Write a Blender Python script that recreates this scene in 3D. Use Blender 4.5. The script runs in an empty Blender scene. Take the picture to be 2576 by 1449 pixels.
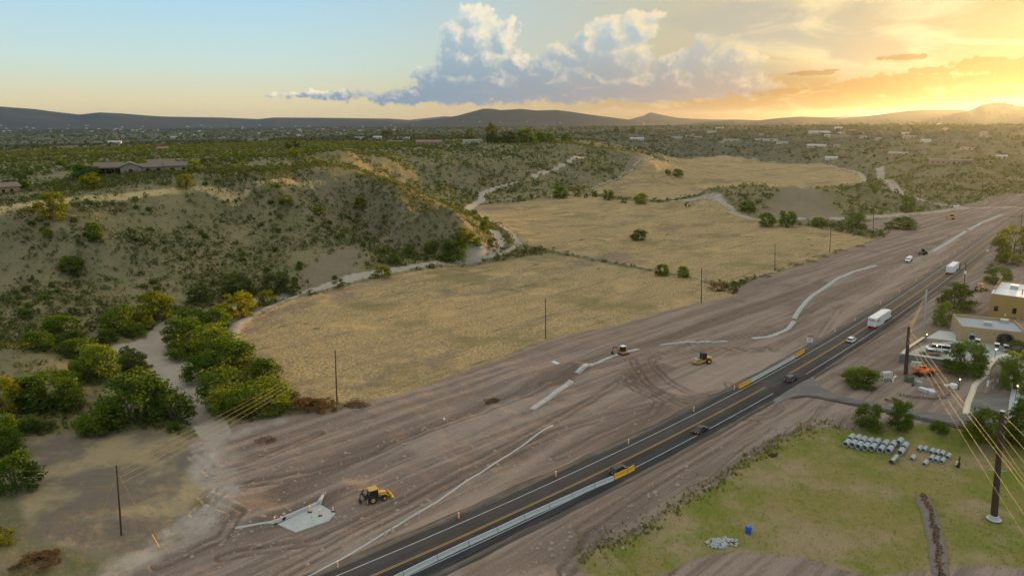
import bpy, bmesh, math, random
import numpy as np
from mathutils import Vector, Matrix
sc = bpy.context.scene
col = sc.collection
R = math.radians
random.seed(7)
rng = np.random.default_rng(11)

# ------------------------------------------------------------------ camera
CH = 70.0                       # drone height above the highway
F, CX, CY, HZ = 1717.3, 1288.0, 724.5, 300.0
PITCH = math.atan((CY - HZ) / F)
cam = bpy.data.cameras.new('camera'); camo = bpy.data.objects.new('camera', cam); col.objects.link(camo)
camo.location = (0, 0, CH); camo.rotation_euler = (math.pi / 2 - PITCH, 0, 0)
cam.sensor_width = 36; cam.lens = 36 * F / 2576; cam.clip_start = 0.5; cam.clip_end = 80000
sc.camera = camo
CP, SP = math.cos(PITCH), math.sin(PITCH)
def ray(u, v):
    a = (u - CX) / F; b = (CY - v) / F
    return a, CP + b * SP, -SP + b * CP
def P(u, v, z=0.0):             # where the sight line through a pixel meets height z
    dx, dy, dz = ray(u, v); t = (z - CH) / dz
    return dx * t, dy * t, z
def W(u, v, D):                 # the point at horizontal distance D on that sight line
    dx, dy, dz = ray(u, v); t = D / math.hypot(dx, dy)
    return dx * t, dy * t, CH + dz * t

# ------------------------------------------------------------------ light
SUN_AZ, SUN_EL = R(39.0), R(2.4)
sundir = Vector((math.sin(SUN_AZ) * math.cos(SUN_EL), math.cos(SUN_AZ) * math.cos(SUN_EL), math.sin(SUN_EL)))
sl = bpy.data.lights.new('sun', 'SUN'); sl.energy = 5.0; sl.angle = R(0.55); sl.color = (1.0, 0.55, 0.16)
so = bpy.data.objects.new('sun', sl); col.objects.link(so); so.rotation_euler = sundir.to_track_quat('Z', 'Y').to_euler()
sc.view_settings.view_transform = 'Standard'; sc.view_settings.look = 'None'
sc.view_settings.exposure = 0.42; sc.view_settings.gamma = 1.0; sc.view_settings.use_curve_mapping = False
sc.cycles.max_bounces = 5; sc.cycles.diffuse_bounces = 2; sc.cycles.glossy_bounces = 2
sc.cycles.transmission_bounces = 3; sc.cycles.transparent_max_bounces = 6; sc.cycles.volume_bounces = 1
sc.cycles.use_denoising = True
sc.cycles.caustics_reflective = False; sc.cycles.caustics_refractive = False

# ------------------------------------------------------------------ node helpers
class X:                        # a socket with arithmetic
    def __init__(s, g, sock): s.g, s.k = g, sock
    def _m(s, op, o=None, p=None, clamp=False):
        n = s.g.new('ShaderNodeMath'); n.operation = op; n.use_clamp = clamp
        for i, q in enumerate((s, o, p)):
            if q is None: continue
            if isinstance(q, X): s.g.t.links.new(q.k, n.inputs[i])
            else: n.inputs[i].default_value = q
        return X(s.g, n.outputs[0])
    def __add__(s, o): return s._m('ADD', o)
    def __sub__(s, o): return s._m('SUBTRACT', o)
    def __mul__(s, o): return s._m('MULTIPLY', o)
    def __truediv__(s, o): return s._m('DIVIDE', o)
    def max(s, o): return s._m('MAXIMUM', o)
    def min(s, o): return s._m('MINIMUM', o)
    def pow(s, o): return s._m('POWER', o)
    def inv(s): return (s * -1.0) + 1.0
    def sat(s): return s._m('ADD', 0.0, clamp=True)
class G:
    def __init__(s, tree): s.t = tree
    def new(s, ty, **kw):
        n = s.t.nodes.new(ty)
        for k, v in kw.items(): setattr(n, k, v)
        return n
    def link(s, a, b): s.t.links.new(a.k if isinstance(a, X) else a, b)
    def step(s, x, a, b, y0=0.0, y1=1.0):
        n = s.new('ShaderNodeMapRange', interpolation_type='SMOOTHSTEP')
        s.link(x, n.inputs[0])
        for i, q in enumerate((a, b, y0, y1)): n.inputs[1 + i].default_value = q
        return X(s, n.outputs[0])
    def mix(s, f, a, b, blend='MIX'):
        n = s.new('ShaderNodeMix', data_type='RGBA', blend_type=blend)
        for q, i in ((f, 0), (a, 6), (b, 7)):
            if isinstance(q, X): s.link(q, n.inputs[i])
            elif i == 0: n.inputs[0].default_value = q
            else: n.inputs[i].default_value = (*q[:3], 1)
        return X(s, n.outputs[2])
    def noise(s, vec, scale, detail=4.0, rough=0.55, out=0, dist=0.0, dims='3D'):
        n = s.new('ShaderNodeTexNoise', noise_dimensions=dims)
        if vec is not None: s.link(vec, n.inputs['Vector'])
        n.inputs['Scale'].default_value = scale; n.inputs['Detail'].default_value = detail
        n.inputs['Roughness'].default_value = rough; n.inputs['Distortion'].default_value = dist
        return X(s, n.outputs[out])
    def vmul(s, vec, v):
        n = s.new('ShaderNodeVectorMath', operation='MULTIPLY'); s.link(vec, n.inputs[0]); n.inputs[1].default_value = v
        return X(s, n.outputs[0])
    def vadd(s, a, b):
        n = s.new('ShaderNodeVectorMath', operation='ADD'); s.link(a, n.inputs[0])
        if isinstance(b, X): s.link(b, n.inputs[1])
        else: n.inputs[1].default_value = b
        return X(s, n.outputs[0])
    def attr(s, name):
        n = s.new('ShaderNodeAttribute', attribute_name=name); return X(s, n.outputs['Fac'])
def lin(c):
    return tuple((v / 255 / 12.92) if v / 255 <= .04045 else ((v / 255 + .055) / 1.055) ** 2.4 for v in c)

# ------------------------------------------------------------------ sky
def azel(u, v):
    dx, dy, dz = ray(u, v)
    return math.degrees(math.atan2(dx, dy)), math.degrees(math.atan2(dz, math.hypot(dx, dy)))
world = bpy.data.worlds.new('World'); sc.world = world; world.use_nodes = True
wt = world.node_tree; wt.nodes.clear(); g = G(wt)
sky = g.new('ShaderNodeTexSky'); sky.sky_type = 'NISHITA'; sky.sun_disc = False
sky.sun_elevation = SUN_EL; sky.sun_rotation = SUN_AZ; sky.altitude = 900; sky.dust_density = 2.5
tc = g.new('ShaderNodeTexCoord'); sep = g.new('ShaderNodeSeparateXYZ'); g.link(tc.outputs['Generated'], sep.inputs[0])
x, y, z = (X(g, o) for o in sep.outputs)
DEG = 180 / math.pi
az = x._m('ARCTAN2', y) * DEG
el = z._m('ARCSINE') * DEG
# sky behind the clouds: cool side and sun side, each graded by elevation
def ramp(fac, stops):
    n = g.new('ShaderNodeValToRGB'); g.link(fac, n.inputs[0]); e = n.color_ramp.elements
    while len(e) > 1: e.remove(e[-1])
    for i, (p, c) in enumerate(stops):
        q = e[0] if i == 0 else e.new(p)
        q.position = p; q.color = (*lin(c), 1)
    return X(g, n.outputs[0])
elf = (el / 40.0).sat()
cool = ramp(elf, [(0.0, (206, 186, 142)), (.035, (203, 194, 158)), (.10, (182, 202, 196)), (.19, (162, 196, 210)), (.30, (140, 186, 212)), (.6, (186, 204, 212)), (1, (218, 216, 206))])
warm = ramp(elf, [(0.0, (128, 92, 54)), (.06, (142, 114, 74)), (.14, (174, 154, 112)), (.26, (182, 164, 120)), (.45, (204, 194, 164)), (1, (222, 216, 202))])  # both ramps whitened overhead, out of view, to brighten the ground
daz = (az - math.degrees(SUN_AZ))._m('ABSOLUTE'); daz = daz.min(daz * -1.0 + 360.0)
wf = g.step(daz, 8.0, 62.0, 1.0, 0.0)
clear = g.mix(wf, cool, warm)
dotn = g.new('ShaderNodeVectorMath', operation='DOT_PRODUCT'); g.link(tc.outputs['Generated'], dotn.inputs[0])
gdir = Vector((math.sin(SUN_AZ) * math.cos(R(7.5)), math.cos(SUN_AZ) * math.cos(R(7.5)), math.sin(R(7.5)))); dotn.inputs[1].default_value = gdir
ang = X(g, dotn.outputs['Value']).min(1.0)._m('ARCCOSINE') * DEG
glow = g.step(ang, 0.0, 17.0, 1.0, 0.0)
clear = g.mix(glow * 0.1, clear, lin((255, 246, 214)))
comb = g.new('ShaderNodeCombineXYZ'); g.link(az, comb.inputs[0]); g.link(el, comb.inputs[1])
p0 = X(g, comb.outputs[0])
# cumulus: a group that returns how deep inside the heap a direction is
def ell(u, v, rx, ry):
    a, e = azel(u, v); k = 1 / F * DEG
    return a, e, rx * k, ry * k
HEAPS = [ell(*q) for q in [
    (1192, 38, 42, 34), (1150, 92, 46, 46), (1205, 92, 60, 62), (1262, 92, 40, 34), (1285, 72, 18, 22), (1165, 150, 66, 58), (1228, 150, 74, 52),
    (1300, 158, 42, 36), (1090, 205, 56, 32), (1150, 205, 100, 52), (1250, 210, 110, 46), (1030, 236, 90, 17), (1000, 248, 130, 13), (850, 243, 80, 10), (760, 243, 70, 8), (700, 243, 40, 4),
    (1478, 112, 56, 46), (1548, 92, 60, 52), (1598, 74, 50, 42), (1642, 46, 34, 14), (1440, 142, 66, 40), (1550, 150, 100, 56), (1392, 168, 60, 44),
    (1400, 210, 120, 46), (1510, 205, 130, 48), (1350, 190, 60, 40), (1788, 118, 52, 38), (1766, 150, 62, 46), (1694, 158, 40, 28), (1700, 205, 120, 46),
    (1810, 192, 90, 44), (1850, 150, 60, 50), (1870, 215, 90, 26), (1610, 212, 110, 40), (1230, 236, 190, 26), (1500, 236, 240, 24), (1740, 226, 160, 24)]]
cg = bpy.data.node_groups.new('cloud_depth', 'ShaderNodeTree')
cg.interface.new_socket('p', in_out='INPUT', socket_type='NodeSocketVector'); cg.interface.new_socket('d', in_out='OUTPUT', socket_type='NodeSocketFloat')
gg = G(cg); gi = gg.new('NodeGroupInput'); go = gg.new('NodeGroupOutput')
pin = X(gg, gi.outputs[0])
w1 = gg.vadd(gg.noise(pin, 0.55, 3, .5, out=1), (-.5, -.5, -.5)); w2 = gg.vadd(gg.noise(pin, 1.9, 5, .62, out=1), (-.5, -.5, -.5))
pw = gg.vadd(gg.vadd(pin, gg.vmul(w1, (2.6, 1.9, 0))), gg.vmul(w2, (1.15, 1.05, 0)))
dens = None
for a, e, rx, ry in HEAPS:
    s_ = gg.new('ShaderNodeVectorMath', operation='SUBTRACT'); gg.link(pw, s_.inputs[0]); s_.inputs[1].default_value = (a, e, 0)
    m_ = gg.new('ShaderNodeVectorMath', operation='MULTIPLY'); gg.link(s_.outputs[0], m_.inputs[0]); m_.inputs[1].default_value = (1 / rx, 1 / ry, 0)
    l_ = gg.new('ShaderNodeVectorMath', operation='LENGTH'); gg.link(m_.outputs[0], l_.inputs[0])
    d_ = (X(gg, l_.outputs['Value']) * -1.0 + 1.0) * (min(rx, ry) ** .6)
    dens = d_ if dens is None else dens._m('SMOOTH_MAX', d_, 0.25)
gg.link(dens, go.inputs[0])
def cloud(vec):
    n = g.new('ShaderNodeGroup'); n.node_tree = cg; g.link(vec, n.inputs[0]); return X(g, n.outputs[0])
d0 = cloud(p0); d1 = cloud(g.vadd(p0, (0.55, 0.40, 0)))
base_e = az * 0.012 + 0.95
flat = g.step(el - base_e + g.noise(p0, 1.2, 3) * .25, 0.05, 0.42)
calpha = g.step(d0 + (g.noise(p0, 4.5, 4, .65) - .5) * .22, -0.08, 0.30) * flat
up = g.step(el, 1.2, 9.0)
lit = g.step((d0 - d1) * 0.85 + up * 0.42 + g.noise(p0, 1.1, 4, .6) * .45 - 0.38 - d0 * .10, -0.22, 0.75)
side = g.step(az, -14.0, 26.0)
shade_c = g.mix(side, lin((104, 136, 164)), lin((142, 134, 130)))
shade_c = g.mix(up, shade_c, lin((160, 180, 188)))
lit_c = g.mix(side, lin((226, 218, 196)), lin((214, 194, 150)))
ccol = g.mix(lit, shade_c, lit_c)
rim = g.step(d0, 0.02, 0.5, 1.0, 0.0) * up
ccol = g.mix(rim * .28, ccol, lit_c)
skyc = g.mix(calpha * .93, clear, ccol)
# anvil veil on the sun side and small drifting scud
st = g.new('ShaderNodeVectorMath', operation='MULTIPLY'); g.link(p0, st.inputs[0]); st.inputs[1].default_value = (.16, .5, 1)
vn = g.noise(X(g, st.outputs[0]), 1.0, 5, .55, dist=.6)
a0, e0 = azel(2300, 40)
ve = (((az - a0) / 16.0).pow(2.0) + ((el - e0) / 4.6).pow(2.0))._m('SQRT')
veil = g.step(ve + (vn - .5) * .9, .72, 1.02, 1.0, 0.0)
veil_c = g.mix(g.step(az, 18.0, 38.0), lin((164, 162, 150)), lin((186, 164, 114)))
veil_c = g.mix(g.step(vn, .40, .66), veil_c, lin((212, 198, 156)))
skyc = g.mix(veil * .9, skyc, veil_c)
sn = g.noise(g.vadd(X(g, st.outputs[0]), (3.3, 7.7, 0)), 2.1, 5, .6, dist=.3)
scud = None
for q in [(2280, 144, 62, 8), (2350, 178, 60, 9), (2460, 166, 80, 20), (2560, 172, 60, 26), (2230, 208, 120, 22), (2330, 204, 90, 20), (2520, 200, 100, 16), (2040, 185, 60, 6), (2090, 178, 20, 4), (2120, 232, 240, 12), (2440, 238, 260, 12)]:
    a, e, rx, ry = ell(*q)
    s_ = (((az - a) / rx).pow(2.0) + ((el - e) / ry).pow(2.0))._m('SQRT') * -1.0 + 1.0
    scud = s_ if scud is None else scud.max(s_)
wob = g.noise(p0, 1.5, 5, .65)
sa = g.step(scud + (wob - .5) * 1.5 + (sn - .5) * .5, .05, .38)
skyc = g.mix(sa * .8, skyc, g.mix(g.step(az, 22.0, 40.0), lin((138, 106, 70)), lin((128, 82, 26))))
# thin streaks low over the skyline
lo = g.step(el, .1, 1.2) * g.step(el, 1.6, 3.2, 1.0, 0.0) * g.step(az, -6.0, 10.0)
skyc = g.mix(g.step(sn, .5, .68) * lo * .35, skyc, lin((222, 196, 160)))
hs = g.new('ShaderNodeVectorMath', operation='SCALE'); g.link(sky.outputs[0], hs.inputs[0]); hs.inputs['Scale'].default_value = 0.14
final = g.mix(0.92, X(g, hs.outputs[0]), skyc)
below = g.step(el, -3.0, -0.3, 1.0, 0.0)
final = g.mix(below, final, (.16, .14, .11))
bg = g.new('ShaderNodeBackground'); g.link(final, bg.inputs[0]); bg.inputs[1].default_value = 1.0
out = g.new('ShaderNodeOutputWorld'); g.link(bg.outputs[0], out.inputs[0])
world.cycles.sampling_method = 'MANUAL'; world.cycles.sample_map_resolution = 512

# ------------------------------------------------------------------ terrain
def _hash(ix, iy, s):
    h = (ix.astype(np.int64) * 374761393 + iy.astype(np.int64) * 668265263 + s * 974634777) & 0xffffffff
    h = ((h ^ (h >> 13)) * 1274126177) & 0xffffffff
    return ((h ^ (h >> 16)) & 0xffff) / 65535.0
def vnoise(x, y, s=0):
    ix = np.floor(x); iy = np.floor(y); fx = x - ix; fy = y - iy
    fx = fx * fx * (3 - 2 * fx); fy = fy * fy * (3 - 2 * fy)
    a = _hash(ix, iy, s); b = _hash(ix + 1, iy, s); c = _hash(ix, iy + 1, s); d = _hash(ix + 1, iy + 1, s)
    return (a + (b - a) * fx) * (1 - fy) + (c + (d - c) * fx) * fy
def fbm(x, y, o=4, s=0):
    t = 0; a = .5; n = 0
    for i in range(o):
        t = t + a * vnoise(x * 2 ** i + 17.3 * i, y * 2 ** i - 9.1 * i, s + i); n += a; a *= .5
    return t / n
def ridged(x, y, o=3, s=0):
    t = 0; a = .5; n = 0
    for i in range(o):
        t = t + a * (1 - np.abs(2 * vnoise(x * 2 ** i, y * 2 ** i, s + i) - 1)); n += a; a *= .5
    return t / n
def sstep(x, a, b):
    t = np.clip((x - a) / (b - a), 0, 1); return t * t * (3 - 2 * t)

CTRL = []
def cz(*pts):
    for u, v, z in pts: CTRL.append(P(u, v, z))
def cd(*pts):                  # (pixel column, distance, height)
    for u, D, z in pts:
        dx, dy, _ = ray(u, 500); t = D / math.hypot(dx, dy); CTRL.append((dx * t, dy * t, z))
# valley floor, highway and fields
cz(*[(u, v, 0) for u, v in [(200, 1449), (500, 1449), (900, 1449), (1300, 1449), (300, 1300), (600, 1300), (900, 1300), (1200, 1300), (1450, 1200), (600, 1150), (900, 1100),
    (1200, 1100), (1500, 1050), (1700, 1120), (700, 1000), (950, 950), (1200, 950), (1450, 900), (1700, 950), (1950, 900), (640, 870), (850, 820), (1100, 800), (1350, 760),
    (1600, 780), (1850, 800), (2100, 800), (800, 755), (1050, 700), (1300, 660), (1550, 700), (1800, 720), (2050, 700), (2300, 690), (2420, 640), (1330, 605), (1250, 560), (1450, 600),
    (1700, 620), (1950, 620), (2200, 620), (2400, 580), (1200, 520), (1400, 500), (1600, 540), (1690, 500), (1850, 548), (2050, 552), (2250, 545), (2400, 530), (2520, 545), (2576, 530),
    (1500, 478), (1650, 455), (1750, 470), (1900, 440), (2050, 450), (2150, 455), (1700, 420), (1850, 415), (1950, 412), (2216, 455), (2260, 490), (2340, 510), (2480, 520),
    (440, 1000), (500, 1060), (400, 880), (200, 1150), (100, 1300), (60, 1449), (0, 1250), (-200, 1300), (700, 745), (1000, 685), (1220, 636), (1255, 598), (2000, 1000), (2130, 940),
    (1900, 1030), (2300, 780), (2420, 700), (2500, 640), (2576, 600), (2700, 600)]])
cz(*[(u, v, -3) for u, v in [(1620, 1345), (1800, 1230), (1950, 1150), (2050, 1090), (2200, 1110), (2400, 1120), (2560, 1180), (1800, 1449), (2000, 1300), (2200, 1250), (2400, 1300), (2576, 1400), (2100, 1449), (2500, 1449), (1500, 1430), (2800, 1300)]])
cz(*[(u, v, 0.2) for u, v in [(1440, 1320), (1560, 1255), (1700, 1170), (1860, 1090), (1980, 1040), (2100, 1020), (2300, 1050), (2430, 1030), (2576, 1020), (2200, 980)]])
cd((1288, 40, 0), (400, 40, 0), (2200, 40, -2), (1288, 20, 0), (-2500, 120, 4), (5000, 120, 0), (3200, 200, 2), (3400, 450, 6), (3000, 750, 22), (3600, 900, 30))
# low knoll and bluff on the left
cz((0, 885, 7), (60, 888, 7), (130, 907, 5.5), (0, 960, 5), (100, 990, 3), (220, 980, 1.5), (300, 930, 1.5), (-150, 880, 9), (0, 1080, 2), (150, 1060, .8))
cz((0, 820, 3.5), (100, 850, 2.5), (200, 870, 1.5), (300, 800, 3), (440, 748, 1.5), (560, 738, 1), (650, 730, .8), (750, 712, .8), (850, 700, .8), (950, 680, .8), (1080, 655, .8))
cz((200, 700, 10), (0, 700, 12), (100, 620, 21), (200, 600, 24), (0, 600, 25), (400, 640, 14), (400, 560, 24), (600, 600, 14), (600, 680, 3), (520, 690, 5), (600, 540, 22), (300, 760, 4), (100, 770, 7),
   (750, 650, 8), (750, 595, 14), (680, 580, 16), (0, 545, 32), (100, 525, 33), (200, 508, 34), (300, 500, 34), (400, 495, 34), (520, 487, 33.5), (640, 488, 32), (760, 530, 24), (850, 582, 14), (905, 615, 7), (930, 630, 4), (-300, 560, 30), (-300, 700, 12))
cz((830, 440, 38), (880, 455, 34), (920, 470, 31), (960, 488, 28.5), (1000, 506, 26), (1060, 525, 22.5), (1110, 538, 20), (1150, 550, 18), (1185, 578, 11), (1215, 603, 4.5), (1232, 620, 1),
   (900, 540, 16), (960, 580, 9), (1010, 605, 6), (1060, 590, 9), (1110, 600, 8), (1150, 615, 6), (1060, 560, 14), (1160, 640, 1), (1000, 640, 2), (800, 500, 26), (860, 530, 19))
cz((0, 500, 34), (100, 478, 36), (250, 470, 37), (460, 460, 38), (620, 455, 38), (720, 448, 38), (350, 436, 40), (200, 440, 39), (500, 430, 40), (700, 425, 40), (880, 425, 39), (20, 455, 37), (100, 415, 41), (300, 405, 41.5), (500, 400, 42), (700, 390, 42), (900, 395, 41),
   (100, 390, 38), (300, 385, 39), (500, 375, 40), (700, 360, 39), (850, 365, 39), (950, 370, 38), (-300, 470, 34), (-300, 400, 34))
cz((1130, 480, 7), (1100, 462, 10), (1000, 450, 20), (1000, 480, 13), (1080, 520, 6), (1140, 510, 3), (1170, 528, 1), (930, 440, 27), (1210, 492, 1.5), (1250, 478, 3), (1300, 457, 7), (1400, 425, 16), (1460, 396, 27))
cz((960, 402, 34), (1050, 392, 33), (1150, 390, 32), (1230, 388, 31), (1300, 387, 30.5), (1380, 382, 31.5), (1450, 376, 33), (1530, 380, 30), (1580, 388, 26), (1615, 398, 22.5), (1640, 412, 18), (1662, 430, 9), (1672, 445, 2),
   (1100, 430, 20), (1200, 430, 18), (1250, 450, 9), (1350, 410, 22), (1350, 440, 13), (1450, 430, 15), (1400, 460, 5), (1400, 485, 1), (1500, 470, 1), (1520, 440, 9), (1580, 420, 14), (1600, 462, .8), (1500, 405, 22), (1620, 440, 8))
cz((1100, 368, 37), (1300, 368, 38), (1450, 362, 37), (1550, 365, 31), (1200, 352, 38), (1400, 350, 37), (1600, 372, 24), (1650, 390, 12), (1700, 398, 4))
# mesa between the fields with its smooth graded flank
cz((1722, 500, 2), (1760, 486, 9), (1800, 475, 15), (1850, 468, 16.5), (1900, 469, 16), (2000, 471, 15.5), (2100, 474, 14.5), (2180, 482, 11), (2250, 500, 6), (2295, 518, 1),
   (1740, 518, 1), (1860, 534, .8), (1800, 508, 7), (1900, 500, 8), (1890, 530, 1.4), (1940, 515, 5), (1980, 503, 8), (2000, 528, 3.5), (2060, 530, 2.5), (2150, 545, .4), (2080, 505, 8), (2180, 520, 4))
cd((1780, 660, .5), (1900, 650, .5), (2050, 640, .5), (2180, 640, .5), (1720, 640, .3), (2290, 600, .5))
# right-hand hills and far valley
cz((2000, 390, 10), (1850, 392, 9), (2100, 400, 12), (2200, 430, 7), (2000, 350, 30), (2100, 350, 32), (1850, 360, 22), (1850, 335, 30), (2000, 325, 42), (2200, 380, 24), (2300, 400, 20), (2250, 420, 14), (2300, 440, 12), (2400, 480, 5), (2310, 470, 6),
   (2380, 410, 20), (2460, 440, 15), (2500, 470, 8), (2450, 405, 23), (2576, 400, 25), (2576, 445, 9), (2540, 425, 17), (2300, 350, 38), (2450, 350, 40), (2576, 350, 44), (2300, 322, 50), (2450, 318, 52), (2576, 320, 55), (2750, 400, 28), (2750, 320, 52), (2700, 480, 6))
cz((1700, 370, 17), (1750, 385, 9), (1700, 345, 22), (1600, 350, 24), (1500, 345, 26), (1700, 320, 24), (1500, 325, 15), (1300, 325, 10), (1100, 330, 5), (1000, 345, 18), (900, 335, 5), (100, 366, 4), (300, 368, 6), (500, 358, 6), (700, 345, 2), (850, 348, 20),
   (100, 340, -14), (400, 340, -14), (700, 330, -14), (100, 322, -16), (400, 322, -16), (700, 318, -12), (1000, 316, -6), (1300, 312, 0), (-300, 330, -10), (-300, 380, 10))
for u in (-900, -400, 100, 600, 1100, 1600, 2100, 2600, 3100, 3800): cd((u, 9000, -8), (u, 14000, -30), (u, 22000, -80))
C = np.array(CTRL); cA = np.arctan2(C[:, 0], C[:, 1]); cL = np.log(np.hypot(C[:, 0], C[:, 1])); cZ = C[:, 2]
def ker(a, l, b, m): return np.sqrt(((a[:, None] - b[None]) * 1.15) ** 2 + (l[:, None] - m[None]) ** 2 + 2e-4)
K = ker(cA, cL, cA, cL); n_ = len(cZ)
Mx = np.zeros((n_ + 1, n_ + 1)); Mx[:n_, :n_] = K - np.eye(n_) * 4e-4; Mx[:n_, n_] = 1; Mx[n_, :n_] = 1
wts = np.linalg.solve(Mx, np.append(cZ, 0))
def rbf(a, l):
    o = np.empty(len(a))
    for i in range(0, len(a), 20000):
        o[i:i + 20000] = ker(a[i:i + 20000], l[i:i + 20000], cA, cL) @ wts[:n_] + wts[n_]
    return o
# skylines: (pixel column, row) set at their own distance, front depth, back depth
RANGES = [
    (10500, 2600, 2000, [(-900, 285), (-500, 268), (-200, 262), (0, 268), (90, 275), (150, 283), (200, 288.5), (250, 283), (310, 286), (370, 291), (420, 294), (560, 296), (650, 300), (690, 296), (800, 296.5), (980, 299), (1040, 303), (1100, 312)]),
    (9000, 1500, 1500, [(1020, 312), (1060, 303), (1100, 299), (1150, 291), (1190, 280), (1215, 273), (1235, 273), (1260, 276), (1310, 273), (1350, 277), (1400, 275.5), (1440, 281), (1500, 290), (1560, 298), (1620, 306)]),
    (12500, 1500, 1500, [(1540, 312), (1590, 299), (1620, 291), (1635, 283), (1648, 285), (1660, 288), (1700, 296), (1740, 299), (1800, 301), (1860, 301), (1920, 304), (2000, 312)]),
    (17500, 1800, 1500, [(980, 312), (1040, 301), (1080, 297), (1120, 293), (1140, 295), (1180, 305), (1240, 318)]),
    (17000, 1800, 1500, [(1960, 308), (2010, 299), (2060, 297), (2100, 294), (2130, 289), (2160, 292), (2200, 289), (2230, 288), (2270, 291), (2330, 300), (2400, 312)]),
    (7600, 2600, 1500, [(1700, 316), (1780, 306), (1850, 302), (1910, 303), (1960, 297), (2010, 293.5), (2080, 295), (2120, 296.5), (2180, 293), (2240, 284), (2290, 278), (2330, 276), (2400, 274.5), (2440, 278), (2500, 290), (2600, 300)]),
    (6300, 2200, 1500, [(2330, 306), (2400, 288), (2440, 277), (2470, 264), (2490, 260), (2520, 257.5), (2545, 263), (2576, 268), (2610, 262), (2660, 249), (2720, 243.5), (2800, 242), (2900, 244), (3050, 248), (3300, 252), (3600, 268), (4200, 280)])]  # right of the frame the unseen crest is raised to shade the floor
def polyd(px, py, pts):
    """distance to a polyline and the position along it"""
    best = np.full(px.shape, 1e9); s = np.zeros(px.shape); acc = 0.0
    for (ax, ay), (bx, by) in zip(pts[:-1], pts[1:]):
        dx, dy = bx - ax, by - ay; L2 = dx * dx + dy * dy + 1e-12
        t = np.clip(((px - ax) * dx + (py - ay) * dy) / L2, 0, 1)
        d = np.hypot(px - ax - t * dx, py - ay - t * dy); m = d < best
        best[m] = d[m]; s[m] = acc + t[m] * math.sqrt(L2); acc += math.sqrt(L2)
    return best, s
def polyg(px, py, pts):
    """signed distance to a closed outline, positive inside"""
    d, _ = polyd(px, py, list(pts) + [pts[0]]); ins = np.zeros(px.shape, bool)
    for (ax, ay), (bx, by) in zip(pts, list(pts[1:]) + [pts[0]]):
        c = ((ay > py) != (by > py)); ins ^= c & (px < (bx - ax) * (py - ay) / ((by - ay) if by != ay else 1e-9) + ax)
    return np.where(ins, d, -d)
def FL(*uv, z=0.0): return [P(u, v, z)[:2] for u, v in uv]

# the highway: centre line (yellow paint) read off the ground plane
_c = [P(u * .85867, v * .85867)[:2] for u, v in [(700, 1860), (860, 1785), (1074, 1687), (1380, 1550), (1700, 1410.6), (2000, 1268), (2252, 1132), (2322, 1092), (2528, 961.6), (2606, 909), (2827, 758), (2905, 700), (2985, 640), (3080, 575)]]
_t = np.array(_c); _s = np.r_[0, np.cumsum(np.hypot(*np.diff(_t, axis=0).T))]
_pf = [np.polyfit(_s, _t[:, i], 4) for i in (0, 1)]
ROAD = [(float(np.polyval(_pf[0], s)), float(np.polyval(_pf[1], s))) for s in np.linspace(0, _s[-1], 90)]
DRIVE = FL((1985, 985), (2060, 990), (2130, 1003), (2220, 1022), (2330, 1040), (2440, 1056), (2576, 1075), (2700, 1090))
FIELD1 = FL((585, 850), (600, 818), (650, 790), (760, 748), (900, 712), (1050, 680), (1200, 652), (1330, 636), (1385, 633), (1450, 647), (1560, 670), (1660, 688), (1760, 707), (1830, 730), (1850, 745), (1700, 775), (1560, 815), (1400, 850), (1330, 870), (1250, 905), (1100, 962), (960, 1003), (900, 1014), (850, 1012), (760, 1000), (700, 960), (650, 905), (600, 875))
FIELD2 = FL((1318, 612), (1300, 590), (1250, 560), (1195, 537), (1182, 528), (1205, 515), (1400, 497), (1470, 490), (1620, 505), (1700, 512), (1780, 525), (1900, 553), (2050, 570), (2150, 590), (2205, 602), (2050, 655), (1900, 698), (1840, 712), (1760, 703), (1660, 682), (1560, 664), (1450, 640), (1390, 626))
FIELD3 = FL((1490, 478), (1600, 450), (1690, 428), (1665, 412), (1690, 406), (1820, 405), (1950, 412), (2060, 426), (2150, 444), (2178, 456), (2170, 468), (2000, 472), (1850, 466), (1790, 476), (1725, 496), (1705, 505), (1620, 498), (1500, 486))
WASH = [(FL((540, 1085), (520, 1050), (490, 1015), (460, 955), (425, 905), (395, 868), (400, 840), (430, 815), (520, 790), (600, 765), (680, 748), (770, 733), (900, 697), (1030, 673), (1140, 655), (1190, 642), (1240, 625), (1262, 605), (1245, 588)), 3.6),
        (FL((395, 868), (350, 868), (310, 880)), 5.0), (FL((475, 1000), (420, 905), (380, 860)), 5.5), (FL((500, 1045), (470, 985)), 3.0),
        (FL((1180, 528), (1215, 508), (1212, 492), (1235, 480), (1300, 457, ), (1340, 447), z=2), 5.0), ([P(u, v, zz)[:2] for u, v, zz in [(1300, 457, 7), (1350, 440, 12), (1400, 424, 16), (1430, 408, 22), (1470, 394, 27)]], 5.0)]
PATHS = [(FL((583, 850), (597, 818), (645, 786), (755, 742), (900, 706), (1050, 675), (1200, 647), (1270, 628), (1305, 612), (1290, 588), (1240, 560), (1185, 535), (1172, 525), (1210, 508), (1300, 498), (1400, 492), (1480, 478), (1600, 447), (1690, 425)), 2.6),
         (FL((1385, 627), (1450, 641), (1560, 664), (1660, 684), (1770, 706)), 1.6),
         (FL((1690, 508), (1780, 521), (1900, 551), (2050, 551), (2200, 547), (2330, 535), (2430, 522), (2576, 523)), 6.0),
         (FL((2208, 444), (2222, 462), (2262, 490), (2330, 509), (2420, 520)), 5.5),
         (FL((540, 1085), (520, 1130), (530, 1180), (560, 1230), (520, 1290), (440, 1350), (330, 1420)), 5.5), (FL((520, 1090), (560, 1100), (700, 1060)), 3.0),
         (FL((1690, 405), (1820, 404), (1950, 411), (2060, 425), (2160, 444), (2185, 460)), 4.0)]
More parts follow.
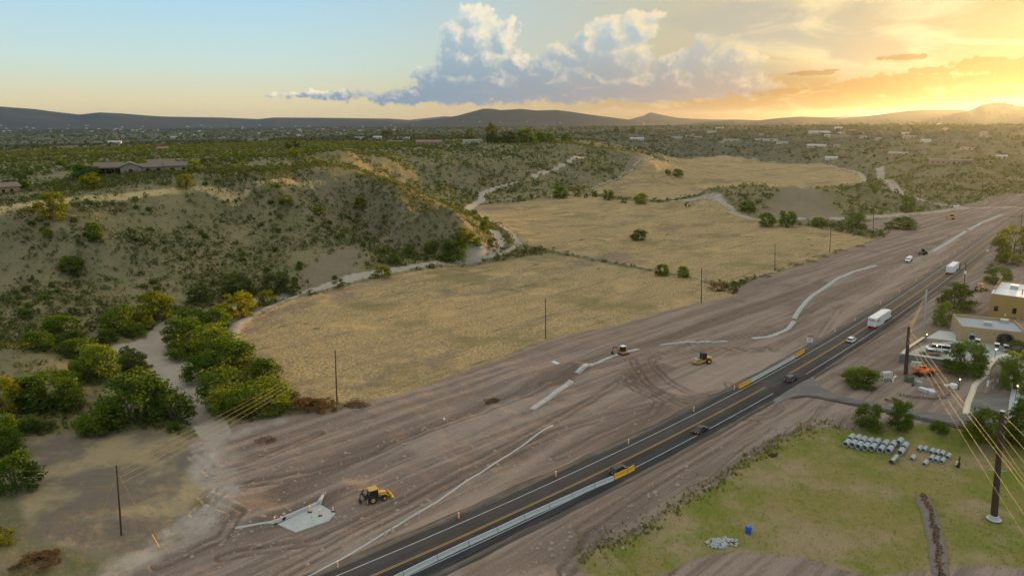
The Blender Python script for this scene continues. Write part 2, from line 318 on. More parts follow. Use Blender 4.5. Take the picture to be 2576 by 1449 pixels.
LAWN = FL((1450, 1430), (1490, 1398), (1620, 1342), (1700, 1290), (1790, 1228), (1880, 1172), (1990, 1105), (2060, 1078), (2140, 1090), (2300, 1095), (2420, 1105), (2576, 1130), (2750, 1150), (2750, 1449), (2560, 1425), (2440, 1420), (2330, 1432), (2200, 1449), (2120, 1432), (2000, 1400), (1900, 1385), (1820, 1385), (1740, 1410), (1640, 1449), (1460, 1449), z=-3)
DIRT = FL((80, 1500), (330, 1425), (400, 1388), (440, 1350), (500, 1290), (530, 1230), (470, 1150), (480, 1095), (560, 1075), (640, 1060), (720, 1045), (860, 1030), (930, 1005), (1100, 957), (1250, 902), (1400, 850), (1560, 812), (1700, 773), (1850, 742), (1865, 722), (1900, 702), (2050, 657), (2200, 605), (2240, 590), (2150, 560), (2300, 540), (2420, 517), (2480, 508), (2540, 500), (2600, 498), (2680, 505), (2780, 560), (2700, 800), (2750, 1120), (2440, 1085), (2060, 1078), (1990, 1100), (1880, 1165), (1700, 1285), (1560, 1360), (1430, 1449), (1350, 1560))
CLEARING = FL((60, 1110), (280, 1080), (480, 1100), (500, 1150), (520, 1230), (470, 1310), (400, 1380), (250, 1400), (80, 1350), (40, 1240))
GRASSBAND = [(x_, y_) for x_, y_, _ in (P(*q) for q in [(-200, 560, 33), (0, 540, 32.5), (200, 507, 34.2), (400, 494, 34.2), (520, 486, 34), (660, 480, 34), (760, 470, 34), (850, 455, 37), (840, 445, 38), (700, 462, 37), (560, 470, 37), (400, 484, 36.3), (200, 496, 35.6), (0, 525, 33.5), (-200, 540, 34)])]
TERR = FL((2267, 913), (2300, 918), (2345, 925), (2425, 937), (2500, 946), (2560, 958), (2700, 985), (2800, 960)) + [P(2700, 850, 2.4)[:2], P(2420, 836, 2.4)[:2], P(2324, 860, 1.2)[:2], P(2287, 889, .6)[:2]]
BERMS = [(FL((583, 850), (600, 815), (650, 786), (760, 743), (900, 707), (1050, 676), (1200, 648), (1330, 631), (1385, 628), (1450, 642), (1560, 665), (1660, 684), (1760, 704)), .9, 2.2),
         (FL((1240, 555), (1400, 548), (1520, 540), (1640, 522), (1710, 514)), .8, 2.5), (FL((1330, 608), (1330, 600), (1560, 590), (1800, 602), (2150, 602)), .25, 1.5),
         (FL((1000, 1120), (1160, 1060), (1300, 1005), (1390, 960), (1440, 930)), 1.3, 4.0), (FL((1330, 960), (1400, 935), (1450, 925)), 1.5, 5.0),
         (FL((1880, 555), (1780, 527), (1700, 512)), .9, 2.5), (FL((650, 1310), (750, 1290), (830, 1250), (870, 1230)), .9, 4.0), (FL((1590, 945), (1580, 965), (1620, 985), (1740, 1000), (1850, 975)), .35, 3.0)]
RC = P(1740, 945)
RUTS = [FL(*p_) for p_ in [((500, 1290), (560, 1230), (700, 1200), (1000, 1120), (1300, 1010), (1480, 930), (1640, 890), (1800, 878), (1950, 880)), ((560, 1400), (800, 1360), (1050, 1240), (1300, 1110), (1480, 1010), (1560, 960), (1640, 920)), ((1600, 945), (1580, 965), (1600, 982), (1680, 1000), (1760, 1004), (1850, 985), (1950, 930)), ((1560, 960), (1600, 985), (1660, 1010), (1640, 1040), (1520, 1090), (1400, 1150)), ((700, 1449), (900, 1340), (1150, 1210), (1400, 1085), (1560, 1040), (1660, 1018)), ((1700, 870), (1850, 850), (1980, 830), (2040, 780), (2120, 730), (2250, 670), (2400, 590)), ((520, 1250), (600, 1290), (560, 1350), (400, 1420)), ((480, 1130), (540, 1190), (620, 1170), (800, 1090)), ((2080, 900), (2060, 850), (2110, 780), (2220, 710), (2350, 640)), ((1640, 1449), (1560, 1380), (1500, 1330), (1420, 1420)), ((1900, 1060), (1750, 1150), (1600, 1240), (1460, 1330))]] + [[(RC[0] + rx * (1 + .14 * math.sin(2.3 * t_ + rx)) * math.cos(t_ + .3) , RC[1] + ry * (1 + .12 * math.sin(3.1 * t_ + ry)) * math.sin(t_)) for t_ in np.linspace(t0, t1, 30)] for rx, ry, t0, t1 in ((10, 14, 1.9, 5.9), (17, 22, 2.4, 5.6), (22, 25, 3.3, 5.2))]
DITCH = [(FL((700, 1230), (860, 1150), (1020, 1090), (1160, 1035), (1290, 985), (1400, 925), (1560, 880), (1720, 830), (1900, 770), (2060, 715)), 1.1, 5.0), (FL((1450, 1160), (1560, 1080), (1680, 1020), (1640, 990), (1560, 960)), .3, 2.0)]
mound = P(2255, 1390, -3)

def terrain(px, py):
    D = np.hypot(px, py); a = np.arctan2(px, py); l = np.log(np.maximum(D, 20))
    z = rbf(a, l); near = D < 1400
    hill = sstep(z, 2.0, 7.0) * (D < 3500)
    # washes and gullies cut into every slope
    wx = px + 14 * (fbm(px / 40, py / 40, 3, 3) - .5); wy = py + 14 * (fbm(px / 40, py / 40, 3, 8) - .5)
    steep = sstep(z, 2, 8) * sstep(z, 40, 27)
    amp = np.clip(D / 330, .6, 2.2)
    z = z + steep * amp * (5.2 * (ridged(wx / (44 * amp), wy / (44 * amp), 3, 21) - .62) + 1.7 * (ridged(wx / 13, wy / 13, 2, 33) - .6))
    z = z + hill * (2.2 * (fbm(px / 60, py / 60, 3, 41) - .5)) * sstep(z, 20, 34)
    z = z + (fbm(px / 25, py / 25, 4, 5) - .5) * .5 * (D < 2500)
    farm = sstep(D, 900, 2200)
    z = z + farm * (fbm(px / 260, py / 260, 5, 51) - .5) * 16 * sstep(D, 900, 4000) + farm * (ridged(px / 500, py / 500, 4, 77) - .6) * 16
    for D0, wfr, wb, prof in RANGES:
        pa = np.array([math.atan2(*W(u, v, D0)[:2]) for u, v in prof]); ph = np.array([W(u, v, D0)[2] for u, v in prof])
        h = np.interp(a, pa, ph, left=-60, right=-60)
        t = np.where(D < D0, (D0 - D) / wfr, (D - D0) / wb); sh = np.clip(1 - t, 0, 1)
        sh = sh ** 1.25
        rn = ridged(px / 900, py / 900, 5, int(D0)) - .6
        b0 = -12.0; m = b0 + (h - b0) * sh + rn * 120 * sh * (1 - sh) * 1.6 * np.clip((h - b0) / 160, 0, 1.5)
        z = np.where((sh > 0) & (h > b0), np.maximum(z, m), z)
    # small works on the floor
    for pts, hgt, w in BERMS:
        d, s = polyd(px, py, pts); z = z + hgt * np.exp(-(d / w) ** 2) * (.75 + .5 * vnoise(s / 4, s * 0, 3)) * near
    for pts, hgt, w in DITCH:
        d, _ = polyd(px, py, pts); z = z - hgt * np.exp(-(d / w) ** 2) * near
    for pts in RUTS:
        d, _ = polyd(px, py, pts); z = z + near * (-.24 * np.exp(-((d - .95) / .40) ** 2) + .16 * np.exp(-((d - 1.7) / .4) ** 2))
    for pts, w in WASH:
        d, _ = polyd(px, py, pts); z = z - .7 * sstep(d, w * 1.6, w * .7) * near
    dn = polyg(px, py, DIRT); z = z + sstep(dn, 0, 6) * near * ((fbm(px / 3.5, py / 3.5, 3, 61) - .5) * .42 + (fbm(px / 11, py / 11, 2, 62) - .5) * .5)
    z = z + near * (1 - sstep(dn, -4, 2)) * (fbm(px / 2.2, py / 2.2, 3, 66) - .5) * .25
    t_ = sstep(polyg(px, py, TERR), -.4, .4); z = z * (1 - t_) + 2.4 * t_
    d, _ = polyd(px, py, ROAD); k = sstep(d, 15, 7.8); z = z * (1 - k) + (-.14) * k
    d, _ = polyd(px, py, DRIVE); k = sstep(d, 11, 5.5); z = z * (1 - k) + (-.12) * k
    for poly in FLATS:
        k = sstep(polyg(px, py, poly), -2.5, 0); z = z * (1 - k) + (-.1) * k
    return z
SLAB = FL((699, 1319), (804, 1268), (844, 1291), (828, 1310), (744, 1339), (732, 1334))
APRON = FL((2425, 1000), (2440, 985), (2520, 990), (2550, 1002), (2556, 1075), (2430, 1075))
FLATS = [SLAB, APRON]

AZ = np.concatenate([np.linspace(-180, -75, 12)[:-1], np.linspace(-75, -42, 34)[:-1], np.linspace(-42, 44, 720)[:-1], np.linspace(44, 80, 36)[:-1], np.linspace(80, 180, 12)]) * math.pi / 180
Ds = [20.0, 45, 70, 84]
while Ds[-1] < 19500:
    D = Ds[-1]; Ds.append(D * (1 + min(max(1.45 * D / 47800, .0036), .0135)))
DL = np.log(np.array(Ds)); NA, ND = len(AZ), len(DL)
AA, LL = np.meshgrid(AZ, DL, indexing='ij'); RR = np.exp(LL)
GX, GY = (np.sin(AA) * RR), (np.cos(AA) * RR)
GZ = terrain(GX.ravel(), GY.ravel()).reshape(NA, ND)
def gz(px, py):
    px = np.atleast_1d(np.asarray(px, float)); py = np.atleast_1d(np.asarray(py, float))
    i = np.interp(np.arctan2(px, py), AZ, np.arange(NA)); j = np.interp(np.log(np.maximum(np.hypot(px, py), 20)), DL, np.arange(ND))
    i0 = np.clip(i.astype(int), 0, NA - 2); j0 = np.clip(j.astype(int), 0, ND - 2); fi, fj = i - i0, j - j0
    return (GZ[i0, j0] * (1 - fi) + GZ[i0 + 1, j0] * fi) * (1 - fj) + (GZ[i0, j0 + 1] * (1 - fi) + GZ[i0 + 1, j0 + 1] * fi) * fj
def g1(x_, y_): return float(gz(x_, y_)[0])
_DM = np.exp(np.linspace(math.log(60), math.log(17000), 2600))
def hit(u, v):                  # first ground point on a sight line
    dx, dy, dz = ray(u, v); h = math.hypot(dx, dy); xs, ys, zs = dx / h * _DM, dy / h * _DM, CH + dz / h * _DM
    b = np.nonzero(zs <= gz(xs, ys))[0]
    i = b[0] if len(b) else len(_DM) - 1
    return float(xs[i]), float(ys[i]), g1(xs[i], ys[i])

def HL(*uv): return [hit(u, v)[:2] for u, v in uv]
GRASSBAND = HL((-60, 552), (0, 545), (100, 524), (200, 508), (400, 494), (520, 486), (640, 480), (740, 470), (840, 458), (850, 452), (760, 456), (640, 462), (520, 468), (400, 478), (250, 490), (100, 503), (0, 518), (-60, 526))
WASH[4:] = [(HL((1172, 528), (1195, 514), (1213, 504), (1210, 492), (1222, 483)), 3.0), (HL((1222, 483), (1262, 470), (1300, 457), (1340, 447), (1370, 434), (1400, 424), (1430, 410), (1468, 397)), 3.2)]
def mask(poly, f): return sstep(polyg(GX.ravel(), GY.ravel(), poly), -f, f)
def lines(L, soft=.5):
    m = np.zeros(NA * ND)
    for pts, w in L:
        d, _ = polyd(GX.ravel(), GY.ravel(), pts); m = np.maximum(m, sstep(d, w * (1 + soft), w * (1 - soft)))
    return m
M = {}
BOTTOM = FL((1400, 1470), (1440, 1395), (1560, 1380), (1740, 1370), (1900, 1350), (2100, 1390), (2330, 1400), (2700, 1400), (2800, 1700), (1300, 1700), z=-3)
M['m_dirt'] = np.maximum(mask(DIRT, 2.0), mask(BOTTOM, 3))
M['m_field'] = np.maximum.reduce([mask(FIELD1, 4.5), mask(FIELD2, 4.5), mask(FIELD3, 6)])
M['m_sand'] = np.maximum.reduce([lines(WASH), lines(PATHS[:4] + PATHS[6:]) * .60, lines(PATHS[4:6], .9) * .56])
M['m_lawn'] = mask(LAWN, 2.0)
M['m_clear'] = mask(CLEARING, 5)
M['m_pale'] = mask(GRASSBAND, 5)
dzx = np.gradient(GZ, axis=1) / np.maximum(np.gradient(RR, axis=1), 1e-3)
dza = np.gradient(GZ, axis=0) / np.maximum(RR * np.gradient(AA, axis=0), 1e-3)
slope = np.hypot(dzx, dza).ravel()
BARE = [(FL((740, 690), (800, 660), (880, 640), (930, 640), (900, 670), (760, 712), z=4), 9), (FL((1150, 560), (1185, 570), (1232, 618), (1190, 640), (1165, 610), z=9), 4),
        (FL((1640, 410), (1672, 450), (1600, 455), (1570, 420), z=12), 12), (FL((1880, 533), (1980, 502), (2080, 515), (2150, 546), (2000, 545), z=3), 12), (FL((1722, 500), (1790, 476), (1790, 520), (1740, 520), z=5), 4), (FL((1452, 1400), (1470, 1330), (1560, 1262), (1680, 1195), (1780, 1150), (1790, 1200), (1700, 1285), (1620, 1335), (1490, 1395), z=-1.5), 2.5)]
M['m_bare'] = np.clip(np.maximum.reduce([mask(p_, f_) for p_, f_ in BARE]), 0, 1)
M['m_slope'] = sstep(slope, .25, .8) * (RR.ravel() < 1500)
rut = np.zeros(NA * ND)
for pts in RUTS:
    d, _ = polyd(GX.ravel(), GY.ravel(), pts); rut = np.maximum(rut, np.exp(-((d - .95) / .42) ** 2))
M['m_rut'] = rut
DARKS = [FL((640, 1240), (860, 1130), (1020, 1080), (1160, 1030), (1290, 978), (1400, 918), (1560, 870), (1720, 820), (1900, 758), (2060, 704), (2100, 712), (1900, 782), (1700, 850), (1560, 892), (1420, 935), (1330, 985), (1150, 1060), (900, 1160), (700, 1260)), FL((1340, 950), (1420, 918), (1460, 935), (1440, 965), (1350, 985)), FL((1560, 935), (1640, 905), (1700, 925), (1640, 985), (1590, 975)), FL((600, 1320), (690, 1290), (820, 1240), (870, 1230), (860, 1260), (700, 1330), (620, 1350)), FL((1450, 1160), (1560, 1085), (1680, 1020), (1700, 1030), (1580, 1100), (1480, 1175))]
LITES = [FL((1160, 1300), (1400, 1130), (1560, 1030), (1700, 1000), (1900, 960), (2000, 900), (1960, 880), (1800, 900), (1640, 1010), (1480, 1060), (1300, 1170), (1000, 1340)), FL((480, 1300), (560, 1210), (620, 1150), (560, 1100), (520, 1110), (530, 1200), (470, 1290)), FL((840, 1330), (960, 1330), (900, 1390), (780, 1400)), FL((1180, 1050), (1300, 1000), (1330, 1030), (1200, 1090), (1060, 1150), (1020, 1130)), FL((2060, 850), (2100, 780), (2250, 680), (2400, 590), (2420, 600), (2280, 700), (2130, 800), (2090, 860))]
M['m_dark'] = np.maximum.reduce([mask(p_, 3.0) for p_ in DARKS]); M['m_lite'] = np.maximum.reduce([mask(p_, 3.5) for p_ in LITES])
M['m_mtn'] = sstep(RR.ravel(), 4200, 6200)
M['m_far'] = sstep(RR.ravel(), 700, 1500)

# ------------------------------------------------------------------ materials
def mat(name):
    m = bpy.data.materials.new(name); m.use_nodes = True; t = m.node_tree; t.nodes.clear()
    gq = G(t); o = gq.new('ShaderNodeOutputMaterial'); b = gq.new('ShaderNodeBsdfPrincipled'); gq.link(b.outputs[0], o.inputs[0])
    return m, gq, b
def simple(name, c, rough=.6, metal=0.0, var=.12, scale=3.0, bump=0.0, emit=None, spec=None):
    m, q, b = mat(name)
    tcn = q.new('ShaderNodeTexCoord')
    n = q.noise(tcn.outputs['Object'], scale, 5, .65)
    n2 = q.noise(tcn.outputs['Object'], scale * 9, 3, .6)
    c1 = q.mix(n, [k * (1 - var * 1.6) for k in c], [min(1, k * (1 + var)) for k in c]); c2 = q.mix(q.step(n2, .55, .75) * .35 * min(1, var * 5), c1, [k * .6 + .02 for k in c])
    q.link(c2, b.inputs['Base Color']); b.inputs['Metallic'].default_value = metal
    q.link((n2 * .25 + (rough - .12)).sat(), b.inputs['Roughness'])
    if spec is not None: b.inputs['Specular IOR Level'].default_value = spec
    if bump:
        bn = q.new('ShaderNodeBump'); bn.inputs['Strength'].default_value = bump; bn.inputs['Distance'].default_value = .05; q.link(n2, bn.inputs['Height']); q.link(bn.outputs[0], b.inputs['Normal'])
    if emit: b.inputs['Emission Color'].default_value = (*emit[0], 1); b.inputs['Emission Strength'].default_value = emit[1]
    return m

_a, _b = P(859, 954), P(1525, 757)
FIELD_H = math.degrees(math.atan2(_b[0] - _a[0], _b[1] - _a[1]))   # the drills run this way
def ground_material():
    m, q, b = mat('ground'); geo = q.new('ShaderNodeNewGeometry'); pos = X(q, geo.outputs['Position'])
    def rot(deg, sx, sy):       # stretch along a compass heading
        n = q.new('ShaderNodeMapping'); n.vector_type = 'POINT'; q.link(pos, n.inputs[0]); n.inputs['Rotation'].default_value = (0, 0, R(deg)); return q.vmul(n.outputs[0], (sx, sy, .3))
    nL = q.noise(pos, .012, 4, .6); nM = q.noise(pos, .07, 5, .62); nS = q.noise(pos, .42, 4, .7); nF = q.noise(pos, 2.2, 3, .7)
    edge = (q.noise(pos, .16, 5, .68) - .5) * .9
    def soft(name, w=.16): return q.step(q.attr(name) + edge * (q.attr(name) * q.attr(name).inv() * 4.0), .5 - w, .5 + w)
    # scrub slopes: gravelly soil, straw and low green
    soil = q.mix(nM, (.125, .102, .070), (.205, .168, .118))
    scrub = q.mix(q.step(nS * .55 + nL * .45, .38, .54), soil, q.mix(nF, (.14, .122, .06), (.29, .245, .13)))
    scrub = q.mix(q.step(nM * .35 + nS * .3 + nF * .35, .45, .56) * .8, scrub, q.mix(nF, (.058, .072, .028), (.12, .128, .052))); scrub = q.mix(q.step(nF, .58, .72) * .5, scrub, (.24, .20, .12))
    scrub = q.mix(q.attr('m_slope') * q.step(nS, .46, .64) * .4, scrub, q.mix(nF, (.11, .09, .068), (.24, .20, .155)))
    # distance: brush too small to model one by one
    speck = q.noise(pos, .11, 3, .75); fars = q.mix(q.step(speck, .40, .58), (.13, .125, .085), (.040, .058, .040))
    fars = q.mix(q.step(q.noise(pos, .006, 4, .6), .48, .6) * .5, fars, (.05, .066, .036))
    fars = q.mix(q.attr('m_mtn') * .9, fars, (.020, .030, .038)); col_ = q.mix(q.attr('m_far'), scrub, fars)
    pale = q.mix(nS, (.28, .215, .10), (.50, .40, .20)); col_ = q.mix(q.step(q.attr('m_pale') * .9 + (nM - .5) * 1.2 + (nS - .5) * .8, .34, .70) * q.step(q.attr('m_pale'), .05, .5) , col_, pale)
    col_ = q.mix(q.step(q.attr('m_bare') + (nM - .5) * 1.3 * q.step(q.attr('m_bare'), .0, .4), .30, .95) * .6, col_, q.mix(nS, (.155, .125, .098), (.235, .19, .152)))
    clr = q.mix(q.step(nM, .42, .62), (.15, .125, .098), (.29, .235, .14)); clr = q.mix(q.step(nS, .55, .7) * .4, clr, (.10, .10, .05)); col_ = q.mix(soft('m_clear') , col_, clr)
    # graded earth: long passes of the blades, tyre tracks, damp and pale patches
    s1 = q.noise(rot(48, .40, .012), 1.0, 5, .62, dist=.35); s2 = q.noise(rot(46, 1.5, .03), 1.0, 4, .6, dist=.5); s3 = q.noise(rot(62, .5, .02), 1.0, 4, .6, dist=.9)
    dirt = q.mix(nM, (.145, .107, .087), (.245, .188, .156)); dirt = q.mix(q.step(s1, .42, .62) * .6, dirt, (.335, .268, .225)); dirt = q.mix(q.step(s2, .54, .68) * .65, dirt, (.115, .082, .064))
    dirt = q.mix(q.step(s3, .60, .70) * .45, dirt, (.35, .285, .24)); dirt = q.mix(q.step(nL * .5 + nM * .5, .52, .64) * .6, dirt, (.12, .086, .067))
    dirt = q.mix(q.step(q.attr('m_dark') + edge * .5, .25, .8) * .62, dirt, q.mix(nS, (.085, .058, .045), (.16, .115, .09))); dirt = q.mix(q.step(q.attr('m_lite') + edge * .5, .25, .8) * .55, dirt, q.mix(nS, (.29, .225, .185), (.38, .31, .265)))
    dirt = q.mix(q.attr('m_rut') * q.step(nM, .28, .5) * .75, dirt, (.105, .075, .058)); dirt = q.mix(q.step(nF, .58, .72) * .55, dirt, (.36, .31, .275)); dirt = q.mix(q.step(nF, .26, .42, .55, 0.0), dirt, (.09, .066, .052)); col_ = q.mix(soft('m_dirt'), col_, dirt)
    # dry field: straw in drills, bare streaks, green weeds
    f1 = q.noise(rot(FIELD_H, .13, .02), 1.0, 5, .7); f2 = q.noise(rot(FIELD_H, 1.0, .05), 1.0, 4, .7)
    tuft = q.noise(pos, 1.25, 3, .7)
    fld = q.mix(q.step(tuft, .36, .66), (.20, .145, .078), (.46, .345, .165)); fld = q.mix(q.step(f1, .50, .62) * .55, fld, q.mix(tuft, (.19, .14, .085), (.27, .205, .125))); fld = q.mix(q.step(f2, .54, .68) * .5, fld, (.50, .385, .20))
    fld = q.mix(q.step(q.noise(pos, .022, 5, .7), .50, .62) * .8, fld, q.mix(tuft, (.12, .105, .045), (.25, .215, .095))); fld = q.mix(q.step(q.noise(rot(FIELD_H, .09, .035), 1.7, 5, .72), .61, .68) * .9, fld, q.mix(tuft, (.05, .062, .024), (.10, .115, .045)))
    fld = q.mix(q.step(q.noise(pos, .05, 4, .6), .56, .66) * .75, fld, q.mix(tuft, (.36, .25, .12), (.50, .36, .175)))
    fld = q.mix(q.step(q.noise(rot(FIELD_H, .02, .012), 1.0, 6, .72), .53, .62) * .7, fld, q.mix(tuft, (.135, .10, .072), (.235, .18, .135)))
    wv = q.new('ShaderNodeTexWave'); q.link(rot(FIELD_H, .03, .0012), wv.inputs[0]); wv.inputs['Scale'].default_value = .55; wv.inputs['Distortion'].default_value = .7; wv.inputs['Detail'].default_value = 2; wv.inputs['Detail Scale'].default_value = .6
    fld = q.mix(q.step(X(q, wv.outputs['Fac']) + (nS - .5) * .03, .975, .999) * q.step(nM * .6 + nL * .4, .46, .60) * .5, fld, (.105, .082, .05)); col_ = q.mix(soft('m_field'), col_, fld)
    lw = q.noise(rot(-20, .05, .03), 1.0, 5, .65); lwn = q.noise(rot(30, 1.2, .5), 1.0, 4, .7)
    law = q.mix(lwn, (.075, .105, .016), (.21, .225, .040)); law = q.mix(q.step(lw, .44, .60) * .75, law, q.mix(lwn, (.17, .14, .05), (.30, .235, .09))); law = q.mix(q.step(nL * .3 + nM * .7, .44, .57), law, q.mix(nS, (.21, .165, .09), (.34, .265, .15))); law = q.mix(q.step(nS, .58, .74) * .6, law, (.055, .08, .018)); col_ = q.mix(soft('m_lawn', .25), col_, law)
    snd = q.mix(q.noise(rot(10, .5, .2), 1.0, 5, .65), (.27, .235, .20), (.42, .375, .325)); col_ = q.mix(soft('m_sand'), col_, snd)
    q.link(col_, b.inputs['Base Color']); b.inputs['Roughness'].default_value = .95; b.inputs['Specular IOR Level'].default_value = .15
    bh = nF * .10 + nS * .30 + s2 * q.attr('m_dirt') * .25 + f2 * q.attr('m_field') * .3
    bn = q.new('ShaderNodeBump'); bn.inputs['Strength'].default_value = .9; bn.inputs['Distance'].default_value = 1.0; q.link(bh, bn.inputs['Height']); q.link(bn.outputs[0], b.inputs['Normal'])
    return m
M_GROUND = ground_material()

def tag(o, label=None, cat=None, group=None, kind=None):
    for k, v in (('label', label), ('category', cat), ('group', group), ('kind', kind)):
        if v: o[k] = v
    return o
def mesh_np(name, V, Fq, m=None, smooth=True, attrs=None, parent=None):
    me = bpy.data.meshes.new(name); V = np.asarray(V, np.float32); Fq = np.asarray(Fq, np.int32); k = Fq.shape[1]
    me.vertices.add(len(V)); me.vertices.foreach_set('co', V.ravel()); me.loops.add(Fq.size); me.loops.foreach_set('vertex_index', Fq.ravel())
    me.polygons.add(len(Fq)); me.polygons.foreach_set('loop_start', np.arange(0, Fq.size, k, dtype=np.int32)); me.polygons.foreach_set('loop_total', np.full(len(Fq), k, np.int32))
    if smooth: me.polygons.foreach_set('use_smooth', np.ones(len(Fq), bool))
    for n, a in (attrs or {}).items(): me.attributes.new(n, 'FLOAT', 'POINT').data.foreach_set('value', np.asarray(a, np.float32))
    me.update(); me.validate()
    if m: me.materials.append(m)
    o = bpy.data.objects.new(name, me); col.objects.link(o)
    if parent: o.parent = parent
    return o
# the ground sheet, cut along the edges of its zones; every piece keeps the normals of the whole
ii = np.arange(NA * ND).reshape(NA, ND)
quads = np.stack([ii[:-1, :-1], ii[:-1, 1:], ii[1:, 1:], ii[1:, :-1]], -1).reshape(-1, 4)[:, ::-1]
VV = np.stack([GX.ravel(), GY.ravel(), GZ.ravel()], 1)
tu = np.stack([np.gradient(GX, axis=1), np.gradient(GY, axis=1), np.gradient(GZ, axis=1)], -1); tv = np.stack([np.gradient(GX, axis=0), np.gradient(GY, axis=0), np.gradient(GZ, axis=0)], -1)
NN = np.cross(tv, tu).reshape(-1, 3); NN *= np.sign(NN[:, 2:3]); NN /= np.linalg.norm(NN, axis=1, keepdims=True)
zone = np.zeros(NA * ND, int)
zone[(GZ.ravel() > 3) & (RR.ravel() < 1500)] = 1
zone[M['m_field'] > .5] = 2; zone[M['m_lawn'] > .5] = 3; zone[M['m_sand'] > .55] = 4
zone[RR.ravel() > 4800] = 5
fz = zone[quads[:, 0]]
for k, nm in enumerate(['ground', 'hillside', 'dry_field_ground', 'lawn_ground', 'dry_wash_and_path', 'mountains']):
    fq = quads[fz == k]; us, inv = np.unique(fq.ravel(), return_inverse=True)
    o = mesh_np(nm, VV[us], inv.reshape(-1, 4), M_GROUND, True, {n: a[us] for n, a in M.items()}); tag(o, kind='structure')
    o.data.normals_split_custom_set_from_vertices(NN[us].tolist())
cap = [(math.sin(a) * 20.5, math.cos(a) * 20.5, -.3) for a in np.linspace(0, 2 * math.pi, 33)[:-1]]
me = bpy.data.meshes.new('ground_below'); me.from_pydata(cap, [], [list(range(31, -1, -1))]); me.materials.append(M_GROUND); o = bpy.data.objects.new('ground', me); col.objects.link(o); tag(o, kind='structure')

# ------------------------------------------------------------------ roads
def offset(pts, d):
    a = np.array(pts); t = np.gradient(a, axis=0); t /= np.linalg.norm(t, axis=1, keepdims=True)
    return a + np.stack([t[:, 1], -t[:, 0]], 1) * d            # positive to the right of travel
def dense(pts, step=2.0):
    a = np.array(pts); s = np.r_[0, np.cumsum(np.hypot(*np.diff(a, axis=0).T))]; n = max(2, int(s[-1] / step) + 1); q = np.linspace(0, s[-1], n)
    return np.stack([np.interp(q, s, a[:, 0]), np.interp(q, s, a[:, 1])], 1)
def ribbon(name, pts, l, r, z, m, thick=0.0, rag=0.0, parent=None, follow=False):
    """a strip along a line from offset l to offset r, with a real edge when thick"""
    L_, R_ = offset(pts, l), offset(pts, r); n = len(L_)
    if rag:
        k = (fbm(np.arange(n) * .37 + l * 7, np.full(n, 3.3), 3, 91) - .5)[:, None] * 3 * rag
        t = np.gradient(np.array(pts), axis=0); t /= np.linalg.norm(t, axis=1, keepdims=True); nn = np.stack([t[:, 1], -t[:, 0]], 1)
        L_ = L_ + nn * k; R_ = R_ + nn * np.roll(k, 7, 0)
    zl = gz(L_[:, 0], L_[:, 1]) + z if follow else np.full(n, z); zr = gz(R_[:, 0], R_[:, 1]) + z if follow else np.full(n, z)
    if follow: zl = zr = np.maximum(zl, zr)
    V = np.concatenate([np.c_[L_, zl], np.c_[R_, zr], np.c_[L_, zl - thick], np.c_[R_, zr - thick]]); f = []
    for i in range(n - 1):
        f.append((i, i + n, i + n + 1, i + 1))
        if thick: f += [(i + 1, i + 1 + 2 * n, i + 2 * n, i), (i + n, i + 3 * n, i + 3 * n + 1, i + n + 1)]
    if thick: f += [(0, 2 * n, 3 * n, n), (n - 1, 2 * n - 1, 4 * n - 1, 3 * n - 1)]
    return mesh_np(name, V, f, m, False, parent=parent)
def asphalt(name, c0, c1, deg=48, dust=.75):
    m, q, b = mat(name); geo = q.new('ShaderNodeNewGeometry'); pos = geo.outputs['Position']
    mp = q.new('ShaderNodeMapping'); q.link(pos, mp.inputs[0]); mp.inputs['Rotation'].default_value = (0, 0, R(deg)); st_ = q.vmul(mp.outputs[0], (1.1, .03, .3))
    n = q.noise(st_, 1.0, 4, .6); n2 = q.noise(pos, .18, 4, .6); n3 = q.noise(pos, 5, 2, .7)
    c = q.mix(q.step(n, .35, .65), c0, c1); c = q.mix(q.step(n2, .5, .72) * .5, c, [k * 1.35 for k in c1]); c = q.mix(q.step(n3, .5, .8) * .3, c, [k * .55 for k in c0])
    sp = q.new('ShaderNodeSeparateXYZ'); q.link(pos, sp.inputs[0]); yy = X(q, sp.outputs[1])
    c = q.mix(q.step(yy + (n2 - .5) * 120, 150, 420) * dust, c, (.19, .14, .105))        # dust blown off the works lies thicker up the road
    q.link(c, b.inputs['Base Color']); b.inputs['Roughness'].default_value = .75; b.inputs['Specular IOR Level'].default_value = .25
    return m
M_ASPH = asphalt('asphalt', (.026, .027, .031), (.046, .047, .051))
M_SHOULD = asphalt('dusty_road_edge', (.062, .054, .048), (.14, .115, .095))
M_DRIVE = asphalt('worn_asphalt', (.11, .108, .108), (.165, .16, .158), 80)
M_WHITE = simple('white_road_paint', (.45, .48, .49), .7, var=.3, scale=.5)
M_YELLOW = simple('yellow_road_paint', (.52, .28, .03), .7, var=.2, scale=.8)
M_CONC = simple('concrete', (.46, .49, .49), .85, var=.14, scale=.9, bump=.2)
M_CONC2 = simple('fresh_concrete', (.40, .43, .43), .85, var=.22, scale=.45, bump=.3)
M_CONC3 = simple('grey_concrete', (.33, .35, .36), .85, var=.12, scale=.8, bump=.2)
RD = dense(ROAD, 2.5)
tag(ribbon('road', RD, -5.2, 5.3, 0.0, M_ASPH, .12, .22), kind='structure')
tag(ribbon('road_shoulder', RD, -6.9, -4.9, -.02, M_SHOULD, .1, .55), kind='structure')
tag(ribbon('road_shoulder', RD, 5.0, 6.6, -.02, M_SHOULD, .1, .4), kind='structure')
def clip(pts, a, b):            # the stretch between two pixels' nearest points
    pa, pb = np.array(P(*a)[:2]), np.array(P(*b)[:2]); A_ = np.array(pts); i = np.argmin(((A_ - pa) ** 2).sum(1)); j = np.argmin(((A_ - pb) ** 2).sum(1)); return A_[i:j + 1]
LW = 3.45
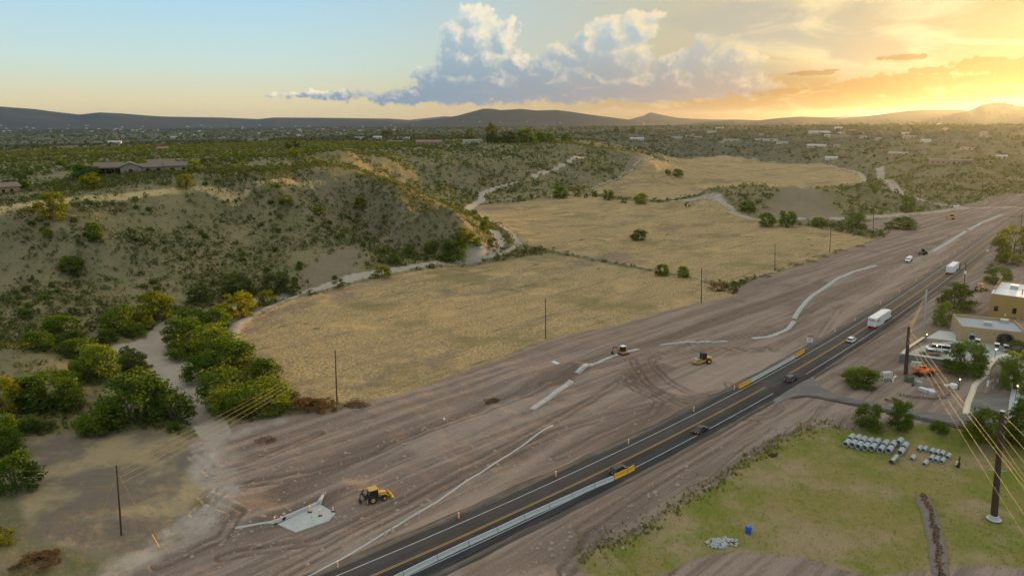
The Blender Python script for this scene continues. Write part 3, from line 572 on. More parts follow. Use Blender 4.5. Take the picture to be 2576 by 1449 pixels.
tag(ribbon('road_markings', RD, -LW - .08, -LW + .08, .005, M_WHITE), kind='structure')
for a, b in (((700, 1600), (1949, 991)), ((2032, 942), (2576, 570))):
    tag(ribbon('road_markings', clip(RD, a, b), LW - .08, LW + .08, .005, M_WHITE), kind='structure')
for a, b in (((700, 1600), (1934, 972)), ((1995, 938), (2576, 570))):
    for s_ in (-.16, .16): tag(ribbon('road_markings', clip(RD, a, b), s_ - .06, s_ + .06, .005, M_YELLOW), kind='structure')
def poly_sheet(name, pts, z, m, thick=.15):
    n = len(pts); V = [(x_, y_, z) for x_, y_ in pts] + [(x_, y_, z - thick) for x_, y_ in pts]
    me = bpy.data.meshes.new(name); bm = bmesh.new(); vs = [bm.verts.new(v) for v in V]; bm.faces.new(vs[:n])
    for i in range(n): bm.faces.new((vs[(i + 1) % n], vs[i], vs[i + n], vs[(i + 1) % n + n]))
    bmesh.ops.recalc_face_normals(bm, faces=bm.faces); bm.to_mesh(me); bm.free(); me.materials.append(m); o = bpy.data.objects.new(name, me); col.objects.link(o); return o
UP = [(2046, 944), (2050, 957), (2062, 971), (2084, 983), (2125, 997), (2200, 1013), (2300, 1031), (2432, 1050), (2576, 1068), (2720, 1085)]
LO = [(2740, 1112), (2576, 1094), (2440, 1073), (2330, 1050), (2211, 1024), (2117, 1007), (2060, 996), (2030, 992), (2003, 994), (1975, 1004), (1950, 1018)]
tag(poly_sheet('side_road', FL(*UP, *LO, (1940, 990), (2010, 950)), -.012, M_DRIVE, .12), kind='structure')
tag(poly_sheet('side_road_shoulder', FL((1985, 1003), (2003, 996), (2030, 994), (2060, 998), (2117, 1009), (2211, 1026), (2330, 1052), (2440, 1075), (2440, 1082), (2330, 1060), (2211, 1033), (2117, 1014), (2060, 1002), (2030, 998), (2008, 1001)), -.02, M_ASPH, .12), kind='structure')
tag(poly_sheet('gate_apron_pavement', APRON, .02, M_DRIVE), kind='structure')
# poured kerbs and gutters of the new roundabout
KERBS = [([(1338, 1031), (1360, 1016), (1400, 988), (1437, 963)], .75), ([(1451, 947), (1480, 925), (1510, 906), (1540, 889), (1575, 880), (1606, 874)], .7), ([(1660, 866), (1700, 863), (1740, 861), (1790, 860), (1830, 859)], .55),
         ([(1893, 853), (1930, 848), (1965, 837), (1985, 825), (1997, 809)], .75), ([(1998, 802), (2012, 778), (2037, 750), (2070, 723), (2110, 700), (2150, 683), (2203, 669)], .85),
         ([(775, 1449), (850, 1410), (900, 1381), (947, 1352), (1020, 1308), (1100, 1262), (1180, 1208), (1300, 1130), (1350, 1097), (1391, 1068)], .14), ([(740, 1466), (775, 1449)], .16), ([(2348, 632), (2430, 582)], 1.0), ([(2436, 579), (2468, 560), (2522, 540)], 1.0)]
for pts, w in KERBS:
    ln = dense(FL(*pts), 1.2)
    if w > .3:
        ln = dense(FL(*pts), .6); st_n = 10; ke = bpy.data.objects.new('kerb', None); col.objects.link(ke); tag(ke, kind='structure')
        for i in range(0, len(ln) - 2, st_n):
            sg = ln[i:i + st_n + 1].copy(); d_ = sg[-1] - sg[0]; d_ /= np.hypot(*d_); sg[0] += d_ * .05; sg[-1] -= d_ * .05
            if len(sg) > 2: ribbon('gutter_length', sg, -w, w * .55, .10, M_CONC2, .35, parent=ke, follow=True); ribbon('kerb_length', sg, w * .56, w, .24, M_CONC2, .5, parent=ke, follow=True)
    else: tag(ribbon('kerb', ln, -w, w, .16, M_CONC, .4, .02, follow=True), kind='structure')
tag(poly_sheet('concrete_slab_pavement', SLAB, .10, M_CONC2, .3), kind='structure')
sw = dense(FL((592, 1333), (640, 1325), (688, 1317), (745, 1293), (803, 1267)), 1.0)

# ------------------------------------------------------------------ vegetation
def leaf_material(name, dark, light, trans, individual):
    m = bpy.data.materials.new(name); m.use_nodes = True; t = m.node_tree; t.nodes.clear(); q = G(t)
    o = q.new('ShaderNodeOutputMaterial')
    if individual: oi = q.new('ShaderNodeObjectInfo'); r = X(q, oi.outputs['Random'])
    else: r = q.attr('tint')
    lf = q.attr('leaf')
    c = q.mix(lf * .6 + r * .4, dark, light)
    c = q.mix(q.step(r, .72, 1.0) * .5, c, (light[0] * 1.35, light[1] * 1.12, light[2] * 1.1))
    d = q.new('ShaderNodeBsdfDiffuse'); q.link(c, d.inputs[0])
    tr = q.new('ShaderNodeBsdfTranslucent'); q.link(q.mix(1.0, c, trans, 'MULTIPLY'), tr.inputs[0])
    ms = q.new('ShaderNodeMixShader'); ms.inputs[0].default_value = .5; q.link(d.outputs[0], ms.inputs[1]); q.link(tr.outputs[0], ms.inputs[2]); q.link(ms.outputs[0], o.inputs[0])
    return m
ML_TREE = leaf_material('mesquite_leaves', (.034, .060, .018), (.135, .160, .032), (2.1, 2.7, .4), True)
ML_YEL = leaf_material('sunlit_palo_verde_leaves', (.12, .125, .012), (.26, .235, .022), (1.1, 1.45, .35), True)  # palo verde yellow, with the low sunlight on lit crowns put into the colour
ML_DARK = leaf_material('dark_leaves', (.042, .062, .026), (.10, .125, .045), (2.4, 2.0, .8), True)
ML_SCRUB = leaf_material('scrub_leaves', (.060, .078, .030), (.15, .165, .060), (1.4, 1.65, .6), True)
ML_STUFF = leaf_material('scrub_mass_leaves', (.050, .066, .026), (.145, .158, .056), (1.4, 1.65, .6), False)
ML_DRY = leaf_material('dry_brush_leaves', (.12, .075, .038), (.24, .15, .075), (1.6, 1.3, .9), True)
M_BARK = simple('bark', (.11, .085, .065), .9, var=.2, scale=4)

def crown(r, n_clump, n_leaf, size, flat=1.0, low=.12):
    """leaf-sized faces in clumps through a dome; x, y within .5, z up to 1"""
    cs = []
    while len(cs) < n_clump:
        a = r.uniform(0, 2 * math.pi); h = r.uniform(low + .03, .90); w = math.sqrt(max(0, 1 - ((h - .35) / .60) ** 2)) if h > .35 else .86 + .14 * (h - low) / (.36 - low)
        k = r.uniform(.25, 1) ** .5 * w * .42
        cs.append((math.cos(a) * k * r.uniform(.85, 1.15), math.sin(a) * k, h, r.uniform(.10, .19)))
    cs = np.array(cs); idx = r.integers(0, n_clump, n_leaf)
    d = r.normal(size=(n_leaf, 3)); d /= np.linalg.norm(d, axis=1, keepdims=True); d[:, 2] = np.where(r.random(n_leaf) < .55, np.abs(d[:, 2]), d[:, 2])
    p = cs[idx, :3] + d * cs[idx, 3:4] * r.uniform(.45, 1.08, (n_leaf, 1)) * np.array([1, 1, flat]); p[:, 2] = np.maximum(p[:, 2], low * .5)
    nrm = d + r.normal(size=(n_leaf, 3)) * .55; nrm /= np.linalg.norm(nrm, axis=1, keepdims=True)
    a = np.cross(nrm, r.normal(size=(n_leaf, 3))); a /= np.linalg.norm(a, axis=1, keepdims=True); b = np.cross(nrm, a)
    s = size * r.uniform(.55, 1.3, (n_leaf, 1)); s2 = s * r.uniform(.45, .8, (n_leaf, 1))
    V = np.stack([p - a * s, p + b * s2, p + a * s, p - b * s2], 1).reshape(-1, 3)
    tint = np.repeat(np.clip((cs[idx, 3] - .08) * 4 + r.random(n_leaf) * .6, 0, 1), 4)
    return V, np.arange(n_leaf * 4).reshape(-1, 4), tint
def mesh_only(name, V, Fq, m, attrs, smooth=False):
    o = mesh_np(name, V, Fq, m, smooth, attrs); me = o.data; bpy.data.objects.remove(o); return me
def tube_np(pts, rad, n=6):
    V = []; Fq = []
    for i, (p, r) in enumerate(zip(pts, rad)):
        p = Vector(p); d = (Vector(pts[min(i + 1, len(pts) - 1)]) - Vector(pts[max(i - 1, 0)])).normalized()
        a = d.cross(Vector((.3, .9, .2))).normalized(); b = d.cross(a)
        for k in range(n): t_ = 2 * math.pi * k / n; V.append(p + a * math.cos(t_) * r + b * math.sin(t_) * r)
        if i: Fq += [((i - 1) * n + k, (i - 1) * n + (k + 1) % n, i * n + (k + 1) % n, i * n + k) for k in range(n)]
    return V, Fq
def trunk(r):
    V, Fq = [], []
    for s in range(r.integers(3, 5)):
        a = r.uniform(0, 6.28); pts = [(0.01 * math.cos(a), .01 * math.sin(a), -.08)]; x_, y_ = 0, 0
        for h in (.12, .28, .46, .66): x_ += math.cos(a) * r.uniform(.04, .10); y_ += math.sin(a) * r.uniform(.04, .10); pts.append((x_, y_, h))
        v, f = tube_np(pts, (.03, .025, .019, .013, .006)); o_ = len(V); V += v; Fq += [tuple(i + o_ for i in q_) for q_ in f]
        for b_ in range(2):
            p_ = pts[2 + b_]; a2 = a + r.uniform(-1.4, 1.4); v, f = tube_np([p_, (p_[0] + math.cos(a2) * .1, p_[1] + math.sin(a2) * .1, p_[2] + .12), (p_[0] + math.cos(a2) * .2, p_[1] + math.sin(a2) * .2, p_[2] + .2)], (.014, .01, .004), 5)
            o_ = len(V); V += v; Fq += [tuple(i + o_ for i in q_) for q_ in f]
    return np.array([tuple(v) for v in V]), np.array(Fq)
r_ = np.random.default_rng(5)
KINDS = {'mesquite': ML_TREE, 'yellow': ML_YEL, 'dark': ML_DARK, 'scrub': ML_SCRUB, 'dry': ML_DRY}
CROWN, TRUNK = {}, []
for k in KINDS:
    CROWN[k] = []
    for i in range(4 if k != 'mesquite' else 6):
        n_l = {'mesquite': 3800, 'yellow': 2400, 'dark': 2600, 'scrub': 520, 'dry': 600}[k]
        V, Fq, ti = crown(r_, {'mesquite': 52, 'yellow': 40, 'dark': 40, 'scrub': 15, 'dry': 18}[k], n_l, {'mesquite': .030, 'yellow': .034, 'dark': .034, 'scrub': .058, 'dry': .05}[k], .8, .03 if k in ('mesquite', 'yellow', 'dark') else .0)
        CROWN[k].append(mesh_only(k + '_crown', V, Fq, KINDS[k], {'leaf': ti}))
for i in range(3): V, Fq = trunk(r_); TRUNK.append(mesh_only('trunk', V, Fq, M_BARK, None, True))
def put(name, me, parent=None):
    o = bpy.data.objects.new(name, me); col.objects.link(o)
    if parent: o.parent = parent
    return o
def empty(name, loc, rz=0.0, label=None, cat=None, group=None):
    o = bpy.data.objects.new(name, None); col.objects.link(o); o.location = loc; o.rotation_euler = (0, 0, rz); o.empty_display_size = .3; return tag(o, label, cat, group)
def dist(p): return math.sqrt(p[0] ** 2 + p[1] ** 2 + (CH - p[2]) ** 2)
def tree(u, v, w, h, kind, label, name='tree', group=None, trunk_=True):
    """u, v: foot of the plant in the photograph; w, h: its size there"""
    si = -ray(u, v)[2] / math.sqrt(1 + ((u - CX) / F) ** 2 + ((v - CY) / F) ** 2); h2 = max(h - .62 * w * si, .42 * h); v2 = v - .36 * w * si     # seen from above: part of the height is depth
    p = hit(u, v2); k = dist(p) / F; ww, hh = w * k, h2 * k * 1.12
    e = empty(name, (p[0], p[1], p[2] - .1), 0.0, label, 'tree' if name.endswith('tree') else 'bush', group)
    rz = random.uniform(0, 6.28)
    c = put('crown' if trunk_ else 'foliage', random.choice(CROWN[kind]), e); c.scale = (ww * .92, ww * .84, hh); c.rotation_euler[2] = rz
    if trunk_: t_ = put('trunk', random.choice(TRUNK), e); t_.scale = (ww * .8, ww * .8, hh); t_.rotation_euler[2] = rz
    return e
def z4(x_, y_): return x_ * .3334, 644 + y_ * .3334
def z1(x_, y_): return x_ * .3, 1019.2 + y_ * .3
GW = 'mesquite trees crowding the dry wash'
for q in [  # crown centre, foot, width, height in the enlarged left quarter
    (760, 1375, 330, 230, 'mesquite', 'low spreading mesquite at the left front end of the clump before the clearing'),
    (1080, 1325, 560, 450, 'mesquite', 'broadest mesquite of the clump left of the sandy wash with dark forked trunk'),
    (1350, 1285, 340, 280, 'mesquite', 'mesquite at the right end of the front clump leaning over the sandy wash'),
    (1230, 1130, 230, 180, 'mesquite', 'smaller mesquite behind the broad clump on the left bank of the wash'),
    (1030, 900, 250, 190, 'dark', 'dark twiggy thin tree on the left bank beside the widest sand of the wash'),
    (1340, 690, 330, 230, 'mesquite', 'bluish green mesquite at the upper bend of the right bank of the wash'),
    (1560, 770, 380, 260, 'mesquite', 'round mesquite on the right bank just below the upper bend of the wash'),
    (1320, 800, 220, 170, 'mesquite', 'low mesquite hanging over the sand at the middle of the right bank'),
    (1680, 910, 450, 310, 'mesquite', 'wide mesquite in the middle of the right bank row next to the dry field'),
    (1480, 980, 310, 240, 'mesquite', 'dark mesquite at the water side in the middle of the right bank row'),
    (1960, 985, 270, 240, 'mesquite', 'mesquite sticking out furthest into the dry field from the right bank row'),
    (1620, 1150, 430, 320, 'mesquite', 'big dark mesquite in the lower part of the right bank row'),
    (1950, 1240, 480, 340, 'mesquite', 'sunlit yellow topped mesquite at the lower right end of the bank row under the wires'),
    (1640, 1225, 270, 240, 'mesquite', 'mesquite at the lower left end of the right bank row above the track'),
    (1790, 1232, 260, 210, 'mesquite', 'small mesquite between the two at the lower end of the right bank row'),
    (1780, 490, 340, 220, 'yellow', 'golden lit tree at the top end of the wash row beside the field corner'),
    (1640, 570, 250, 190, 'mesquite', 'mesquite just below the golden lit tree at the field corner'),
    (1450, 570, 270, 180, 'mesquite', 'bluish mesquite left of the golden lit tree at the top of the wash row'),
    (1180, 515, 330, 240, 'yellow', 'yellow crowned tree on the left bank at the top of the open sand'),
    (900, 600, 310, 220, 'mesquite', 'mesquite with a yellow lit right edge at the foot of the left hill'),
    (820, 665, 180, 115, 'mesquite', 'small round mesquite left of the sand where the wash opens'),
    (1040, 608, 150, 95, 'mesquite', 'low mesquite at the very head of the open sand'),
    (1130, 560, 120, 110, 'yellow', 'small yellowish tree below the yellow crowned tree on the left bank'),
    (480, 695, 340, 240, 'mesquite', 'tall mesquite at the foot of the left hill behind the lit knoll'),
    (300, 725, 250, 150, 'mesquite', 'mesquite on the left behind the orange lit knoll crest'),
    (590, 785, 310, 170, 'mesquite', 'mesquite on the right shoulder of the orange lit knoll'),
    (760, 960, 340, 290, 'mesquite', 'large yellow topped mesquite right of the knoll above the clearing'),
    (650, 985, 220, 210, 'mesquite', 'dark mesquite in front of the large yellow topped one by the knoll'),
    (380, 1185, 490, 300, 'mesquite', 'wide yellow topped mesquite at the head of the grey clearing'),
    (240, 1180, 230, 240, 'mesquite', 'mesquite joined to the left side of the wide one at the clearing'),
    (560, 1175, 210, 200, 'mesquite', 'mesquite joined to the right side of the wide one at the clearing'),
    (50, 1235, 270, 270, 'yellow', 'yellow tree at the left picture edge above the clearing'),
    (330, 1345, 180, 135, 'scrub', 'grey green bush at the left margin of the clearing'),
    (210, 1355, 170, 140, 'mesquite', 'dark low mesquite at the left margin of the clearing beside a grey green bush'),
    (30, 1470, 270, 240, 'mesquite', 'bright green tree at the left picture edge beside the clearing'),
    (1800, 325, 340, 190, 'dark', 'dark tree in the shaded row under the left hill beyond the golden lit tree'),
    (2080, 300, 290, 180, 'dark', 'dark tree below the bare grey slope at the end of the shaded row'),
    (1500, 365, 220, 140, 'dark', 'dark tree at the left end of the shaded row under the left hill'),
    (2010, 378, 190, 125, 'yellow', 'yellowish spiky tree beside the path above the golden lit tree'),
    (2230, 312, 180, 95, 'scrub', 'grey green bush in the wash below the bare slope')]:
    u, v = z4(q[0] + (45 if 1250 < q[0] < 2000 and 600 < q[1] and q[0] + .5 * (1285 - q[1]) > 1370 else -40 if q[1] > 1100 and 600 < q[0] < 1400 else 0), q[1]); tree(u, v, q[2] * (.345 if q[0] > 1250 and q[1] > 600 else .31), q[3] * .32, q[4], q[5], 'mesquite_tree' if q[4] == 'mesquite' else ('bush' if q[4] == 'scrub' else 'desert_tree'), GW, q[4] != 'scrub')
for q in [(150, 765, 330, 340, 'mesquite', 'bushy tree with yellow flank at the lower left picture edge beside the wires'), (60, 480, 250, 250, 'mesquite', 'bright green tree behind the bushy one at the lower left picture edge'),
          (20, 1190, 200, 160, 'yellow', 'low yellowish bush in the lower left corner'), (330, 1420, 420, 130, 'dry', 'low dry russet bush in the bottom left corner below the tilted pole')]:
    u, v = z1(q[0], q[1]); tree(u, v, q[2] * .3, q[3] * .3, q[4], q[5], 'mesquite_tree' if q[4] == 'mesquite' else 'bush', GW if q[4] == 'mesquite' else None, q[4] == 'mesquite')
for q in [
    (1142, 664, 92, 62, 'mesquite', 'big rounded mesquite in the wash below the lit bluff'), (1172, 634, 72, 58, 'yellow', 'yellow green tree at the foot of the lit bluff end'), (1200, 622, 34, 26, 'mesquite', 'small tree wedged at the toe of the lit bluff'),
    (962, 703, 56, 36, 'yellow', 'bright lit bush beside the bend of the wash and the near field'), (850, 728, 46, 26, 'scrub', 'grey green bush left of the wash opposite the near field'), (1086, 676, 22, 14, 'dark', 'small dark bush in the sand below the big rounded mesquite'),
    (1219, 583, 30, 28, 'mesquite', 'round tree on the path at the right of the lit bluff'), (1240, 634, 42, 36, 'dark', 'dark bush in the wash at the path bend'), (1272, 612, 34, 20, 'scrub', 'bush on the island between the wash and the path bend'),
    (1030, 648, 46, 34, 'mesquite', 'mesquite in the bank row below the lit spur'), (990, 668, 40, 28, 'mesquite', 'mesquite at the left end of the bank row below the lit spur'), (1085, 640, 50, 36, 'mesquite', 'mesquite in the middle of the bank row below the lit spur'), (970, 640, 30, 22, 'yellow', 'yellow green bush above the bank row on the lit spur'),
    (1608, 608, 54, 30, 'mesquite', 'lone round tree standing in the middle of the dry fields'), (1665, 697, 44, 32, 'mesquite', 'left tree of the pair on the berm at the field corner'), (1718, 701, 38, 30, 'mesquite', 'right tree of the pair on the berm at the field corner'),
    (1612, 515, 44, 28, 'mesquite', 'largest round tree in the line between the middle and the far field'), (1530, 505, 38, 26, 'mesquite', 'round tree left of the largest in the line between the fields'), (1410, 501, 50, 30, 'mesquite', 'dark tree at the left end of the line between the fields'),
    (1452, 496, 24, 22, 'yellow', 'small lit tree beside the dark one at the start of the line between the fields'), (1496, 497, 16, 16, 'mesquite', 'small round tree third in the line between the fields'), (1474, 499, 14, 11, 'mesquite', 'tiny bush second in the line between the fields'), (1570, 512, 26, 14, 'scrub', 'low flat bush next to the largest tree in the line between the fields'),
    (1705, 445, 34, 18, 'mesquite', 'flat green bush at the edge of the far field by the bare bluff'), (1680, 440, 20, 12, 'mesquite', 'small green bush on the bare bluff toe by the far field'),
    (1928, 573, 52, 34, 'mesquite', 'tree with a clear forked trunk at the mesa side of the field'), (1978, 574, 52, 40, 'mesquite', 'dense round tree right of the forked one by the mesa track'), (2060, 571, 50, 22, 'mesquite', 'low wide bush midway along the track below the mesa'),
    (2110, 574, 42, 16, 'scrub', 'low grey bush beside the wide bush below the mesa'), (2150, 576, 62, 36, 'mesquite', 'tall tree behind the pole below the mesa'), (2268, 580, 76, 30, 'mesquite', 'wide bush at the right end of the row below the mesa'), (2224, 588, 28, 18, 'scrub', 'small bush under the right end of the row below the mesa'),
    (2282, 536, 38, 34, 'mesquite', 'tree at the right toe of the mesa beside a pole'), (1880, 533, 46, 24, 'mesquite', 'dark bush against the left flank of the graded mound'), (1730, 522, 20, 12, 'scrub', 'grey bush on the track at the left tip of the mesa'),
    (467, 478, 54, 33, 'yellow', 'bright yellow round tree alone on the plateau right of the drive'), (228, 476, 52, 34, 'yellow', 'bright yellow tree left of the curved drive on the plateau'), (130, 556, 74, 56, 'yellow', 'tall yellow tree on the crest at the left edge of the pale grass'),
    (215, 452, 74, 32, 'mesquite', 'dark green tree at the left end of the big tile roofed house'), (488, 434, 38, 25, 'mesquite', 'round green tree at the right end of the big tile roofed house'), (38, 475, 64, 18, 'mesquite', 'flat bright green tree behind the lit house on the left edge'), (372, 421, 26, 10, 'yellow', 'light green tree in the courtyard of the big tile roofed house'),
    (740, 398, 42, 20, 'yellow', 'bright green tree beside the drive on the far plateau'), (735, 376, 44, 20, 'dark', 'dark flat tree on the far edge of the plateau'), (560, 447, 16, 16, 'yellow', 'small yellow tree right of the big house'), (335, 455, 16, 10, 'yellow', 'small yellow bush in front of the big house'),
    (905, 530, 42, 30, 'yellow', 'lit bush on the back spur of the left hill'), (800, 545, 46, 22, 'yellow', 'lit low bush on the crest of the front spur'), (720, 520, 52, 26, 'yellow', 'yellow bush at the head of the front spur'), (120, 600, 26, 22, 'yellow', 'yellow bush just below the tall yellow tree on the crest'), (240, 608, 40, 42, 'mesquite', 'bright green bush high on the shaded face of the left hill'), (180, 690, 62, 36, 'mesquite', 'green bush pair half way up the shaded face of the left hill'),
    (1236, 362, 44, 50, 'dark', 'tallest dark tree on the knoll behind the bluffs'), (1278, 362, 62, 30, 'dark', 'wide dark tree right of the tallest on the knoll'), (1322, 360, 62, 32, 'mesquite', 'tree in the middle of the knoll grove'), (1368, 358, 66, 24, 'mesquite', 'tree at the right end of the knoll grove'), (1182, 354, 28, 30, 'dark', 'pointed dark tree at the left end of the knoll grove'), (1425, 358, 40, 18, 'mesquite', 'low tree trailing off right of the knoll grove'),
    (978, 348, 44, 18, 'dark', 'dark grove tree on the far flat left of the knoll'), (1002, 346, 16, 18, 'dark', 'slim tree right of the dark grove tree on the far flat'), (1550, 336, 18, 16, 'dark', 'far tree standing above the right plateau rim'), (1590, 336, 18, 14, 'dark', 'far tree right of its twin above the plateau rim'),
    (2165, 982, 100, 62, 'mesquite', 'round mesquite on the corner between the highway and the side road'), (2425, 955, 104, 84, 'mesquite', 'large bright mesquite in front of the parking lot and golf carts'), (2403, 784, 86, 62, 'mesquite', 'dense tree left of the tall tan building'), (2375, 826, 64, 56, 'mesquite', 'loose tree below the dense one beside the grey steel pole'),
    (2184, 1090, 68, 72, 'mesquite', 'left tree of the pair between the side road and the pipes'), (2262, 1092, 66, 74, 'mesquite', 'right tree of the pair between the side road and the pipes'), (2363, 1092, 48, 30, 'mesquite', 'round bush right of the tree pair behind the small pipes'), (2556, 990, 92, 100, 'mesquite', 'tree at the right picture edge beside the brick path'),
    (2490, 1128, 116, 86, 'mesquite', 'tree behind the big brown pole below the gate apron'), (2570, 1136, 82, 112, 'mesquite', 'tall tree at the right picture edge below the gate apron'), (2552, 890, 66, 30, 'dark', 'clipped dark shrub right of the arched door'), (2548, 672, 96, 84, 'yellow', 'big sunlit yellow tree at the right edge above the tan building'), (2510, 718, 64, 38, 'mesquite', 'shrub below the big sunlit tree at the right edge'), (2500, 690, 36, 22, 'scrub', 'low bush between the road sign and the sunlit tree'),
    (2245, 1015, 34, 18, 'scrub', 'shrub in the stone lined bed by the junk yard'), (2425, 540, 1, 1, 'scrub', '')]:
    if q[5]: tree(*q[:4], q[4], q[5], 'bush' if (q[4] == 'scrub' or 'bush' in q[5] or 'shrub' in q[5]) else 'mesquite_tree' if q[4] == 'mesquite' else 'desert_tree', None, not (q[4] == 'scrub' or 'bush' in q[5] or 'shrub' in q[5]))

# scrub: sampled over the slopes, thinned by what the ground is
def amask(name, px, py):
    i = np.interp(np.arctan2(px, py), AZ, np.arange(NA)).round().astype(int); j = np.interp(np.log(np.hypot(px, py)), DL, np.arange(ND)).round().astype(int)
    return M[name].reshape(NA, ND)[i, j]
def scatter(d0, d1, per, r):
    n = int(.5 * (d1 ** 2 - d0 ** 2) * R(84) / per); a = R(-42) + r.random(n) * R(84); d = np.sqrt(d0 ** 2 + r.random(n) * (d1 ** 2 - d0 ** 2))
    x_, y_ = np.sin(a) * d, np.cos(a) * d
    k = np.ones(n)
    for nm, f in (('m_dirt', 1), ('m_field', 1), ('m_sand', 1), ('m_lawn', 1), ('m_clear', .93), ('m_pale', .5), ('m_bare', .62)): k *= 1 - np.minimum(1, amask(nm, x_, y_) * f * 1.6)
    cl = fbm(x_ / 28, y_ / 28, 3, 71); k *= sstep(cl, .28, .56) * .85 + .15
    dr, _ = polyd(x_, y_, ROAD); k *= dr > 16; k *= polyg(x_, y_, LAWN) < -14
    k *= (polyg(x_, y_, TERR) < -1) * (polyg(x_, y_, APRON) < -3)
    m = r.random(n) < k
    return x_[m], y_[m]
rs = np.random.default_rng(9)
bx, by, bs = [], [], []
for d0, d1, per, s0, s1 in ((150, 460, 2.3, .8, 3.0), (460, 1000, 13, 1.6, 4.6), (1000, 2400, 130, 3.0, 7.5), (2400, 6500, 1300, 7, 17)):
    x_, y_ = scatter(d0, d1, per, rs); bx.append(x_); by.append(y_); bs.append(s0 + (s1 - s0) * rs.random(len(x_)) ** 2.4)
BX, BY, BS = map(np.concatenate, (bx, by, bs)); BD = np.hypot(BX, BY); BZ = gz(BX, BY)
# the 210 that look largest stand on their own
def inview(x_, y_, z_):
    zc = y_ * CP - (z_ - CH) * SP; u = CX + x_ / zc * F; v = CY - ((z_ - CH) * CP + y_ * SP) / zc * F
    return u, v
U_, V_ = inview(BX, BY, BZ)
big = np.where((U_ > 5) & (U_ < 2570) & (V_ < 1440), BS / BD, 0); order = []
NB = [('below the tall yellow tree on the crest', 130, 560), ('beside the bright green bush high on the left hill', 240, 600), ('below the lone bright yellow tree of the plateau', 467, 520), ('in the middle of the shaded left hill face', 330, 640), ('low on the shaded left hill face above the wash trees', 250, 760), ('beside the pair of green bushes half way up the left hill', 180, 690), ('at the left picture edge of the hill face', 30, 690), ('above the yellow crowned tree at the head of the sand', 400, 700), ('above the golden lit tree of the wash row', 560, 690), ('above the shaded tree row under the left hill', 640, 640), ('around the bare grey slope by the wash', 790, 640), ('on the front spur with its lit crest', 800, 560), ('in the gully between the two spurs', 930, 590), ('on the back spur running to the lit bluff', 1000, 520), ('on the lit bluff end above the big rounded mesquite', 1160, 580), ('high on the left hill under the pale grass band', 330, 530), ('on the crest at the head of the front spur', 640, 510), ('on the pale grass band itself', 300, 495), ('in front of the big tile roofed house', 350, 465), ('on the plateau right of the big house', 620, 430), ('behind the big tile roofed house', 400, 395), ('around the orange lit knoll on the left', 60, 900), ('on the edge of the grey clearing', 150, 1150), ('on the eroded bluffs behind the fields', 1300, 430), ('on the mesa between the fields', 1980, 500), ('on the slopes right of the dirt junction', 2400, 470), ('between the highway and the compound', 2300, 800), ('on the bank of the lawn', 1750, 1230), ('by the side road and the pipes', 2200, 1070), ('in the gap between the sandy wash and the left hill', 500, 740), ('on the brow right of the pale grass band', 800, 450)]
def near_mark(i): return min(NB, key=lambda q: (q[1] - U_[i]) ** 2 + ((q[2] - V_[i]) * 1.6) ** 2)[0]
count = {}
for i in np.argsort(-big)[:6000]:      # the largest of every neighbourhood
    k = near_mark(i)
    if big[i] > 0 and count.get(k, 0) < 9: count[k] = count.get(k, 0) + 1; order.append(i)
for i in order:
    nb = near_mark(i); lush = random.random() < .36
    lb = ('dark leafy green bush ' if lush else 'grey olive scrub bush ') + nb
    o = put('bush', random.choice(CROWN['mesquite'] if lush else CROWN['scrub']))
    o.location = (BX[i], BY[i], BZ[i] - .12); o.scale = (BS[i] * 1.15, BS[i] * 1.15, BS[i] * random.uniform(.6, .85)); o.rotation_euler[2] = random.uniform(0, 6.28); tag(o, lb, 'bush', lb.replace('bush', 'bushes'))
rest = np.ones(len(BX), bool); rest[order] = False
def mass(name, sel, n_leaf, size, clumps):
    idx = np.nonzero(sel)[0]; vs, ts, ls = [], [], []
    var = [crown(rs, clumps, n_leaf, size, .8, .03) for _ in range(7)]; pick = rs.integers(0, 7, len(idx))
    for k in range(7):
        I = idx[pick == k]
        if not len(I): continue
        V, _, lf = var[k]; a = rs.random(len(I)) * 6.28; ca, sa = np.cos(a)[:, None], np.sin(a)[:, None]; s = BS[I][:, None]; h = s * rs.uniform(.55, .95, (len(I), 1))
        P_ = np.stack([(V[None, :, 0] * ca - V[None, :, 1] * sa) * s * 1.15 + BX[I][:, None], (V[None, :, 0] * sa + V[None, :, 1] * ca) * s * 1.15 + BY[I][:, None], V[None, :, 2] * h + BZ[I][:, None] - .1], -1)
        vs.append(P_.reshape(-1, 3)); ts.append(np.repeat(rs.random(len(I)), len(V))); ls.append(np.tile(lf, len(I)))
    V = np.concatenate(vs)
    o = mesh_np(name, V, np.arange(len(V)).reshape(-1, 4), ML_STUFF, False, {'tint': np.concatenate(ts), 'leaf': np.concatenate(ls)}); return tag(o, kind='stuff')
mass('hillside_scrub', rest & (BD < 460), 34, .15, 8); mass('plateau_scrub', rest & (BD >= 460) & (BD < 1000), 24, .19, 6); ML_STUFF = leaf_material('far_brush_leaves', (.034, .050, .030), (.085, .105, .055), (1.1, 1.2, .7), False)  # far leaves toned darker and bluer to stand in for distance haze
mass('far_scrub', rest & (BD >= 1000) & (BD < 2400), 11, .27, 5); mass('valley_woodland', rest & (BD >= 2400), 6, .34, 4)
print('scrub', [int((rest & (BD < 460)).sum()), int((rest & (BD >= 460) & (BD < 1000)).sum()), int((rest & (BD >= 1000) & (BD < 2400)).sum()), int((rest & (BD >= 2400)).sum())])
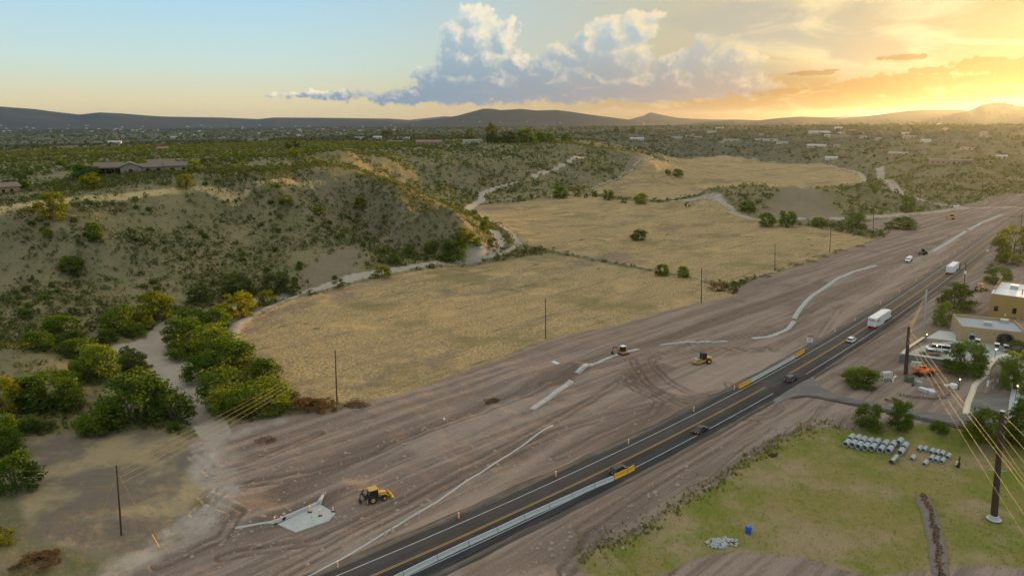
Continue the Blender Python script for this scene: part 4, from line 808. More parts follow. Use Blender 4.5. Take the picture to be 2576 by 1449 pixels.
# straw tussocks between the bushes of the near slopes
x_, y_ = scatter(150, 470, 1.7, rs); BX, BY = x_, y_; BS = .45 + .75 * rs.random(len(x_)); BD = np.hypot(BX, BY); BZ = gz(BX, BY)
ML_TUSS = leaf_material('tussock_straw', (.17, .145, .07), (.36, .30, .15), (1.4, 1.3, .8), False); _k = ML_STUFF; ML_STUFF = ML_TUSS
mass('hillside_tussocks', np.ones(len(BX), bool), 7, .24, 3); ML_STUFF = _k
# weeds and grass tufts along the lawn and its bank
def tufts(name, polyF, n, s0, s1, m, zoff=0):
    vs, tt = [], []
    while len(vs) < n:
        x_, y_ = polyF(); k = random.uniform(s0, s1); z_ = g1(x_, y_); a = random.uniform(0, 3.14); b = random.uniform(-.4, .4) * k
        dx, dy = math.cos(a) * k * .5, math.sin(a) * k * .5
        vs.append([(x_ - dx, y_ - dy, z_ - .05), (x_ + dx, y_ + dy, z_ - .05), (x_ + dx * .7 + b, y_ + dy * .7 + b, z_ + k * .8), (x_ - dx * .7 + b, y_ - dy * .7 + b, z_ + k * .7)]); tt += [random.random()] * 4
    V = np.array(vs).reshape(-1, 3); return tag(mesh_np(name, V, np.arange(len(V)).reshape(-1, 4), m, False, {'tint': tt, 'leaf': tt}), kind='stuff')
ML_GRASS = leaf_material('lawn_weeds', (.10, .115, .025), (.24, .235, .06), (1.6, 1.5, .8), False)
ML_STRAW = leaf_material('straw', (.20, .145, .06), (.36, .27, .12), (1.4, 1.3, .9), False)
def in_lawn():
    while True:
        u, v = random.uniform(1440, 2600), random.uniform(1075, 1449); p = P(u, v, -3)
        if polyg(np.array([p[0]]), np.array([p[1]]), LAWN)[0] > -1: return p[0], p[1]
tufts('lawn_weeds', in_lawn, 4200, .10, .24, ML_GRASS)
lawn_edge = dense(FL((1452, 1428), (1490, 1395), (1620, 1338), (1700, 1288), (1790, 1226), (1880, 1170), (1990, 1103), (2060, 1076), (2120, 1085), z=-3), .5)
def on_edge():
    q = lawn_edge[random.randrange(len(lawn_edge))]; return q[0] + random.gauss(0, 1.0), q[1] + random.gauss(0, 1.0)
tufts('lawn_edge_weeds', on_edge, 700, .25, .7, ML_GRASS)


# ------------------------------------------------------------------ mesh kit
class MB:
    def __init__(s): s.v, s.f = [], []
    def add(s, V, Fs, M_=None):
        o = len(s.v); s.v += [tuple(M_ @ Vector(v)) if M_ else tuple(v) for v in V]; s.f += [tuple(i + o for i in f) for f in Fs]; return s
    def box(s, x0, x1, y0, y1, z0, z1, M_=None, b=0.0):
        if b:                   # chamfered along every upright and top edge
            r = []
            for z_, k in ((z0, 0), (z1 - b, 0), (z1, b)):
                r.append([(x0 + k + b, y0 + k, z_), (x1 - k - b, y0 + k, z_), (x1 - k, y0 + k + b, z_), (x1 - k, y1 - k - b, z_), (x1 - k - b, y1 - k, z_), (x0 + k + b, y1 - k, z_), (x0 + k, y1 - k - b, z_), (x0 + k, y0 + k + b, z_)])
            return s.loft(r, M_=M_)
        return s.add([(x0, y0, z0), (x1, y0, z0), (x1, y1, z0), (x0, y1, z0), (x0, y0, z1), (x1, y0, z1), (x1, y1, z1), (x0, y1, z1)],
                     [(3, 2, 1, 0), (4, 5, 6, 7), (0, 1, 5, 4), (1, 2, 6, 5), (2, 3, 7, 6), (3, 0, 4, 7)], M_)
    def loft(s, rings, cap=True, M_=None):
        n = len(rings[0]); V = [p for r in rings for p in r]; Fs = []
        for i in range(len(rings) - 1):
            for k in range(n): Fs.append((i * n + k, i * n + (k + 1) % n, (i + 1) * n + (k + 1) % n, (i + 1) * n + k))
        if cap: Fs += [tuple(range(n - 1, -1, -1)), tuple(range((len(rings) - 1) * n, len(rings) * n))]
        return s.add(V, Fs, M_)
    def prism(s, prof, x0, x1, M_=None):      # outline in the y-z plane carried along x
        return s.loft([[(x0, y, z) for y, z in prof], [(x1, y, z) for y, z in prof]], M_=M_)
    def tube(s, pts, rad, n=8, cap=True, M_=None):
        rs_ = rad if isinstance(rad, (list, tuple)) else [rad] * len(pts); R_ = []
        for i, (p, r) in enumerate(zip(pts, rs_)):
            d = (Vector(pts[min(i + 1, len(pts) - 1)]) - Vector(pts[max(i - 1, 0)])).normalized(); a = d.cross(Vector((.12, .31, .94)) if abs(d.z) < .9 else Vector((.95, .2, .1))).normalized(); b = d.cross(a)
            R_.append([tuple(Vector(p) + a * math.cos(2 * math.pi * k / n) * r + b * math.sin(2 * math.pi * k / n) * r) for k in range(n)])
        return s.loft(R_, cap, M_)
    def wheel(s, x, y, r, w, n=14): return s.tube([(x - w / 2, y, r), (x - w / 2 * .8, y, r), (x + w / 2 * .8, y, r), (x + w / 2, y, r)], [r * .9, r, r, r * .9], n)
    def build(s, name, m, parent=None, smooth=False):
        me = bpy.data.meshes.new(name); me.from_pydata(s.v, [], s.f); bm = bmesh.new(); bm.from_mesh(me); bmesh.ops.recalc_face_normals(bm, faces=bm.faces); bm.to_mesh(me); bm.free()
        if smooth:
            me.polygons.foreach_set('use_smooth', np.ones(len(me.polygons), bool))
            try: me.set_sharp_from_angle(angle=R(35))
            except Exception: pass
        me.materials.append(m); o = bpy.data.objects.new(name, me); col.objects.link(o)
        if parent: o.parent = parent
        return o
def copy_tree(o, parent=None):
    c = o.copy(); col.objects.link(c)
    if parent: c.parent = parent
    for ch in list(o.children): copy_tree(ch, c)
    return c
def heading(p, q): return -math.atan2(q[0] - p[0], q[1] - p[1])       # z turn that points +y from p to q
def road_heading(p):
    A_ = np.array(ROAD); i = int(np.argmin(((A_ - np.array(p[:2])) ** 2).sum(1))); i = min(max(i, 1), len(A_) - 2); return heading(A_[i - 1], A_[i + 1])
def text_mesh(name, body, size, m, parent, loc, rot, ext=.004, bold=.02):
    c = bpy.data.curves.new(name, 'FONT'); c.body = body; c.size = size; c.extrude = ext; c.offset = bold * size; c.resolution_u = 2
    t_ = bpy.data.objects.new(name, c); me = bpy.data.meshes.new_from_object(t_); bpy.data.objects.remove(t_); me.materials.clear(); me.materials.append(m)
    o = bpy.data.objects.new(name, me); col.objects.link(o); o.parent = parent; o.location = loc; o.rotation_euler = rot; return o

M_WPAINT = simple('white_vehicle_paint', (.78, .80, .82), .35, var=.04, spec=.5)
M_TRAILER = simple('white_trailer_panel', (.72, .74, .76), .5, var=.08, scale=.6)
M_TROOF = simple('trailer_roof', (.80, .80, .78), .6, var=.1, scale=.5)
M_BLACKP = simple('black_vehicle_paint', (.010, .011, .014), .18, var=.1, spec=.6)
M_NAVYP = simple('dark_blue_vehicle_paint', (.012, .018, .028), .2, var=.1, spec=.6)
M_GREENP = simple('dark_green_vehicle_paint', (.014, .020, .018), .2, var=.1, spec=.6)
M_TANP = simple('tan_vehicle_paint', (.33, .27, .18), .35, var=.06)
M_GLASS = simple('dark_glass', (.012, .015, .018), .08, var=.05, spec=.7)
M_TYRE = simple('tyre_rubber', (.015, .015, .015), .85, var=.15)
M_RIM = simple('rim', (.35, .35, .36), .4, .6, var=.08)
M_CHASSIS = simple('chassis', (.02, .02, .021), .7, var=.2)
M_TAIL = simple('red_light_lens', (.45, .012, .012), .3, var=.05, emit=((1, .05, .03), .35))
M_HEAD = simple('headlight_lens', (.75, .75, .7), .2, var=.05)
M_AMBER = simple('amber_lens', (.8, .35, .03), .3, var=.05, emit=((1, .5, .1), .6))
M_PLATE = simple('number_plate', (.55, .5, .2), .5, var=.1)
M_CATY = simple('machine_yellow', (.55, .33, .035), .45, var=.14, scale=2)
M_CATY2 = simple('dusty_machine_yellow', (.42, .27, .06), .6, var=.2, scale=2)
M_STEEL = simple('worn_steel', (.30, .30, .31), .4, .7, var=.15)
M_DSTEEL = simple('dark_machine_steel', (.035, .037, .042), .55, .2, var=.2)
M_PURPLE = simple('purple_print', (.10, .035, .30), .5, var=.03)
M_ORNGP = simple('orange_print', (.75, .12, .05), .5, var=.03)
M_RED = simple('red_plastic', (.60, .035, .02), .5, var=.1)
M_ORANGE = simple('orange_plastic', (.75, .16, .02), .5, var=.1)
M_BYEL = simple('yellow_barrier_plastic', (.72, .37, .015), .45, var=.1, scale=2)
M_WHITEP = simple('white_plastic', (.75, .76, .76), .5, var=.05)
M_WOOD = simple('creosoted_wood', (.060, .034, .026), .85, var=.25, scale=2, bump=.3)
M_CORTEN = simple('brown_weathering_steel', (.060, .036, .024), .75, .1, var=.2, scale=1.2)
M_GALV = simple('galvanised_steel', (.42, .46, .49), .5, .4, var=.1)
M_WIRE = simple('wire_sun_gold', (.36, .27, .12), .65, .2, var=.05)  # gold sheen of the low sun put into the wire colour
M_TAN = simple('tan_stucco', (.40, .285, .155), .9, var=.08, scale=.7, bump=.15)
M_TAN2 = simple('ochre_stucco', (.36, .235, .085), .9, var=.08, scale=.7, bump=.15)
M_WROOF = simple('white_roof_coating', (.72, .76, .82), .7, var=.08, scale=.4)
M_GROOF = simple('grey_roof_membrane', (.33, .36, .40), .8, var=.1, scale=.4)
M_RROOF = simple('red_gravel_roof', (.27, .165, .125), .95, var=.14, scale=1.5)
M_TILE = simple('clay_roof_tiles', (.17, .13, .105), .85, var=.2, scale=2)
M_BLOCK = simple('grey_block_wall', (.15, .165, .18), .9, var=.14, scale=1.3)
M_CREAM = simple('cream_coping', (.60, .55, .43), .85, var=.08)
M_DOORW = simple('brown_door_wood', (.10, .055, .028), .7, var=.2)
M_BLACKM = simple('black_iron', (.02, .02, .022), .5, .3, var=.1)
M_LAMP = simple('lit_lamp_glass', (.9, .8, .5), .4, var=.02, emit=((1, .78, .32), 3))
M_PIPE = simple('concrete_pipe', (.37, .41, .43), .85, var=.12, scale=1.2, bump=.2)
M_STUCCO = [simple('house_stucco', c, .9, var=.08, scale=.6) for c in ((.44, .42, .39), (.36, .29, .22), (.27, .22, .18), (.50, .50, .50))]
M_HROOF = [simple('house_roof', c, .8, var=.12, scale=.6) for c in ((.42, .43, .45), (.27, .24, .22), (.24, .14, .10), (.34, .37, .40))]

# ------------------------------------------------------------------ road vehicles
def car(u, v, label, paint, L=4.6, Wd=1.86, Hh=1.5, kind='sedan', turn=None, lights=False, cat='car'):
    p = P(u, v, 0) if turn is None else (*P(u, v, turn[1])[:2], turn[1]); rz = road_heading(p) if turn is None else turn[0]
    e = empty('parked_car' if turn else 'car', (p[0], p[1], p[2] + .005), rz, label, cat, 'cars on the highway' if turn is None else None)
    w = Wd / 2; h = L / 2; bl = .52 * Hh + .1 if kind == 'sedan' else .56 * Hh + .1
    def ring(y, hw, z0, z1): return [(-hw * .96, y, z0), (-hw, y, z0 + .18), (-hw, y, z1 - .16), (-hw * .88, y, z1), (hw * .88, y, z1), (hw, y, z1 - .16), (hw, y, z0 + .18), (hw * .96, y, z0)]
    b = MB().loft([ring(-h, w * .84, .34, bl - .14), ring(-h + .18, w * .96, .26, bl - .02), ring(-h * .55, w, .24, bl), ring(0, w, .24, bl), ring(h * .42, w, .24, bl), ring(h * .6, w * .98, .24, bl - .06), ring(h - .25, w * .94, .26, bl - .17), ring(h, w * .78, .34, bl - .32)])
    b.build('body', paint, e, True)
    if kind == 'sedan': gs = ((-h * .78, .80, 0), (-h * .40, .74, 1), (h * .05, .74, 1), (h * .42, .84, 0))
    elif kind == 'wagon': gs = ((-h * .97, .84, 0), (-h * .86, .78, 1), (h * .12, .76, 1), (h * .46, .86, 0))
    else: gs = ((-h * .95, .86, 0), (-h * .9, .82, 1), (h * .52, .80, 1), (h * .78, .88, 0))
    def gr(y, k, t_): return [(-w * .90, y, bl - .05), (-w * (k if t_ else .9), y, bl - .04 if not t_ else Hh - .06), (w * (k if t_ else .9), y, bl - .04 if not t_ else Hh - .06), (w * .90, y, bl - .05)]
    MB().loft([gr(*q) for q in gs]).build('window_band', M_GLASS, e)
    y0, y1 = gs[1][0], gs[2][0]; MB().loft([[(-w * .76, y0 - .05, Hh - .09), (-w * .68, y0, Hh), (w * .68, y0, Hh), (w * .76, y0 - .05, Hh - .09)], [(-w * .77, (y0 + y1) / 2, Hh - .09), (-w * .70, (y0 + y1) / 2, Hh + .025), (w * .70, (y0 + y1) / 2, Hh + .025), (w * .77, (y0 + y1) / 2, Hh - .09)], [(-w * .76, y1 + .06, Hh - .09), (-w * .68, y1, Hh), (w * .68, y1, Hh), (w * .76, y1 + .06, Hh - .09)]]).build('roof', paint, e, True)
    pl = MB()
    for sx in (-1, 1):
        for yb, yt in ((gs[0][0], gs[1][0]), ((gs[1][0] + gs[2][0]) / 2 - .05, (gs[1][0] + gs[2][0]) / 2 - .05), (gs[3][0], gs[2][0])): pl.tube([(sx * w * .905, yb, bl - .05), (sx * w * gs[1][1] * 1.01, yt, Hh - .05)], .045, 5)
    pl.build('pillars', paint, e)
    r = .34 if kind == 'sedan' else .37
    for sx in (-1, 1):
        for yy in (-h * .60, h * .64):
            t_ = MB().wheel(sx * (w - .10), yy, r, .24).build('wheel', M_TYRE, e); MB().tube([(sx * (w + .025), yy, r), (sx * (w - .02), yy, r)], [r * .55, r * .62], 10).build('rim', M_RIM, t_)
        MB().box(sx * w * .80 - .16, sx * w * .80 + .14, -h - .015, -h + .10, bl - .34, bl - .18).build('tail_light', M_TAIL, e)
        MB().box(sx * w * .70 - .2, sx * w * .70 + .12, h - .10, h - .02, bl - .46, bl - .32).build('headlight', M_AMBER if lights else M_HEAD, e)
        MB().box(sx * (w + .02) - .08, sx * (w + .02) + .08, gs[3][0] - .35, gs[3][0] - .15, bl - .05, bl + .10).build('mirror', paint, e)
    MB().box(-w * .8, w * .8, -h - .05, -h + .06, .3, .46).build('bumper', M_CHASSIS, e); MB().box(-.26, .26, -h - .065, -h - .03, .55, .68).build('number_plate', M_PLATE, e)
    return e
car(1558, 1187, 'black hatchback beside the near yellow water barrier on the highway', M_BLACKP, 4.4, 1.86, 1.52, 'wagon', lights=True)
car(1763, 1085, 'dark green sedan driving between the side road and the near barriers', M_GREENP, 4.8, 1.86, 1.45, 'sedan')
car(1990, 958, 'dark blue boxy wagon on the highway at the mouth of the side road', M_NAVYP, 4.7, 1.95, 1.78, 'wagon')
car(2142, 859, 'white hatchback following the lettered lorry on the highway', M_WPAINT, 4.4, 1.85, 1.58, 'wagon')

def lorry(u, v, label, cabpaint, lettered):
    p = P(u, v, 0); p = (p[0], p[1]); A_ = np.array(ROAD); rz = road_heading(p); e = empty('lorry', (p[0], p[1], .005), rz, label, 'truck', 'lorries on the highway')
    L = 14.6; w = 1.3
    MB().box(-w, w, 0, L, 1.15, 4.08, b=.05).build('trailer_box', M_TRAILER, e)
    MB().box(-w + .06, w - .06, .05, L - .05, 4.085, 4.12).build('trailer_roof', M_TROOF, e)
    for sx in (-1, 1):
        d = MB().box(min(sx * .02, sx * 1.2), max(sx * .02, sx * 1.2), -.03, .01, 1.3, 3.95).build('rear_door', M_TRAILER, e)
        MB().tube([(sx * .35, -.05, 1.35), (sx * .35, -.05, 3.9)], .025, 6).build('lock_rod', M_STEEL, d)
        MB().box(sx * 1.1 - .16, sx * 1.1 + .16, -.06, .0, .92, 1.08).build('tail_light', M_TAIL, e)
        MB().box(sx * 1.28 - .02, sx * 1.28 + .02, 3, 9.5, .55, 1.1).build('side_skirt', M_TRAILER, e)
    MB().box(-1.25, 1.25, -.05, .12, .48, .62).build('underride_bar', M_RED, e)
    MB().box(-.45, .45, .2, L - .5, .95, 1.15).build('trailer_frame', M_CHASSIS, e)
    def wh(x_, y_, r=.5): t_ = MB().wheel(x_, y_, r, .55).build('wheel', M_TYRE, e); MB().tube([(x_ * 1.0 + (.285 if x_ > 0 else -.285), y_, r), (x_ + (.25 if x_ > 0 else -.25), y_, r)], [r * .5, r * .56], 10).build('rim', M_RIM, t_)
    for sx in (-1, 1):
        for y_ in (1.4, 2.7, L - 1.0, L + .3): wh(sx * 1.0, y_)
        wh(sx * 1.08, L + 4.3)
    y0 = L + .75
    MB().box(-.5, .5, L - 1.6, y0 + 4.4, .75, 1.0).build('tractor_frame', M_CHASSIS, e)
    def rg(y_, hw, z0, z1): return [(-hw, y_, z0), (-hw, y_, z1 - .25), (-hw * .8, y_, z1), (hw * .8, y_, z1), (hw, y_, z1 - .25), (hw, y_, z0)]
    MB().loft([rg(y0, 1.2, .9, 3.95), rg(y0 + 1.3, 1.22, .9, 3.9), rg(y0 + 2.0, 1.2, .9, 3.25), rg(y0 + 2.5, 1.15, .9, 2.5)]).build('cab', cabpaint, e, True)
    MB().loft([rg(y0 + 2.45, 1.08, .8, 2.2), rg(y0 + 3.4, 1.02, .7, 1.95), rg(y0 + 4.1, .85, .6, 1.7)]).build('hood', cabpaint, e, True)
    MB().add([(-1.05, y0 + 2.06, 3.1), (1.05, y0 + 2.06, 3.1), (1.0, y0 + 2.53, 2.3), (-1.0, y0 + 2.53, 2.3)], [(0, 1, 2, 3)]).build('windscreen', M_GLASS, e)
    for sx in (-1, 1):
        MB().box(sx * 1.225 - .012, sx * 1.225 + .012, y0 + 1.35, y0 + 2.05, 2.05, 2.75).build('side_window', M_GLASS, e)
        MB().box(sx * 1.42 - .08, sx * 1.42 + .08, y0 + 2.15, y0 + 2.3, 1.9, 2.7).build('mirror', M_CHASSIS, e)
        MB().tube([(sx * .9, y0 + 1.0, .8), (sx * .9, y0 + 2.0, .8)], .33, 10).build('fuel_tank', M_STEEL, e)
    if lettered:
        # rear and flank of the trailer carry the carrier's name
        for loc, rot, sz in (((-1.06, -.036, 2.95), (math.pi / 2, 0, 0), .98), ((1.31, .7, 2.35), (math.pi / 2, 0, math.pi / 2), 1.75)):
            a = text_mesh('lettering', 'Fed', sz, M_PURPLE, e, loc, rot); wdt = a.dimensions.x if a.dimensions.x else sz * 1.4
            wdt = max(v_.co.x for v_ in a.data.vertices) + .03 * sz
            o2 = (loc[0] + wdt, loc[1], loc[2]) if rot[2] == 0 else (loc[0], loc[1] + wdt, loc[2]); text_mesh('lettering', 'Ex', sz, M_ORNGP, e, o2, rot)
    return e
lorry(2191, 829, 'white lorry lettered on rear doors and flank, nearer of the two on the highway', M_WPAINT, True)
lorry(2386, 692, 'plain white box lorry, farther of the two on the highway', M_GREENP, False)

# ------------------------------------------------------------------ machines
def wheels(e, spec, rimm=M_CATY):
    for x_, y_, r, w in spec:
        t_ = MB().wheel(x_, y_, r, w, 16).build('wheel', M_TYRE, e); s_ = 1 if x_ > 0 else -1; MB().tube([(x_ + s_ * (w / 2 + .02), y_, r), (x_ + s_ * (w / 2 - .06), y_, r)], [r * .5, r * .58], 12).build('rim', rimm, t_)
def cab(e, x0, x1, y0, y1, z0, z1, roofm, tilt=.08):
    MB().loft([[(x0, y0, z0), (x1, y0, z0), (x1, y1, z0), (x0, y1, z0)], [(x0 + tilt, y0 + tilt, z1), (x1 - tilt, y0 + tilt, z1), (x1 - tilt, y1 - tilt, z1), (x0 + tilt, y1 - tilt, z1)]]).build('cab_glass', M_GLASS, e)
    f = MB()
    for xa, ya, xb, yb in ((x0, y0, x0 + tilt, y0 + tilt), (x1, y0, x1 - tilt, y0 + tilt), (x1, y1, x1 - tilt, y1 - tilt), (x0, y1, x0 + tilt, y1 - tilt)): f.tube([(xa, ya, z0 - .05), (xb, yb, z1)], .05, 6)
    f.build('cab_posts', M_DSTEEL, e); MB().box(x0 - .03, x1 + .03, y0 - .08, y1 + .08, z1, z1 + .16, b=.06).build('cab_roof', roofm, e)
def machine(name, u, v, rz, label, cat='machine', z=None, s=1.0):
    p = hit(u, v); e = empty(name, (p[0], p[1], p[2] - .03), rz, label, cat); e.scale = (s, s, s); return e
# backhoe loader: bucket forward, digging arm folded behind
pb, pf = P(925, 1262), P(975, 1247); e = machine('backhoe_loader', 944, 1260, heading(pb, pf), 'yellow backhoe loader with folded black digging arm beside the concrete slab', s=1.0)
wheels(e, [(-.85, -.75, .78, .5), (.85, -.75, .78, .5), (-.82, 1.55, .5, .36), (.82, 1.55, .5, .36)])
MB().box(-.42, .42, -1.6, 2.1, .55, 1.0).build('frame', M_DSTEEL, e)
MB().loft([[(-.5, .45, .95), (.5, .45, .95), (.5, .45, 1.75), (-.5, .45, 1.75)], [(-.48, 1.6, .9), (.48, 1.6, .9), (.48, 1.6, 1.62), (-.48, 1.6, 1.62)], [(-.4, 2.15, .9), (.4, 2.15, .9), (.38, 2.15, 1.45), (-.38, 2.15, 1.45)]]).build('engine_hood', M_CATY, e, True)
cab(e, -.78, .78, -1.25, .42, 1.15, 2.62, M_CATY, .06)
for sx in (-1, 1):
    MB().tube([(sx * .62, .4, 1.5), (sx * .66, 1.7, 1.25), (sx * .66, 2.75, .55)], [.11, .11, .09], 6).build('loader_arm', M_CATY, e)
    MB().box(sx * .8 - .25, sx * .8 + .25, -1.2, -.35, 1.55, 1.65).build('mudguard', M_DSTEEL, e)
    st = MB().tube([(sx * .75, -1.75, 1.2), (sx * .95, -1.85, .35)], .07, 6).build('stabiliser', M_CATY, e); MB().box(sx * .95 - .2, sx * .95 + .2, -2.0, -1.7, .25, .33).build('foot_pad', M_DSTEEL, st)
MB().prism([(2.75, .2), (3.45, .16), (3.5, .24), (3.0, .36), (2.9, 1.0), (2.78, 1.05), (2.7, .6)], -1.15, 1.15).build('front_bucket', M_CATY, e)
MB().tube([(0, -1.75, .9), (0, -2.5, 2.3), (0, -2.15, 3.0)], [.2, .17, .12], 6).build('boom', M_DSTEEL, e)
MB().tube([(0, -2.15, 3.0), (0, -2.85, 2.0), (0, -3.0, 1.2)], [.12, .14, .1], 6).build('dipper_arm', M_DSTEEL, e); MB().prism([(-3.1, 1.25), (-2.7, 1.1), (-2.55, .7), (-2.9, .45), (-3.2, .7)], -.3, .3).build('rear_bucket', M_DSTEEL, e)
MB().tube([(.12, -1.8, 1.5), (.12, -2.4, 2.75)], .06, 6).build('hydraulic_ram', M_STEEL, e)
# soil compactor
pb, pf = P(1788, 909), P(1746, 913); e = machine('soil_compactor', 1767, 914, heading(pb, pf), 'yellow single drum soil compactor parked on the graded earth inside the kerb ring', s=1.12)
MB().tube([(-1.05, 1.75, .76), (-1.04, 1.75, .76), (1.04, 1.75, .76), (1.05, 1.75, .76)], [.70, .76, .76, .70], 24).build('drum', M_STEEL, e, True)
fr = MB();
for sx in (-1, 1): fr.box(sx * 1.22 - .1, sx * 1.22 + .1, .6, 2.75, .62, .98)
fr.box(-1.32, 1.32, 2.6, 2.85, .6, 1.0); fr.box(-1.32, 1.32, .55, .8, .6, 1.0); fr.build('drum_frame', M_CATY, e)
wheels(e, [(-.85, -1.35, .74, .55), (.85, -1.35, .74, .55)])
MB().box(-.7, .7, -.8, .55, .6, 1.2).build('platform', M_CATY, e); cab(e, -.75, .75, -.75, .5, 1.2, 2.85, M_DSTEEL, .06)
MB().loft([[(-.72, -.8, .8), (.72, -.8, .8), (.72, -.8, 1.85), (-.72, -.8, 1.85)], [(-.72, -1.9, .8), (.72, -1.9, .8), (.7, -1.9, 1.75), (-.7, -1.9, 1.75)], [(-.66, -2.6, .85), (.66, -2.6, .85), (.6, -2.6, 1.5), (-.6, -2.6, 1.5)]]).build('engine_hood', M_CATY, e, True)
MB().tube([(.4, -1.4, 1.8), (.4, -1.4, 2.3)], .05, 6).build('exhaust', M_DSTEEL, e)
# mini excavator
pb, pf = P(1575, 890), P(1540, 896); e = machine('mini_excavator', 1567, 893, heading(pb, pf), 'dark mini excavator with curled arm working at the end of the curved kerb', s=1.25)
for sx in (-1, 1): MB().prism([(-1.0, .12), (-.8, 0), (.8, 0), (1.0, .12), (1.0, .35), (.8, .48), (-.8, .48), (-1.0, .35)], sx * .72 - .2, sx * .72 + .2).build('track', M_TYRE, e)
MB().box(-.5, .5, -.7, .7, .2, .45).build('undercarriage', M_DSTEEL, e); MB().box(-.75, .75, -1.15, .75, .52, 1.05, b=.12).build('counterweight_deck', M_CATY, e); cab(e, -.7, .35, -.35, .75, 1.05, 2.3, M_WHITEP, .05)
MB().tube([(.45, .7, .9), (.45, 1.6, 2.1), (.45, 2.5, 2.25)], [.14, .14, .1], 6).build('boom', M_DSTEEL, e); MB().tube([(.45, 2.5, 2.25), (.45, 2.95, 1.1)], [.11, .08], 6).build('dipper_arm', M_DSTEEL, e); MB().prism([(2.8, 1.15), (3.1, 1.0), (3.05, .5), (2.6, .35), (2.55, .7)], .2, .7).build('bucket', M_DSTEEL, e)
MB().box(-.75, .75, -1.55, -1.4, .05, .45).build('dozer_blade', M_DSTEEL, e)
# water truck coming towards us
pb, pf = P(2290, 652), P(2275, 664); e = machine('water_truck', 2285, 660, heading(pb, pf), 'white water tank truck facing the camera on the graded earth', 'truck', s=1.0)
MB().box(-.45, .45, -3.2, 3.6, .7, .95).build('frame', M_CHASSIS, e)
MB().loft([[(1.2 * math.cos(a) * .95, y_, 1.95 + .85 * math.sin(a)) for a in np.linspace(0, 2 * math.pi, 17)[:-1]] for y_ in (-3.3, -3.25, .9, .95)]).build('water_tank', M_WPAINT, e, True)
def rg(y_, hw, z0, z1): return [(-hw, y_, z0), (-hw, y_, z1 - .2), (-hw * .85, y_, z1), (hw * .85, y_, z1), (hw, y_, z1 - .2), (hw, y_, z0)]
MB().loft([rg(1.1, 1.15, .9, 2.7), rg(2.1, 1.12, .9, 2.65), rg(2.55, 1.1, .9, 1.85)]).build('cab', M_WPAINT, e, True); MB().loft([rg(2.5, .95, .75, 1.8), rg(3.5, .9, .7, 1.65), rg(3.8, .8, .65, 1.45)]).build('hood', M_WPAINT, e, True)
MB().add([(-.95, 2.17, 2.5), (.95, 2.17, 2.5), (.98, 2.56, 1.9), (-.98, 2.56, 1.9)], [(0, 1, 2, 3)]).build('windscreen', M_GLASS, e); MB().box(-.5, .5, 3.8, 3.83, .75, 1.3).build('grille', M_CHASSIS, e); MB().box(-1.1, 1.1, 3.7, 3.9, .45, .68).build('bumper', M_CHASSIS, e)
for sx in (-1, 1): MB().box(sx * .75 - .13, sx * .75 + .13, 3.72, 3.82, .95, 1.15).build('headlight', M_HEAD, e)
wheels(e, [(sx * 1.0, y_, .5, .36) for sx in (-1, 1) for y_ in (-2.3, -1.1, 2.9)], M_RIM)
MB().box(-1.2, 1.2, -3.6, -3.35, .8, 1.1).build('spray_bar', M_DSTEEL, e)
# trencher / grader in the dust beyond it
pb, pf = P(2332, 634), P(2308, 643); e = machine('trenching_machine', 2321, 641, heading(pb, pf), 'dark dusty trenching machine at the near end of the far kerb', s=1.15)
wheels(e, [(sx * 1.0, y_, .65, .45) for sx in (-1, 1) for y_ in (-1.6, 1.4)], M_DSTEEL); MB().box(-.7, .7, -2.4, 2.2, .8, 1.4).build('body', M_DSTEEL, e); cab(e, -.6, .6, -.6, .6, 1.4, 2.6, M_DSTEEL, .05); MB().box(-.6, .6, -2.3, -.7, 1.4, 1.9).build('engine_hood', M_CATY2, e)
MB().tube([(0, 2.1, 1.2), (0, 3.2, 1.0), (0, 4.2, .4)], [.2, .25, .3], 8).build('digging_boom', M_DSTEEL, e); MB().box(-1.2, 1.2, -3.0, -2.7, .1, .9).build('blade', M_DSTEEL, e)
# far yellow dozer
pb, pf = P(2402, 551), P(2380, 553); e = machine('bulldozer', 2392, 552, heading(pb, pf), 'yellow bulldozer far off near the end of the highway works', s=1.3)
for sx in (-1, 1): MB().prism([(-1.4, .2), (-1.1, 0), (1.1, 0), (1.4, .2), (1.4, .6), (1.1, .85), (-1.1, .85), (-1.4, .6)], sx * .95 - .25, sx * .95 + .25).build('track', M_TYRE, e)
MB().box(-.65, .65, -1.3, 1.4, .5, 1.6, b=.1).build('engine_hood', M_CATY, e); cab(e, -.6, .6, -1.1, .2, 1.6, 2.8, M_CATY, .05); MB().box(-1.5, 1.5, 2.0, 2.2, .1, 1.2).build('blade', M_CATY2, e)
for sx in (-1, 1): MB().tube([(sx * 1.1, .2, .6), (sx * 1.1, 2.0, .5)], .09, 6).build('push_arm', M_CATY2, e)
# yellow tractor with canopy behind the trees
e = machine('yellow_tractor', 2467, 733, R(-70), 'yellow canopy tractor parked behind the tall tan building', s=1.35)
wheels(e, [(sx * .85, -.8, .65, .4) for sx in (-1, 1)] + [(sx * .75, 1.3, .42, .3) for sx in (-1, 1)]); MB().box(-.5, .5, .2, 1.9, .7, 1.4, b=.08).build('engine_hood', M_CATY, e); MB().box(-.6, .6, -1.5, .2, .6, 1.0).build('frame', M_CATY2, e); MB().box(-.75, .75, -1.3, .5, 2.35, 2.5, b=.05).build('canopy', M_CATY, e)
q_ = MB();
for sx in (-1, 1):
    for y_ in (-1.2, .4): q_.tube([(sx * .65, y_, .9), (sx * .68, y_, 2.36)], .04, 5)
q_.build('canopy_posts', M_DSTEEL, e); MB().box(-.9, .9, 2.2, 2.6, .2, .8).build('front_bucket', M_CATY2, e)
car(2407, 521, 'white off-road wagon parked at the far dirt junction', M_WPAINT, 4.9, 1.9, 1.8, 'wagon', (R(95), 0.0))
